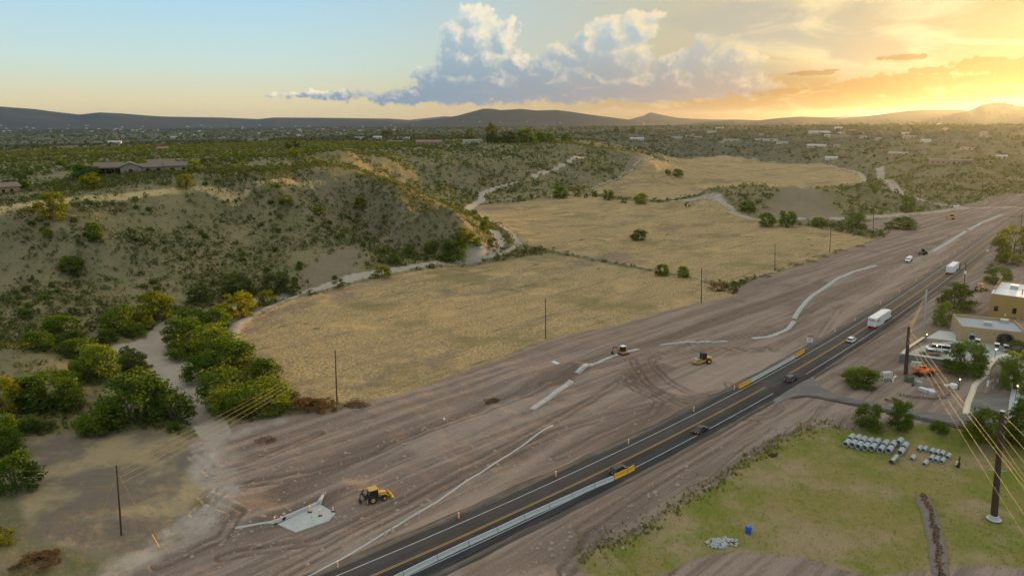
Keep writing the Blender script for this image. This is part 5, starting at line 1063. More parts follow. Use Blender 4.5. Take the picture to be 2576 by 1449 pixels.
# telehandler
e = machine('telehandler', 2322, 945, R(-82), 'orange telehandler with lowered boom in the fenced junk yard', s=1.15)
wheels(e, [(sx * .95, y_, .6, .42) for sx in (-1, 1) for y_ in (-1.4, 1.4)], M_DSTEEL); MB().box(-.55, .55, -2.2, 2.2, .6, 1.2).build('chassis', M_DSTEEL, e); cab(e, -.95, -.3, -.5, .7, 1.1, 2.2, M_ORANGE, .04)
MB().box(.2, .95, -1.6, .6, 1.0, 1.6, b=.08).build('engine_cover', M_ORANGE, e); MB().prism([(-2.6, 1.9), (-2.5, 2.25), (3.2, 1.3), (3.2, .95)], -.25, .25).build('boom', M_ORANGE, e); MB().box(-2.4 + 2.2, .2, -2.8, -2.3, .9, 2.3).build('boom_tower', M_ORANGE, e)
MB().prism([(3.2, .5), (3.3, .5), (3.3, 1.4), (3.2, 1.4)], -.6, .6).build('fork_carriage', M_ORANGE, e)

# ------------------------------------------------------------------ roadside: barriers, drums, signs
br = dense([P(*q)[:2] for q in [(1290 * .85867, 1624 * .85867), (1281 * .85867, 1645 * .85867)]], 1)
BP = FL((905, 1504), (1014, 1449), (1100, 1407), (1178, 1370), (1251, 1337), (1318.5, 1305), (1381, 1277), (1439, 1251), (1494.7, 1226), (1543, 1206))
def jersey(a, b, label, water=False, hgt=.9, group=None):
    L = math.hypot(b[0] - a[0], b[1] - a[1]) - .14; e = empty('water_barrier' if water else 'concrete_barrier', ((a[0] + b[0]) / 2, (a[1] + b[1]) / 2, .0), heading(a, b), label, 'barrier', group)
    pr = [(-.30, 0), (.30, 0), (.30, .10), (.15, .36), (.08, hgt), (-.08, hgt), (-.15, .36), (-.30, .10)]
    if not water:
        MB().loft([[(x_, y_, z_) for x_, z_ in pr] for y_ in (-L / 2, L / 2)]).build('barrier_body', M_CONC, e)
        MB().tube([(0, L / 2, .2), (0, L / 2 + .05, .2)], .05, 6).build('joint_pin', M_STEEL, e)
    else:
        rings = []; n = 9
        for i in range(n * 2 + 1):
            k = 1.0 if i % 2 else .80; y_ = -L / 2 + L * i / (2 * n); rings.append([(x_ * k * 1.05, y_, z_) for x_, z_ in pr])
        MB().loft(rings).build('barrier_body', M_BYEL, e)
        for y_ in (-L * .3, L * .3): MB().tube([(0, y_, hgt), (0, y_, hgt + .05)], .08, 8).build('filler_cap', M_BYEL, e)
    return e
for i in range(len(BP) - 1): jersey(BP[i], BP[i + 1], 'grey concrete barrier of the near row, %s' % ['cut by the bottom picture edge', 'last joint above the bottom picture edge', 'second whole one from the bottom picture edge', 'third whole one from the bottom picture edge', 'fourth whole one from the bottom picture edge', 'fourth one back from the yellow water barriers', 'third one back from the yellow water barriers', 'second one back from the yellow water barriers', 'touching the yellow water barriers'][i], group='near concrete barriers')
YB = FL((1544, 1205), (1577, 1190), (1595, 1180)); jersey(YB[0], YB[1], 'yellow water barrier against the end of the near concrete row', True, 1.05, 'near yellow water barriers'); jersey(YB[1], YB[2], 'last yellow water barrier at the tip of the near row beside the black car', True, 1.05, 'near yellow water barriers')
FB = FL((1858, 977), (1872, 970), (1887, 962)); 
jersey(FB[0], FB[1], 'yellow water barrier at the near tip of the far concrete row', True, 1.05, 'far yellow water barriers'); jersey(FB[1], FB[2], 'yellow water barrier touching the near end of the far concrete row', True, 1.05, 'far yellow water barriers')
fa = dense(FL((1888, 961), (1945, 930), (1999, 900)), .1); nF = 8; fa = fa[np.linspace(0, len(fa) - 1, nF + 1).astype(int)]
for i in range(nF): jersey(fa[i], fa[i + 1], 'concrete barrier %s in the far row opposite the side road' % ['next to the near yellow pair', 'second from the near yellow pair', 'third from the near yellow pair', 'fourth from the near yellow pair', 'fourth from the far yellow pair', 'third from the far yellow pair', 'second from the far yellow pair', 'next to the far yellow pair'][i], group='far concrete barriers')
FB = FL((2000, 899), (2011, 893), (2023, 885)); jersey(FB[0], FB[1], 'yellow water barrier touching the far end of the far concrete row', True, 1.05, 'far yellow water barriers'); jersey(FB[1], FB[2], 'yellow water barrier at the far tip of the far concrete row', True, 1.05, 'far yellow water barriers')
# channelising posts: a striped tube on a rubber foot
pr_e = None
def delineator(u, v, label, tall=1.05, fallen=False, lit=True, zz=None):
    p = hit(u, v); z_ = p[2] if zz is None else zz; e = empty('traffic_delineator', (p[0], p[1], z_), random.uniform(-.3, .3), label, 'delineator', 'striped traffic delineators')
    MB().box(-.33, .33, -.28, .28, 0, .07, b=.02).build('rubber_foot', M_TYRE, e); n = 7
    for i in range(n): MB().box(-.13, .13, -.045, .045, .07 + tall * i / n, .07 + tall * (i + 1) / n).build('stripe', M_ORANGE if i % 2 == 0 else M_WHITEP, e)
    if lit: MB().tube([(0, 0, tall + .07), (0, 0, tall + .13), (0, 0, tall + .27)], [.05, .10, .09], 8).build('warning_lamp', M_AMBER, e)
    if fallen: e.rotation_euler = (R(-84), 0, 1.0); e.location.z += .25
    return e
delineator(850, 1430, 'delineator beside the road at the very bottom, next to the thin kerb line'); delineator(1154, 1307, 'delineator on the left road edge level with the concrete slab'); delineator(1398, 1201, 'delineator on the left road edge below the black hatchback'); delineator(1581, 1119, 'delineator on the left road edge between the black hatchback and the sedan'); delineator(1745, 1036, 'delineator on the left road edge level with the green sedan'); delineator(1847, 982, 'delineator at the near tip of the far yellow barriers')
delineator(780, 1291, 'standing delineator at the back edge of the concrete slab', zz=.1); delineator(806, 1300, 'standing delineator in the middle of the concrete slab', zz=.1); delineator(838, 1289, 'darker delineator at the right corner of the concrete slab', lit=False, zz=.1); delineator(692, 1318, 'delineator at the left corner of the concrete slab'); delineator(716, 1310, 'fallen delineator lying on the left corner of the concrete slab', fallen=True, lit=False, zz=.1)
for (u, v), lb in zip([(2100, 837), (2150, 809), (2214, 767), (2262, 737), (2304, 709), (2331, 688), (2366, 667), (2383, 654), (2402, 640), (2419, 628), (2438, 612), (2456, 598), (2476, 585), (2490, 573), (2514, 562)],
    ['just beyond the white and red sign', 'level with the rear of the lettered lorry', 'level with the cab of the lettered lorry', 'between the two lorries, nearer one', 'between the two lorries, farther one', 'just before the plain lorry', 'beside the rear doors of the plain lorry', 'beside the flank of the plain lorry', 'just ahead of the plain lorry', 'second ahead of the plain lorry', 'third ahead of the plain lorry', 'fourth ahead of the plain lorry', 'fifth ahead of the plain lorry', 'last but one before the bend', 'last one before the bend']): delineator(u, v, 'small delineator on the left road edge ' + lb)
def sign(u, v, label, w, h, z0, two=True, flags=False, rz=None, lines=0, board=M_WHITEP):
    p = hit(u, v); e = empty('road_sign', (p[0], p[1], p[2] - .05), rz if rz is not None else road_heading(p), label, 'sign')
    for sx in ((-1, 1) if two else (0,)): MB().box(sx * w * .38 - .04, sx * w * .38 + .04, .02, .10, 0, z0 + h * .9).build('post', M_STEEL, e)
    MB().box(-w / 2, w / 2, -.02, .015, z0, z0 + h).build('board', board, e)
    for i in range(lines): MB().box(-w * (.36 - .05 * (i % 2)), w * (.36 - .05 * (i % 2)), -.026, -.021, z0 + h * (.70 - .3 * i), z0 + h * (.80 - .3 * i)).build('printed_line', M_DSTEEL, e)
    if flags:
        for sx in (-1, 0, 1): fl = MB().tube([(sx * .35, 0, z0 + h), (sx * .6, 0, z0 + h + .7)], .02, 5).build('flag_staff', M_STEEL, e); MB().add([(sx * .6, 0, z0 + h + .7), (sx * .6 + .5, .05, z0 + h + .6), (sx * .55 + .45, .08, z0 + h + .15), (sx * .55, 0, z0 + h + .25)], [(0, 1, 2, 3)]).build('flag', M_RED, fl)
    return e
sign(2036, 866, 'white temporary sign with red flags on the earth left of the highway', 1.7, 1.5, .6, flags=True, rz=R(-18), lines=3)
sign(2483, 640, 'small white speed sign on the right of the far highway', 1.1, 1.3, 1.4, False, rz=R(-30), lines=1)
sign(2483, 663, 'wide white board sign seen from behind on two posts right of the highway', 3.0, 1.4, 1.6, True, rz=R(-25), board=M_GALV)
sign(2569, 1012, 'small pale notice on a post beside the iron fence at the gate', .8, 1.0, .8, False, rz=R(-10), board=M_GALV)
sign(2216, 756, 'small red and white flagged barricade left of the highway', 1.6, .4, .5, True, rz=R(-30), board=M_RED) if False else None
# ------------------------------------------------------------------ poles and wires
def pole(base, top, label, m=M_WOOD, r0=.19, r1=.12, arm=False, cap=None, foot=None, name='utility_pole', arms=(), z0=None):
    p = hit(*base) if z0 is None else P(*base, z0); D = math.hypot(p[0], p[1]); t = W(top[0], top[1], D)
    e = empty(name, p, 0, label, 'pole'); h = (t[0] - p[0], t[1] - p[1], t[2] - p[2])
    MB().tube([(0, 0, -.6), (0, 0, 0), (h[0] * .5, h[1] * .5, h[2] * .5), h], [r0, r0, (r0 + r1) / 2, r1], 12).build('shaft', m, e, True)
    for k, hw, ang in arms:
        a = Vector(h) * k; d = Vector((math.cos(ang), math.sin(ang), 0)); c = MB().tube([a - d * hw, a + d * hw], .07, 6).build('crossarm', M_GALV if m != M_WOOD else M_WOOD, e)
        for s_ in (-.9, 0, .9): q = a + d * hw * s_; MB().tube([q, q + Vector((0, 0, .12)), q + Vector((0, 0, .25))], [.05, .09, .04], 6).build('insulator', M_GALV, c)
    if cap: MB().tube([h, (h[0], h[1], h[2] + .08)], r1 * 1.12, 12).build('cap', cap, e)
    if foot: MB().tube([(0, 0, -.3), (0, 0, .75), (0, 0, .8)], [r0 * 1.35, r0 * 1.25, r0 * 1.1], 14).build('concrete_foot', M_CONC, e); MB().tube([(0, 0, .02), (0, 0, .12)], r0 * 2.0, 14).build('foot_slab', M_CONC, e)
    return e, Vector(p), Vector(h) + Vector(p)
FP = [((306, 1347), (293, 1170), 'leaning dark wooden pole in the clearing at the lower left'), ((848, 1017), (843, 881), 'dark wooden pole beside the brush pile at the near corner of the field'), ((1373, 853), (1372, 750), 'wooden pole on the field edge midway along the near field'), ((1764, 763), (1765, 675), 'wooden pole at the right corner of the near field'),
      ((1949, 683), (1950, 613), 'wooden pole on the edge of the middle field, nearer one'), ((2087, 636), (2090, 575), 'wooden pole on the edge of the middle field, farther one'), ((2196, 596), (2198, 536), 'wooden pole at the far right corner of the middle field'), ((2300, 533), (2302, 495), 'wooden pole at the toe of the mesa by the dirt junction'), ((2470, 498), (2473, 436), 'far wooden pole on the right hand slope above the junction'), ((2557, 441), (2559, 398), 'farthest wooden pole high on the right hand slope')]
tops = []
for b_, t_, lb in FP: e_, p_, h_ = pole(b_, t_, lb, arms=((.93, 1.1, .9),) if lb.startswith(('wooden pole on', 'wooden pole at')) else ()); tops.append((e_, p_, h_))
pole((2567, 588), (2572, 535), 'wooden pole right of the far highway at the picture edge')
e_, p_, h_ = pole((2425, 726), (2430, 661), 'thin wooden pole with a white box right of the plain lorry'); MB().box(-.9, -.2, -.3, .2, 6.3, 7.6).build('equipment_box', M_WHITEP, e_)
eG, pG, hG = pole((2325, 827), (2331, 729), 'pale grey steel pole between the highway and the dense tree', M_GALV, .36, .22, name='steel_pole')
eA, pA, hA = pole((2278, 942), (2287, 822), 'brown weathering steel pole standing in the junk yard', M_CORTEN, .56, .36, name='steel_pole')
eB, pB, hB = pole((2500, 1305), (2522, 1034), 'massive brown steel pole with concrete foot on the lawn', M_CORTEN, .62, .38, cap=M_CREAM, foot=True, name='steel_pole', arms=((.46, 1.5, -.25),), z0=-3)
WN = 0
def wire(a, b, sag, label, r=.022, group=None, m=M_WIRE):
    a, b = Vector(a), Vector(b); pts = []
    for i in range(15): t_ = i / 14; p = a.lerp(b, t_); p.z -= sag * 4 * t_ * (1 - t_); pts.append(tuple(p - a))
    o = MB().tube(pts, r, 5).build('power_line', m, None, True); o.location = a; return tag(o, label, 'wire', group)
T1, T2 = tops[0][2], tops[1][2]; dv = (T2 - T1).normalized()
wire(T1, T2 - Vector((0, 0, .2)), .9, 'topmost wire between the two poles at the lower left', .026)
for k, (dz, ds, lb) in enumerate(((1.2, 1.4, 'second wire from the top between the two poles at the lower left'), (2.4, 1.6, 'third wire from the top between the two poles at the lower left'), (3.6, 1.8, 'lowest wire between the two poles at the lower left'))):
    wire(T1 - Vector((0, 0, dz)) + dv * .3, T2 - Vector((0, 0, .9 + .8 * k)), .8, lb, .034 if k < 2 else .03)
for k, y_ in enumerate((1190, 1207, 1222, 1231)): wire(T1 - Vector((0, 0, .2 + 1.2 * k)), W(-220, y_ - 12, 190 + k), .8, ['topmost', 'second', 'third', 'lowest'][k] + ' wire running left out of the picture from the leaning pole', .02)
gp = Vector(hit(402, 1379)); gy = wire(T1 - Vector((0, 0, 1.6)), gp, 0, 'right guy wire of the leaning pole ending in a yellow guard', .022)
gd = (T1 - Vector((0, 0, 1.6)) - gp).normalized(); o = MB().tube([tuple(gd * .2), tuple(gd * 2.6)], .06, 6).build('guy_guard', M_BYEL, None); o.location = gp; tag(o, 'yellow plastic guy guard at the foot of the leaning pole\'s right stay', 'guard')
gp2 = Vector(hit(205, 1410)); wire(T1 - Vector((0, 0, 1.6)), gp2, 0, 'left guy wire of the leaning pole', .02)
for k in range(1, 9):
    for s_ in (-.9, .9):
        A_, B_ = tops[k][2], tops[k + 1][2] if k + 1 < len(tops) else tops[k][2]
        off = Vector((math.cos(.9) * s_, math.sin(.9) * s_, -.5)); wire(A_ + off, B_ + off, 1.2, '%s thin wire along the field edge, span %s' % ('left' if s_ < 0 else 'right', ['from the brush pile pole', 'along the near field', 'from the near field corner', 'between the middle field poles', 'to the far field corner', 'across to the mesa toe', 'over the junction', 'up the right hand slope'][k - 1]), .018)
ex = [W(2745, 1425, 86), W(2770, 1470, 86), W(2700, 1475, 84), W(2660, 1480, 82)]
for k, (dz, q) in enumerate(((.5, ex[0]), (2.2, ex[1]), (2.9, ex[2]), (4.2, ex[3]))): wire(hA - Vector((0, 0, dz)), q, .5, ['topmost golden wire', 'second golden wire', 'third golden wire', 'lowest thin wire'][k] + ' from the junk yard pole down to the right', .026 if k < 3 else .016)
for k in range(4): wire(hA - Vector((0, 0, .3 + .8 * k)), hG - Vector((0, 0, .2 + .9 * k)), .5, ['topmost', 'second', 'third', 'lowest'][k] + ' wire from the junk yard pole to the grey steel pole', .026)
for k in range(5): wire(hB - Vector((0, 0, .5 + 1.6 * k)), W(2760, 1255 + 62 * k, 108), .4, ['topmost', 'second', 'third', 'fourth', 'lowest'][k] + ' wire from the massive lawn pole out to the right', .032)
jl = MB()
for k in range(3):
    c = hB - Vector((0, 0, 1.6 + 2.0 * k)) - pB; jl.tube([tuple(c + Vector((.45 + .65 * math.sin(a) , -.3, .75 * math.cos(a)))) for a in np.linspace(0, math.pi, 9)], .035, 5)
jl.build('jumper_loops', M_WIRE, eB)

# ------------------------------------------------------------------ the compound on the right
ZT = 2.4
def wallpt(u, v, A_, d):        # where a sight line meets the upright plane through A_ along d
    dx, dy, dz = ray(u, v); nx, ny = -d[1], d[0]; t = (A_[0] * nx + A_[1] * ny) / (dx * nx + dy * ny); p = (dx * t, dy * t, CH + dz * t)
    return (p[0] - A_[0]) * d[0] + (p[1] - A_[1]) * d[1], p[2] - A_[2]
def unit(a, b): L = math.hypot(b[0] - a[0], b[1] - a[1]); return ((b[0] - a[0]) / L, (b[1] - a[1]) / L)
def window_on(e, s, z, w, h, pane=M_GLASS, frame=M_DOORW, name='window'):
    f = MB().box(s - w / 2 - .08, s + w / 2 + .08, -.05, .02, z - .08, z + .0).box(s - w / 2 - .08, s + w / 2 + .08, -.05, .02, z + h, z + h + .08).box(s - w / 2 - .08, s - w / 2, -.05, .02, z, z + h).box(s + w / 2, s + w / 2 + .08, -.05, .02, z, z + h).box(s - .03, s + .03, -.045, .02, z, z + h).build(name, frame, e)
    MB().box(s - w / 2, s + w / 2, -.012, .03, z, z + h).build('pane', pane, f)
def flat_building(A_, d, L, Dp, h, par, wallm, roofm, label, steps=(), name='adobe_building'):
    """front wall from A_ along d, depth to the left-hand normal side away from us"""
    e = empty(name, (A_[0], A_[1], A_[2] - .02), math.atan2(d[1], d[0]), label, 'building')
    t = .35
    top = h + par
    MB().box(0, L, 0, t, -.6, top).build('wall', wallm, e); MB().box(0, t, t + .003, Dp, -.6, top).build('wall', wallm, e); MB().box(L - t, L, t + .003, Dp, -.6, top).build('wall', wallm, e); MB().box(t + .003, L - t - .003, Dp - t, Dp - .003, -.6, top).build('wall', wallm, e)
    MB().box(t + .003, L - t - .003, t + .003, Dp - t - .003, h - .3, h).build('roof', roofm, e)
    for s0, s1, hh in steps: MB().box(s0, s1, .004, t - .004, top - .05, top + hh).build('parapet_step', wallm, e)
    return e
A1 = P(2413, 857, ZT); B1 = P(2535, 870, ZT); d1 = unit(A1, B1)
zt1 = W(2417, 820, math.hypot(*A1[:2]))[2]; H1 = zt1 - ZT
lw = flat_building(A1, d1, 46, 15.5, H1 - .9, .9, M_TAN, M_GROOF, 'low tan adobe building with arched brown doorway and flat grey roof', steps=((9, 11.5, .0 + .01), (16, 30, .35), (18.5, 27.5, .6)))
MB().box(17.3, 45.5, .40, 14.9, H1 - .9, H1 - .72).build('gravel_roof', M_RROOF, lw)
for y_ in (.42, 14.9): pass
MB().box(16.9, 17.25, .37, 15.1, H1 - .9, H1 - .25).build('roof_divider', M_TAN, lw)
s_, z_ = wallpt(2526, 868, A1, d1)
arch = [(-2.2, 0)] + [(-2.2 * math.cos(a), 2.5 + 1.5 * math.sin(a)) for a in np.linspace(0, math.pi, 11)] + [(2.2, 0)]
o = MB().loft([[(s_ + x_, -.14, z__) for x_, z__ in arch], [(s_ + x_, .1, z__) for x_, z__ in arch]]).build('arched_surround', M_DOORW, lw)
arch2 = [(-1.75, 0)] + [(-1.75 * math.cos(a), 2.3 + 1.2 * math.sin(a)) for a in np.linspace(0, math.pi, 11)] + [(1.75, 0)]
MB().loft([[(s_ + x_, -.16, z__) for x_, z__ in arch2], [(s_ + x_, -.05, z__) for x_, z__ in arch2]]).build('doorway_shade', M_GLASS, o); MB().box(s_ - .05, s_ + .05, -.2, -.1, 0, 3.4).build('door_leaf_edge', M_DOORW, o)
s_, z_ = wallpt(2444, 853, A1, d1); a3 = [(-.85, .4)] + [(-.85 * math.cos(a), 2.3 + .7 * math.sin(a)) for a in np.linspace(0, math.pi, 9)] + [(.85, .4)]
o = MB().loft([[(s_ + x_, -.10, z__) for x_, z__ in a3], [(s_ + x_, .1, z__) for x_, z__ in a3]]).build('arched_window', M_GALV, lw); MB().box(s_ - .7, s_ + .7, -.13, -.05, .6, 2.2).build('pane', M_GLASS, o)
for k in range(4): MB().tube([(3.2 + k * 1.9, -.22, H1 - 1.25), (3.2 + k * 1.9, .1, H1 - 1.25)], .15, 8).build('roof_drain', M_DSTEEL, lw)
for x_, y_ in ((7.5, 7.0), (13, 12.5), (40, 12.0)): u_ = MB().box(x_, x_ + 1.9, y_, y_ + 1.5, H1 - .9, H1 + .15).build('roof_vent_unit', M_GALV, lw); MB().box(x_ - .1, x_ + 2.0, y_ - .1, y_ + 1.6, H1 + .15, H1 + .25).build('unit_lid', M_CREAM, u_)
D2 = 281; T2_ = W(2494, 738, D2); A2 = (T2_[0], T2_[1], ZT - .4); zt2 = T2_[2]; B2 = P(2576, 749, zt2); d2 = unit(A2, B2); H2 = zt2 - A2[2]
tb = flat_building(A2, d2, 34, 26, H2 - .5, .5, M_TAN2, M_WROOF, 'tall ochre two storey building with white flat roof', name='adobe_building')
for i, (x_, y_, hh) in enumerate(((0.0, 7, .7), (0.0, 13, 1.3), (0.0, 19, 1.9))): MB().box(x_ - .003, x_ + .36, y_, 26, H2 - .02, H2 + hh).build('parapet_step', M_TAN2, tb)
MB().box(-.02, 34, -.06, .38, H2 - .001, H2 + .1).build('coping', M_WROOF, tb); MB().box(-.06, .38, .38, 7, H2 - .001, H2 + .1).build('coping', M_WROOF, tb)
for u, v in ((2505, 777), (2551, 783)): s_, z_ = wallpt(u, v + 3, A2, d2); window_on(tb, s_, z_ - .3, 1.0, 1.7)
for u, v in ((2548, 809), (2572, 812)): s_, z_ = wallpt(u, v, A2, d2); window_on(tb, s_, z_ - .4, 1.4, 1.5)
s_, z_ = wallpt(2529, 792, A2, d2); MB().box(s_ - .2, s_ + .2, -.12, .02, z_ - .35, z_ + .35).build('meter_box', M_WHITEP, tb)
for x_, y_ in ((8, 8), (12, 6), (16, 14), (22, 9)): MB().tube([(x_, y_, H2 - .5), (x_, y_, H2 + .9)], .16, 8).tube([(x_, y_, H2 + .9), (x_, y_, H2 + 1.1)], .3, 8).build('roof_vent', M_DSTEEL, tb)
for k in range(3): MB().box(4 + k * 5, 6.2 + k * 5, 14 + k * 2, 16 + k * 2, H2 - .5, H2 + 1.0).build('air_conditioner', M_GALV, tb)
Pm = W(2562, 735, 262); e = flat_building((Pm[0] + 2, Pm[1], ZT - .4), d2, 30, 14, 7.4, .6, M_TAN2, M_GROOF, 'third ochre block behind the tall building at the right picture edge') if False else None
# retaining wall of grey block with a pale coping, round the raised lot
RW = FL((2264, 899), (2420, 920), z=1.2); RW = [P(2264, 914, 0)[:2], P(2300, 919, 0)[:2], P(2345, 926, 0)[:2], P(2425, 938, 0)[:2]]; RL = [P(2264, 914, 0)[:2], P(2285, 890, .6)[:2], P(2322, 861, 1.2)[:2]]
e = empty('retaining_wall', (RW[0][0], RW[0][1], 0), 0, 'long grey block retaining wall with pale coping below the parking lot', 'wall')
def strip(pts, x0, x1, z0, z1): b = MB(); l_ = offset(pts, x0); r_2 = offset(pts, x1); b.loft([[(l_[i][0] - RW[0][0], l_[i][1] - RW[0][1], z0), (r_2[i][0] - RW[0][0], r_2[i][1] - RW[0][1], z0), (r_2[i][0] - RW[0][0], r_2[i][1] - RW[0][1], z1), (l_[i][0] - RW[0][0], l_[i][1] - RW[0][1], z1)] for i in range(len(pts))]); return b
strip(RW, -.3, .3, -.5, 3.1).build('block_face', M_BLOCK, e); strip(RW, -.42, .42, 3.1, 3.28).build('coping', M_CREAM, e)
strip(RL, -.3, .3, -.5, 2.8).build('block_face', M_BLOCK, e); strip(RL, -.4, .4, 2.8, 2.95).build('coping', M_CREAM, e)
tag(poly_sheet('parking_lot_pavement', FL((2285, 888), (2330, 866), (2420, 856), (2620, 872), (2640, 905), (2480, 908), (2400, 905), z=ZT), ZT + .03, M_CONC3, .2), kind='structure')
tag(poly_sheet('upper_yard_pavement', FL((2330, 850), (2362, 832), (2405, 836), (2405, 858), z=ZT), ZT + .05, M_CONC, .2), kind='structure')
for pts, w_ in ((FL((2430, 1035), (2437, 1005), (2452, 970), (2480, 942), (2500, 915), (2540, 905), z=.6), .7), (FL((2548, 1060), (2551, 1010), (2556, 985), (2549, 965), (2552, 950), (2570, 945), z=.4), 1.0)): tag(ribbon('garden_path', dense(pts, 1), -w_, w_, .22, M_CREAM if w_ < .9 else M_CONC, .3, follow=True), kind='structure')
# vehicles in the lot
lotdir = math.atan2(d1[1], d1[0]) + math.pi / 2
car(2359, 884, 'long white van in the raised parking lot behind the pickup', M_WPAINT, 6.4, 2.05, 2.25, 'van', (lotdir, ZT))
e = empty('parked_car', P(2339, 892, ZT), lotdir, 'pale tan pickup truck with covered bed beside the white van', 'car')
def rg2(y_, hw, z0, z1): return [(-hw, y_, z0), (-hw, y_, z1 - .1), (-hw * .9, y_, z1), (hw * .9, y_, z1), (hw, y_, z1 - .1), (hw, y_, z0)]
MB().loft([rg2(-2.8, .95, .45, 1.1), rg2(2.0, .98, .4, 1.12), rg2(2.75, .85, .45, .98)]).build('body', M_TANP, e, True); MB().loft([[(-.9, y_, 1.1), (-.78, y2, 1.78), (.78, y2, 1.78), (.9, y_, 1.1)] for y_, y2 in ((-.75, -.65), (1.3, .75))]).build('cab_window', M_GLASS, e); MB().box(-.76, .76, -.68, .8, 1.78, 1.84).build('roof', M_WPAINT, e); MB().box(-.85, .85, -2.7, -.85, 1.12, 1.2).build('bed_cover', M_CHASSIS, e); wheels(e, [(sx * .85, y_, .4, .28) for sx in (-1, 1) for y_ in (-1.7, 1.75)], M_RIM)
for sx in (-1, 1): MB().box(sx * .7 - .14, sx * .7 + .14, 2.66, 2.76, .72, .9).build('headlight', M_HEAD, e)
def golf_cart(u, v, label, rz):
    e = empty('golf_cart', P(u, v, ZT), rz, label, 'golf cart', 'golf carts by the low building')
    MB().box(-.58, .58, -1.15, 1.15, .25, .6, b=.08).build('body', M_WPAINT, e); MB().box(-.5, .5, -.75, -.1, .6, .85).build('seat', M_CREAM, e); MB().box(-.5, .5, -.85, -.75, .85, 1.2).build('backrest', M_CREAM, e); MB().box(-.66, .66, -1.05, .8, 1.85, 1.95, b=.04).build('roof', M_WPAINT, e)
    q = MB()
    for sx in (-1, 1):
        for y_ in (-.95, .7): q.tube([(sx * .55, y_, .5), (sx * .58, y_ * .9, 1.86)], .025, 5)
    q.build('roof_posts', M_DSTEEL, e); wheels(e, [(sx * .5, y_, .23, .18) for sx in (-1, 1) for y_ in (-.8, .8)], M_RIM); MB().add([(-.5, .75, .85), (.5, .75, .85), (.5, .7, 1.8), (-.5, .7, 1.8)], [(0, 1, 2, 3)]).build('windscreen', M_GLASS, e); return e
golf_cart(2506, 879, 'golf cart nearest the lamp post before the arched doorway', lotdir - 1.2 + 2.6); golf_cart(2529, 883, 'golf cart closest to the arched doorway', lotdir - 1.2 + 2.6); golf_cart(2458, 868, 'golf cart beside the grey air unit left of the doorway', lotdir + 1.3)
e = empty('air_handling_unit', P(2441, 867, ZT), lotdir, 'grey boxy air unit against the low building under the arched window', 'air conditioner'); MB().box(-.9, .9, -.7, .7, .1, 1.5, b=.05).build('casing', M_GALV, e)
for sx in (-1, 1): MB().tube([(sx * .4, 0, 1.5), (sx * .4, 0, 1.56)], .3, 12).build('fan_grille', M_DSTEEL, e)
def lamp(u, v, top, label, zg):
    p = P(u, v, zg); D = math.hypot(p[0], p[1]); h = W(u, top, D)[2] - zg; e = empty('street_lamp', p, 0, label, 'street lamp', 'lit lamp posts of the compound')
    MB().tube([(0, 0, -.2), (0, 0, .25), (0, 0, .3), (0, 0, h - .55)], [.16, .14, .07, .05], 8).build('post', M_BLACKM, e); MB().tube([(0, 0, h - .55), (0, 0, h - .45), (0, 0, h - .1)], [.08, .13, .18], 8).build('lantern', M_LAMP, e); MB().tube([(0, 0, h - .1), (0, 0, h + .08)], [.22, .03], 8).build('lantern_cap', M_BLACKM, e)
lamp(2354, 893, 866, 'lit lamp post in front of the pickup at the lot edge', ZT); lamp(2411, 979, 950, 'lit lamp post left of the path under the large bright mesquite', .5); lamp(2502, 902, 875, 'lit lamp post in front of the golf carts', ZT); lamp(2553, 1008, 966, 'lit lamp post by the iron fence at the gate', .3); lamp(2329, 860, 838, 'lamp post at the far left corner of the lot', ZT)
# wishing well with its little roof
p = hit(2494, 972); e = empty('wishing_well', p, .35, 'stone wishing well under a small brown gable roof on the gate island', 'well'); V = []
MB().loft([[(1.1 * math.cos(a) * k, 1.1 * math.sin(a) * k, z__) for a in np.linspace(0, 2 * math.pi, 15)[:-1]] for k, z__ in ((1.08, -.2), (1.0, .9), (.78, .92), (.76, .3))]).build('stone_ring', simple('well_stone', (.30, .24, .19), .9, var=.25, scale=3), e, False)
for sx in (-1, 1): MB().box(sx * 1.0 - .09, sx * 1.0 + .09, -.09, .09, .5, 2.9).build('roof_post', M_DOORW, e)
MB().prism([(-1.3, 2.55), (0, 3.7), (1.3, 2.55), (1.2, 2.5), (0, 3.5), (-1.2, 2.5)], -1.4, 1.4).build('roof', M_TILE, e); MB().tube([(-1, 0, 2.3), (1, 0, 2.3)], .08, 6).build('winding_shaft', M_DOORW, e)
e = machine('white_notice_panel', 2485, 974, R(-12), 'white upright panel with a long leaning pole in front of the wishing well', 'panel'); MB().box(-.45, .45, -.05, .05, .1, 1.9).build('panel', M_WHITEP, e); MB().tube([(.2, .1, 1.7), (-.2, .5, 4.4)], .05, 6).build('leaning_pole', M_WHITEP, e)
# iron fence at the gate and round the island
def iron_fence(pts, label, h=1.3, step=.55):
    a = dense(pts, step); o_ = (a[0][0], a[0][1], g1(*a[0])); e = empty('iron_fence', o_, 0, label, 'fence')
    for i in range(len(a)): MB().box(a[i][0] - o_[0] - .025, a[i][0] - o_[0] + .025, a[i][1] - o_[1] - .025, a[i][1] - o_[1] + .025, -.1 + g1(*a[i]) - o_[2], h + g1(*a[i]) - o_[2]).build('picket', M_BLACKM, e)
    for k in (.15, h - .1): MB().tube([(q[0] - o_[0], q[1] - o_[1], g1(*q) - o_[2] + k) for q in a], .03, 4).build('rail', M_BLACKM, e)
iron_fence(FL((2546, 1022), (2555, 1027), (2576, 1031)), 'black iron fence at the gate beside the lamp'); iron_fence(FL((2484, 925), (2500, 922), (2522, 914), z=ZT), 'low black railing round the planting bed below the golf carts', .8, .9)
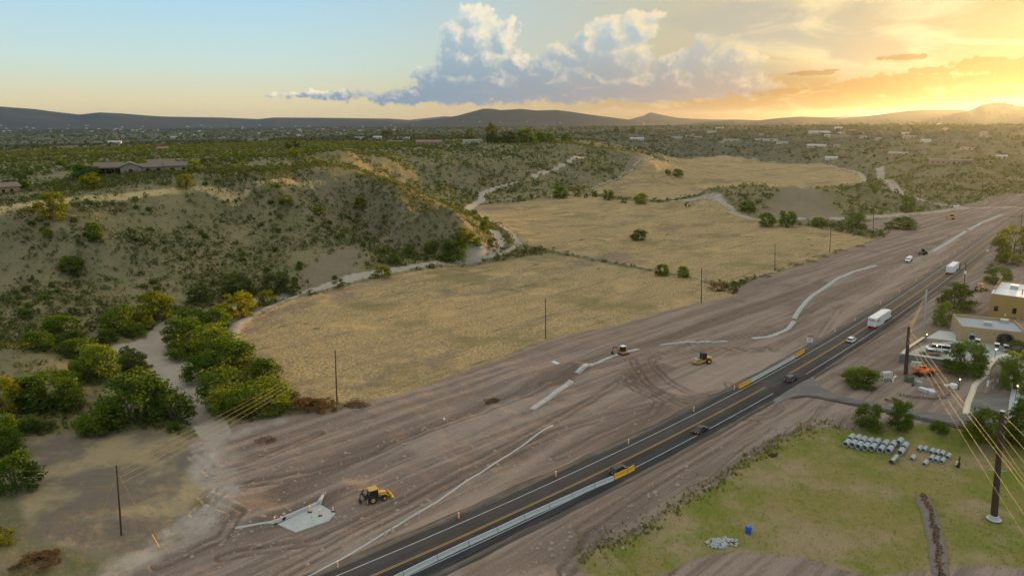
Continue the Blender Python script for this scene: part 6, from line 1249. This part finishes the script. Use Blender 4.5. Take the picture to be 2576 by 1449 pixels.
# the junk yard by the side road
M_TARP = simple('pale_plastic', (.55, .58, .62), .5, var=.15); M_BLUEC = simple('blue_drum', (.02, .10, .24), .5, var=.15); M_GREENB = simple('green_steel_box', (.08, .14, .09), .6, var=.15)
def junk(name, u, v, label, fn, cat, rz=None):
    p = hit(u, v); e = empty(name, (p[0], p[1], p[2] - .03), random.uniform(0, 3) if rz is None else rz, label, cat); fn(e); return e
junk('green_steel_bin', 2286, 962, 'green steel bin in front of the telehandler', lambda e: (MB().box(-1, 1, -.8, .8, .05, 1.5, b=.05).build('bin_body', M_GREENB, e), MB().box(-1.05, 1.05, -.85, .85, 1.5, 1.6).build('lid', M_DSTEEL, e)), 'bin', .5)
junk('blue_drum', 2296, 972, 'dark blue drum below the green bin', lambda e: (MB().tube([(0, 0, 0), (0, 0, .9)], .32, 12).build('drum_body', M_BLUEC, e), MB().tube([(0, 0, .9), (0, 0, .94)], .33, 12).build('rim', M_DSTEEL, e)), 'drum')
junk('equipment_crate', 2310, 968, 'grey crate between the blue drum and the telehandler wheels', lambda e: (MB().box(-.9, .9, -.7, .7, .1, 1.0, b=.03).build('crate_body', M_GALV, e), MB().box(-.95, .95, -.75, .75, 1.0, 1.06).build('lid', M_STEEL, e)), 'crate')
for (u, v, lb) in ((2324, 985, 'stack of pale plastic panels in the junk yard'), (2342, 990, 'spread pale sheet lying in front of the junk yard stack')):
    junk('panel_stack', u, v, lb, lambda e: [MB().box(-1.2 + random.uniform(-.2, .2), 1.2, -.7, .7, .05 + .22 * i, .22 + .22 * i).build('panel', M_TARP, e) for i in range(4 if 'stack' in lb else 1)], 'panels')
junk('timber_crate', 2360, 975, 'tan timber crate right of the pale stack', lambda e: (MB().box(-.9, .9, -.6, .6, .08, .8).build('crate_body', M_TAN, e), MB().box(-.95, .95, -.65, .65, .8, .88).build('lid', M_DOORW, e)), 'crate', .2)
junk('bathtub', 2381, 973, 'white curved tub in the junk yard', lambda e: (MB().loft([[(.9 * k * math.cos(a), .5 * k * math.sin(a), z__) for a in np.linspace(0, 6.283, 15)[:-1]] for k, z__ in ((.7, 0), (1, .6), (.86, .6), (.6, .12))]).build('tub_shell', M_WHITEP, e, True), MB().box(-.05, .05, .35, .45, .55, .8).build('tap', M_STEEL, e)), 'tub')
junk('water_tank', 2398, 975, 'round white tank at the right end of the junk row', lambda e: (MB().tube([(0, 0, 0), (0, 0, 1.0), (0, 0, 1.15)], [.85, .85, .6], 18).build('tank_shell', M_WHITEP, e), MB().tube([(0, 0, 1.15), (0, 0, 1.25)], .22, 10).build('hatch', M_GALV, e)), 'tank')
def frame_rack(e):
    for x_ in (-1.4, -.5, .5, 1.4):
        for y_ in (-.6, .6): MB().box(x_ - .06, x_ + .06, y_ - .06, y_ + .06, 0, 2.2).build('rack_post', M_WHITEP, e)
    for z__ in (.6, 1.4, 2.2): MB().box(-1.5, 1.5, -.66, .66, z__, z__ + .08).build('rack_shelf', M_GALV, e)
junk('white_steel_rack', 2228, 956, 'white steel rack beside the round corner mesquite', frame_rack, 'rack', .3)
junk('white_chute', 2246, 962, 'bent white pipe elbow beside the steel rack', lambda e: MB().tube([(0, 0, 0), (0, 0, .9), (.15, 0, 1.3), (.6, 0, 1.6), (1.0, 0, 1.6)], .2, 10).build('pipe_elbow', M_WHITEP, e), 'pipe')
p = hit(2335, 1000); e = empty('stone_wall', p, 0, 'low rubble stone wall edging the junk yard along the side road', 'wall'); M_STONE = simple('rubble_stone', (.24, .20, .165), .95, var=.3, scale=2)
wl = dense(FL((2265, 998), (2300, 1003), (2340, 1008), (2375, 1006), (2392, 990)), .7); base_me = []
for k in range(4):
    b = bmesh.new(); bmesh.ops.create_icosphere(b, subdivisions=1, radius=.42)
    for v_ in b.verts: v_.co *= random.uniform(.75, 1.15); v_.co.z *= .75
    me = bpy.data.meshes.new('stone'); b.to_mesh(me); b.free(); me.materials.append(M_STONE); base_me.append(me)
for q in wl:
    for z__ in (.2, .6): o = put('stone', random.choice(base_me), e); o.location = (q[0] - p[0] + random.uniform(-.1, .1), q[1] - p[1] + random.uniform(-.1, .1), g1(*q) - p[2] + z__); o.rotation_euler = (random.random(), 0, random.uniform(0, 6)); o.scale = (.85, .85, .8)
# yard gate signs, wooden box near the wall
junk('pale_cabinet', 2304, 924, 'pale double cabinet against the grey retaining wall', lambda e: (MB().box(-1.3, 1.3, -.4, .4, .05, 1.6).build('cabinet_body', M_CREAM, e), MB().box(-.04, .04, -.45, -.4, .1, 1.55).build('door_gap', M_DSTEEL, e)), 'cabinet', -.25)

# ------------------------------------------------------------------ pipes on the lawn
M_PIPES = simple('galvanised_culvert', (.50, .54, .58), .35, .75, var=.1)
def pz(x_, y_): return (2300 + x_ / 2.899) * .85867, (1187 + y_ / 2.899) * .85867
def pipe(c, d, L, r, label, group, m=M_PIPE, name='concrete_pipe', corr=False):
    e = None; n = 22; R_ = []
    prof = [(-L / 2, r), (L / 2 - .25, r), (L / 2 - .24, r * 1.0), (L / 2, r * .93), (L / 2, r * .80), (-L / 2, r * .80)]
    if corr: prof = [(-L / 2 + L * i / 40, r * (1 + .025 * (i % 2))) for i in range(41)] + [(L / 2, r * .94), (-L / 2, r * .94)]
    b = MB(); b.loft([[(R2 * math.cos(a), y_, R2 * math.sin(a)) for a in np.linspace(0, 2 * math.pi, n + 1)[:-1]] for y_, R2 in prof] + [[(prof[0][1] * math.cos(a), prof[0][0], prof[0][1] * math.sin(a)) for a in np.linspace(0, 2 * math.pi, n + 1)[:-1]]], cap=False)
    o = b.build(name, m, None, True); o.location = (c[0], c[1], g1(c[0], c[1]) + r - .04); o.rotation_euler[2] = -math.atan2(d[0], d[1]); return tag(o, label, 'pipe', group)
pa, pb = P(*pz(513, 325), -3), P(*pz(598, 248), -3); pd = unit(pa, pb); RB, LB = .66, 2.5
names = ['leftmost', 'second', 'third', 'fourth', 'fifth', 'sixth', 'seventh']
for i, (x_, y_) in enumerate([(528, 303), (583, 310), (632, 322), (690, 333), (748, 341), (818, 357), (888, 366)]):
    c = P(*pz(x_, y_ + 16), -3); pipe(c, pd, LB, RB, names[i] + ' large grey concrete pipe from the left in the front row on the lawn', 'large concrete pipes'); pipe((c[0] + pd[0] * (LB + .12), c[1] + pd[1] * (LB + .12)), pd, LB, RB, names[i] + ' large grey concrete pipe from the left in the back row on the lawn', 'large concrete pipes')
c = P(*pz(985, 400), -3); pipe(c, pd, LB, RB, 'large concrete pipe just behind the shiny culvert', 'large concrete pipes'); pipe((c[0] + pd[0] * 2.6, c[1] + pd[1] * 2.6), pd, LB, RB, 'rearmost large pipe in line with the shiny culvert', 'large concrete pipes'); c = P(*pz(957, 350), -3); pipe((c[0] + pd[0], c[1] + pd[1]), pd, LB, RB, 'large pipe at the back between the seventh pair and the culvert line', 'large concrete pipes')
c = P(*pz(925, 455), -3); pipe(c, pd, 3.6, .56, 'shiny galvanised culvert pipe in front of the big concrete pipes', None, M_PIPES, 'metal_culvert', True)
for (x_, y_), lb in zip([(1138, 372), (1183, 376), (1085, 432), (1247, 388), (1290, 396), (1335, 405), (1387, 420), (1245, 437), (1288, 446), (1338, 458), (1192, 472)],
    ['left of the back pair by itself', 'right of the back pair by itself', 'alone at the front left', 'first of the back four', 'second of the back four', 'third of the back four', 'last of the back four', 'first of the middle three', 'second of the middle three', 'last of the middle three', 'alone in front of the right hand rows']): pipe(P(*pz(x_, y_ + 12), -3), pd, 2.1, .46, 'small grey concrete pipe, ' + lb, 'small concrete pipes')
# lawn oddments
def barrel(e): MB().tube([(0, 0, 0), (0, 0, .05), (0, 0, .45), (0, 0, .5), (0, 0, .95), (0, 0, 1.0)], [.34, .36, .36, .38, .36, .34], 16).build('drum_body', simple('bright_blue_plastic', (.01, .10, .50), .45, var=.05), e); MB().tube([(.12, 0, 1.0), (.12, 0, 1.04)], .05, 8).build('bung', M_WHITEP, e); MB().box(-.12, .12, -.38, -.345, .55, .8).build('paper_tag', M_WHITEP, e)
o = junk('blue_barrel', 1882, 1341, 'bright blue plastic barrel on the lawn beside the white rubble heap', barrel, 'barrel'); o.scale = (1.5, 1.5, 1.4)
M_RUB = simple('white_rubble', (.40, .42, .43), .9, var=.2, scale=2); ch = []
for k in range(5):
    b = bmesh.new(); bmesh.ops.create_icosphere(b, subdivisions=1, radius=.5)
    for v_ in b.verts: v_.co *= random.uniform(.6, 1.25)
    me = bpy.data.meshes.new('rubble_piece'); b.to_mesh(me); b.free(); me.materials.append(M_RUB); ch.append(me)
def rubble(e):
    for i in range(110):
        a = random.uniform(0, 6.28); k = random.random() ** .6; o = put('rubble_piece', random.choice(ch), e); x_, y_ = 3.0 * k * math.cos(a), 1.5 * k * math.sin(a); o.location = (x_, y_, .1 + .55 * (1 - k) * random.random()); s_ = random.uniform(.25, .8); o.scale = (s_ * 1.3, s_, s_ * .6); o.rotation_euler = (random.uniform(0, 1), random.uniform(0, 1), random.uniform(0, 6))
junk('rubble_heap', 1818, 1368, 'heap of white broken concrete on the bare ground of the lawn', rubble, 'rubble', .1)
junk('black_tarp', 1944, 1146, 'crumpled black tarp on the lawn below the bank', lambda e: MB().loft([[(1.6 * k * math.cos(a) * (1 + .25 * math.sin(3 * a)), .6 * k * math.sin(a), z__) for a in np.linspace(0, 6.283, 17)[:-1]] for k, z__ in ((1, 0), (.8, .25), (.4, .32), (.1, .2))]).build('tarp_sheet', M_TYRE, e, True), 'tarp', .5)
junk('gas_riser', 2409, 1176, 'short dark post with a pale meter box right of the small pipes', lambda e: (MB().tube([(0, 0, 0), (.1, 0, 2.6)], .16, 8).build('post', M_WOOD, e), MB().box(-.55, -.15, -.2, .15, .7, 1.5).build('meter_box', M_CREAM, e), MB().box(-.3, .3, -.25, .25, 0, 1.3).build('cabinet', M_DSTEEL, e)), 'meter', 0)
# long earth bed with clumps running down the lawn
M_STRAWC = KINDS['dry']
bed = dense(FL((2322, 1243), (2340, 1290), (2352, 1340), (2362, 1400), (2368, 1449), z=-3), 1.1)
tag(ribbon('earth_bed', bed, -1.3, 1.5, .12, simple('bed_gravel', (.20, .17, .145), .95, var=.25, scale=1.5), .3, .25, follow=True), kind='structure')
for i, q in enumerate(bed):
    o = put('straw_clump', random.choice(CROWN['dry'])); o.location = (q[0] + random.uniform(-.5, .3), q[1], g1(*q) + .05); k = random.uniform(1.0, 1.6); o.scale = (k * 1.1, k * .7, .7); o.rotation_euler[2] = random.uniform(-.3, .3); tag(o, 'straw coloured plant clump in the long gravel bed across the lawn', 'plant', 'straw clumps in the gravel bed')
# brush and stump piles
M_STICK = simple('dead_branches', (.15, .085, .05), .9, var=.3, scale=2)
def sticks(u, v, w, h, n, label, name='brush_pile', m=M_STICK, r=.05):
    p = hit(u, v); k = dist(p) / F; ww, hh = w * k, h * k; b = MB()
    for i in range(n):
        a = random.uniform(0, 6.28); t_ = random.random() ** .5; c = Vector((ww * .46 * t_ * math.cos(a), ww * .26 * t_ * math.sin(a), random.uniform(.05, .7) * hh * (1.1 - t_))); d = Vector((random.gauss(0, 1), random.gauss(0, 1), random.gauss(.2, .5))).normalized() * random.uniform(.3, .9) * min(ww * .22, 1.6)
        b.tube([tuple(c - d), tuple(c + d * .2 + Vector((0, 0, .06))), tuple(c + d)], [r, r * .8, r * .35], 4)
    o = b.build(name, m, None); o.location = (p[0], p[1], p[2]); return tag(o, label, 'brush pile', 'piles of cleared brush')
sticks(898, 1021, 66, 30, 150, 'pile of dead brown branches right of the brush pile pole'); sticks(668, 1110, 56, 24, 70, 'uprooted stump with roots on the bare earth below the track', 'uprooted_stump')
for q in [(770, 1045, 90, 50, 'left half of the russet dry brush bank at the near corner of the field'), (820, 1042, 70, 44, 'right half of the russet dry brush bank beside the pole'), (1800, 735, 62, 24, 'dry weeds and cuttings at the right corner of the near field'), (1840, 740, 30, 14, 'low dry weeds at the very corner of the near field'), (1240, 1022, 60, 16, 'straw coloured weeds on the berm left of the first kerb piece')]: tree(q[0], q[1], q[2], q[3], 'dry', q[4], 'bush', None, False)
for q in [(1925, 697, 40, 10), (2000, 668, 44, 11), (2032, 660, 50, 12), (2068, 648, 44, 11), (2115, 632, 34, 10), (2165, 622, 30, 9), (2560, 548, 34, 14)]: sticks(*q, 60, 'small brown pile of cleared brush along the edge of the middle field' if q[0] < 2400 else 'brush pile at the right edge beyond the highway')
# loose stones and clods on the graded earth
rv, rf = [], []
for i in range(2600):
    while True:
        u, v = random.uniform(150, 2450), random.triangular(560, 1449, 1350); p = P(u, v, 0)
        if polyg(np.array([p[0]]), np.array([p[1]]), DIRT)[0] > 1 and polyd(np.array([p[0]]), np.array([p[1]]), ROAD)[0][0] > 8.5: break
    s_ = .09 + .5 * random.random() ** 5; z__ = g1(p[0], p[1]); o_ = len(rv); rv += [(p[0] + s_ * a * random.uniform(.7, 1.2), p[1] + s_ * b * random.uniform(.7, 1.2), z__ + s_ * c * .8) for a, b, c in ((1, 0, 0), (0, 1, 0), (-1, 0, 0), (0, -1, 0), (0, 0, 1))]; rf += [(o_, o_ + 1, o_ + 4), (o_ + 1, o_ + 2, o_ + 4), (o_ + 2, o_ + 3, o_ + 4), (o_ + 3, o_, o_ + 4)]
tag(mesh_np('loose_stones', rv, rf, simple('loose_stone', (.30, .25, .215), .95, var=.25, scale=.3), False), kind='stuff')
for u, v, lb, s_ in ((1119, 1058, 'white plastic bucket lying on the bank above the graded earth', .5), (1396, 913, 'pale sheet lying in the ditch below the pole', .9), (1246, 1548, '', 1)):
    if lb: junk('white_sheet' if 'sheet' in lb else 'white_bucket', u, v, lb, (lambda e: MB().box(-1.6, 1.6, -.7, .7, .05, .13).build('sheet', M_TARP, e)) if 'sheet' in lb else (lambda e: MB().tube([(0, 0, .2), (.5, 0, .25)], [.2, .26], 10).build('bucket_shell', M_WHITEP, e)), 'debris')
# low wall at the back of the slab
o = ribbon('kerb', sw, -.25, .25, .55, M_CONC2, 1.2, follow=False); tag(o, kind='structure')
o = ribbon('kerb', dense(FL((803, 1268), (811, 1256), (817, 1246)), .8), -.3, .3, .7, M_CONC, 1.2); tag(o, kind='structure')

# ------------------------------------------------------------------ houses
def gable(e, x0, x1, y0, y1, hw, rise, wm, rm, along='x', over=.5, name='wing'):
    w_ = MB()
    if along == 'x': w_.loft([[(x_, y0, -.8), (x_, y1, -.8), (x_, y1, hw), (x_, (y0 + y1) / 2, hw + rise), (x_, y0, hw)] for x_ in (x0, x1)])
    else: w_.loft([[(x0, y_, -.8), (x1, y_, -.8), (x1, y_, hw), ((x0 + x1) / 2, y_, hw + rise), (x0, y_, hw)] for y_ in (y0, y1)])
    w_.build('wall', wm, e); t_ = .16; b = MB()
    if along == 'x':
        m_ = (y0 + y1) / 2; k = rise / (m_ - y0); pr = [(y0 - over, hw - over * k + .06), (m_, hw + rise + .06), (y1 + over, hw - over * k + .06), (y1 + over, hw - over * k + .06 + t_), (m_, hw + rise + .06 + t_), (y0 - over, hw - over * k + .06 + t_)]; b.loft([[(x_, y_, z__) for y_, z__ in pr] for x_ in (x0 - over, x1 + over)])
    else:
        m_ = (x0 + x1) / 2; k = rise / (m_ - x0); pr = [(x0 - over, hw - over * k + .06), (m_, hw + rise + .06), (x1 + over, hw - over * k + .06), (x1 + over, hw - over * k + .06 + t_), (m_, hw + rise + .06 + t_), (x0 - over, hw - over * k + .06 + t_)]; b.loft([[(x_, y_, z__) for x_, z__ in pr] for y_ in (y0 - over, y1 + over)])
    return b.build('roof', rm, e)
def facing(p): return math.atan2(-p[0], p[1])
p = hit(350, 437); e = empty('tile_roof_house', p, facing(p), 'large pinkish house with clay tile gables and dark porch on the plateau', 'house'); sc_ = dist(p) / F * 235 / 54; e.scale = (sc_,) * 3
HS = simple('house_pink_stucco', (.27, .225, .19), .9, var=.08, scale=.6); e['label'] = e['label']
for w_ in ((-27, -19, 0, 12, 3.0, 1.6, 'y'), (-19, -6.5, 3.5, 13, 3.4, 1.9, 'x'), (-8, 1, 1.0, 12, 3.4, 1.9, 'y'), (1, 12, 2, 10, 3.0, 1.5, 'x'), (5, 17, 10.5, 18, 4.2, 1.6, 'x'), (12, 23.5, 1.0, 9, 3.3, 1.7, 'x')): gable(e, *w_[:6], HS, M_TILE, w_[6], .6)
MB().box(23.5, 27, 1, 3, -.6, 2.4).build('yard_wall', HS, e)
MB().box(-18.8, -7, 1.0, 3.45, 2.9, 3.1).build('porch_roof', M_TILE, e)
for x_ in (-18.5, -14.5, -10.5, -7.3): MB().box(x_ - .2, x_ + .2, 1.1, 1.5, -.5, 2.9).build('porch_post', M_DOORW, e)
MB().box(-17.5, -8, 3.42, 3.46, .1, 2.5).build('porch_opening', M_GLASS, e)
for x_, y_ in ((-23, 0), (-3.5, 1.0), (4, 2), (9, 2), (15, 1), (20.5, 1)): MB().box(x_ - .8, x_ + .8, y_ - .06, y_ + .1, .8, 2.2).build('window', M_GLASS, e)
MB().box(-14, -12.6, 8, 9.4, 4, 7.2).build('chimney', HS, e)
p = hit(16, 488); e = empty('tile_roof_house', p, facing(p) + .3, 'sunlit tan house with a low tile roof at the left picture edge', 'house'); gable(e, -12, 6, 0, 9, 3.2, 1.6, M_TAN, M_TILE, 'x', .7); gable(e, -14, -5, -4, 8, 3.0, 1.5, M_TAN, M_TILE, 'y', .7)
for x_ in (-1, 2.5): MB().box(x_ - .6, x_ + .6, -.06, .1, .8, 2.1).build('window', M_GLASS, e)
def house(u, v, w, label, wi, ri, style='gable', hk=.30, group=None):
    p = hit(u, v); Wm = w * dist(p) / F; e = empty('house', p, facing(p) + random.uniform(-.35, .35), label, 'house', group); dp = min(Wm * .6, 11); hw = min(max(2.8, Wm * hk * .55), 4.2); wm, rm = M_STUCCO[wi], M_HROOF[ri]
    if style == 'gable': gable(e, -Wm / 2, Wm / 2, 0, dp, hw, min(2.0, dp * .2), wm, rm, 'x', .6)
    else: MB().box(-Wm / 2, Wm / 2, 0, dp, -1, hw + .5).build('wall', wm, e); MB().box(-Wm / 2 - .4, Wm / 2 + .4, -.5, dp + .4, hw + .5, hw + .8).build('roof', rm, e)
    n = max(2, int(Wm / 5))
    for i in range(n): x_ = -Wm / 2 + Wm * (i + .5) / n; MB().box(x_ - .7, x_ + .7, -.05, .05, .9 if i != n // 2 else 0, 2.2).build('window' if i != n // 2 else 'door', M_GLASS, e)
    return e
for q in [(1080, 366, 62, 'long low house with a dark red roof on the knoll rim', 2, 2, 'gable'), (1192, 362, 46, 'low pale roofed house left of the knoll grove', 0, 0, 'flat'), (1602, 354, 32, 'small white house on the slope right of the knoll grove', 3, 0, 'gable'), (1842, 357, 34, 'pale house with greenish roof on the right hand hills, leftmost', 0, 3, 'flat'), (1908, 356, 20, 'pale house next to its white neighbour on the right hand hills', 0, 1, 'gable'), (1938, 357, 32, 'white flat house among the right hand hills', 3, 0, 'flat'), (1968, 362, 24, 'low white house just below the white flat one', 3, 0, 'flat'),
          (2052, 373, 40, 'house with white gable roof above the far field', 0, 0, 'gable'), (2062, 337, 44, 'white house with several roofs high on the right hand hills', 3, 0, 'gable'), (2112, 347, 40, 'long pale house with dark openings on the right hand hills', 1, 1, 'flat'), (2392, 414, 76, 'long low brown house on the slope above the dirt junction', 2, 1, 'flat'), (2255, 394, 36, 'low brown house in the golden haze left of the long one', 2, 1, 'gable'), (2090, 403, 24, 'house with white roof panels in the trees behind the far field', 3, 0, 'gable'), (2176, 348, 20, 'small white roof in the golden light above the far field', 0, 0, 'flat'), (2290, 348, 26, 'pale house high in the golden haze', 1, 0, 'flat'), (2520, 401, 18, 'pale cabin in the haze near the right edge', 1, 0, 'gable'), (2430, 378, 24, 'low house deep in the golden haze', 1, 1, 'flat'), (1790, 336, 22, 'pale house on the crest left of the right hand hills', 0, 1, 'gable'), (1810, 324, 18, 'white house on the skyline crest', 3, 0, 'flat'), (2110, 325, 16, 'small white house near the hill top', 3, 0, 'gable'), (2145, 330, 14, 'small pale house right of the hill top one', 0, 1, 'flat'), (1705, 350, 24, 'white walled house behind the right plateau rim', 3, 0, 'flat'), (1735, 346, 18, 'small house right of the white walled one on the rim', 0, 2, 'gable'),
          (650, 358, 44, 'flat pale building at the foot of the cleared terrace in the valley', 1, 1, 'flat'), (288, 363, 24, 'white house with two roofs below the valley town', 3, 0, 'gable'), (410, 381, 22, 'small reddish house on the plateau rim', 1, 2, 'gable'), (560, 350, 16, 'tan house in the middle of the valley', 1, 1, 'gable'), (445, 348, 26, 'long pale barn in the middle of the valley', 3, 0, 'gable'), (950, 350, 20, 'pale house left of the dark grove on the flat', 0, 0, 'gable'), (905, 350, 22, 'pale house farther left of the dark grove', 3, 0, 'flat'), (1015, 352, 30, 'low white house right of the dark grove on the flat', 3, 0, 'flat')]: house(*q)
# the town on the valley floor: three small house shapes, placed house by house
TH = []
for k in range(3):
    b = MB(); w_, d_, h_ = (13, 9, 16)[k], (8, 10, 9)[k], (3.2, 3.4, 3)[k]; b.loft([[(x_, 0, -2), (x_, d_, -2), (x_, d_, h_), (x_, d_ / 2, h_ + 1.6), (x_, 0, h_)] for x_ in (-w_ / 2, w_ / 2)]); o = b.build('town_house', M_STUCCO[(0, 1, 2)[k]]); o.data.materials.append(M_HROOF[(3, 1, 1)[k]])
    for f in o.data.polygons: f.material_index = 1 if f.normal.z > .5 else 0
    TH.append(o.data); bpy.data.objects.remove(o)
for i in range(118):
    for _ in range(20):
        r_u = random.random(); u = random.uniform(0, 1000) if r_u < .80 else random.uniform(1000, 1640) if r_u < .87 else random.uniform(1740, 2560); v = random.triangular(313, 350, 322) if u < 1000 else random.uniform(306, 318) if u < 1640 else random.triangular(305, 385, 335); p = hit(u, v)
        if p[0] and 1100 < math.hypot(p[0], p[1]) < 8500: break
    o = put('town_house', TH[random.choice((0, 0, 1, 1, 2))]); s_ = max(1.0, math.hypot(p[0], p[1]) / 3000); s_ = min(s_, 1.5); o.location = (p[0], p[1], p[2] + .4); o.scale = (s_,) * 3; o.rotation_euler[2] = facing(p) + random.uniform(-.7, .7)
    lb = 'tiny pale valley house ' + ('in the farthest row ' if v < 324 else 'on the near side ') + ('below the highest left mountain' if u < 180 else 'below the twin humps of the left skyline' if u < 400 else 'under the low flat skyline' if u < 680 else 'left of the middle mountain') if u < 1000 else 'tiny pale house far off below the middle mountain' if u < 1640 else 'tiny pale house among the brush of the right hand hills'
    tag(o, lb, 'house', lb.replace('house', 'houses'))

# ------------------------------------------------------------------ the evening air
hm = bpy.data.materials.new('haze'); hm.use_nodes = True; t = hm.node_tree; t.nodes.clear()
vo = t.nodes.new('ShaderNodeVolumePrincipled'); oo = t.nodes.new('ShaderNodeOutputMaterial'); t.links.new(vo.outputs[0], oo.inputs['Volume'])
vo.inputs['Color'].default_value = (.66, .77, 1.0, 1); vo.inputs['Density'].default_value = 1.7e-5; vo.inputs['Anisotropy'].default_value = .79
zt, zb = float(GZ.max()) + 25, float(GZ.min()) - 2
bm = bmesh.new(); bmesh.ops.create_cube(bm, size=1)
bmesh.ops.scale(bm, vec=(39600, 39600, zt - zb), verts=bm.verts); bmesh.ops.translate(bm, vec=(0, 0, (zt + zb) / 2), verts=bm.verts)
me = bpy.data.meshes.new('haze'); bm.to_mesh(me); bm.free(); me.materials.append(hm)
o = bpy.data.objects.new('haze', me); col.objects.link(o); tag(o, kind='stuff')
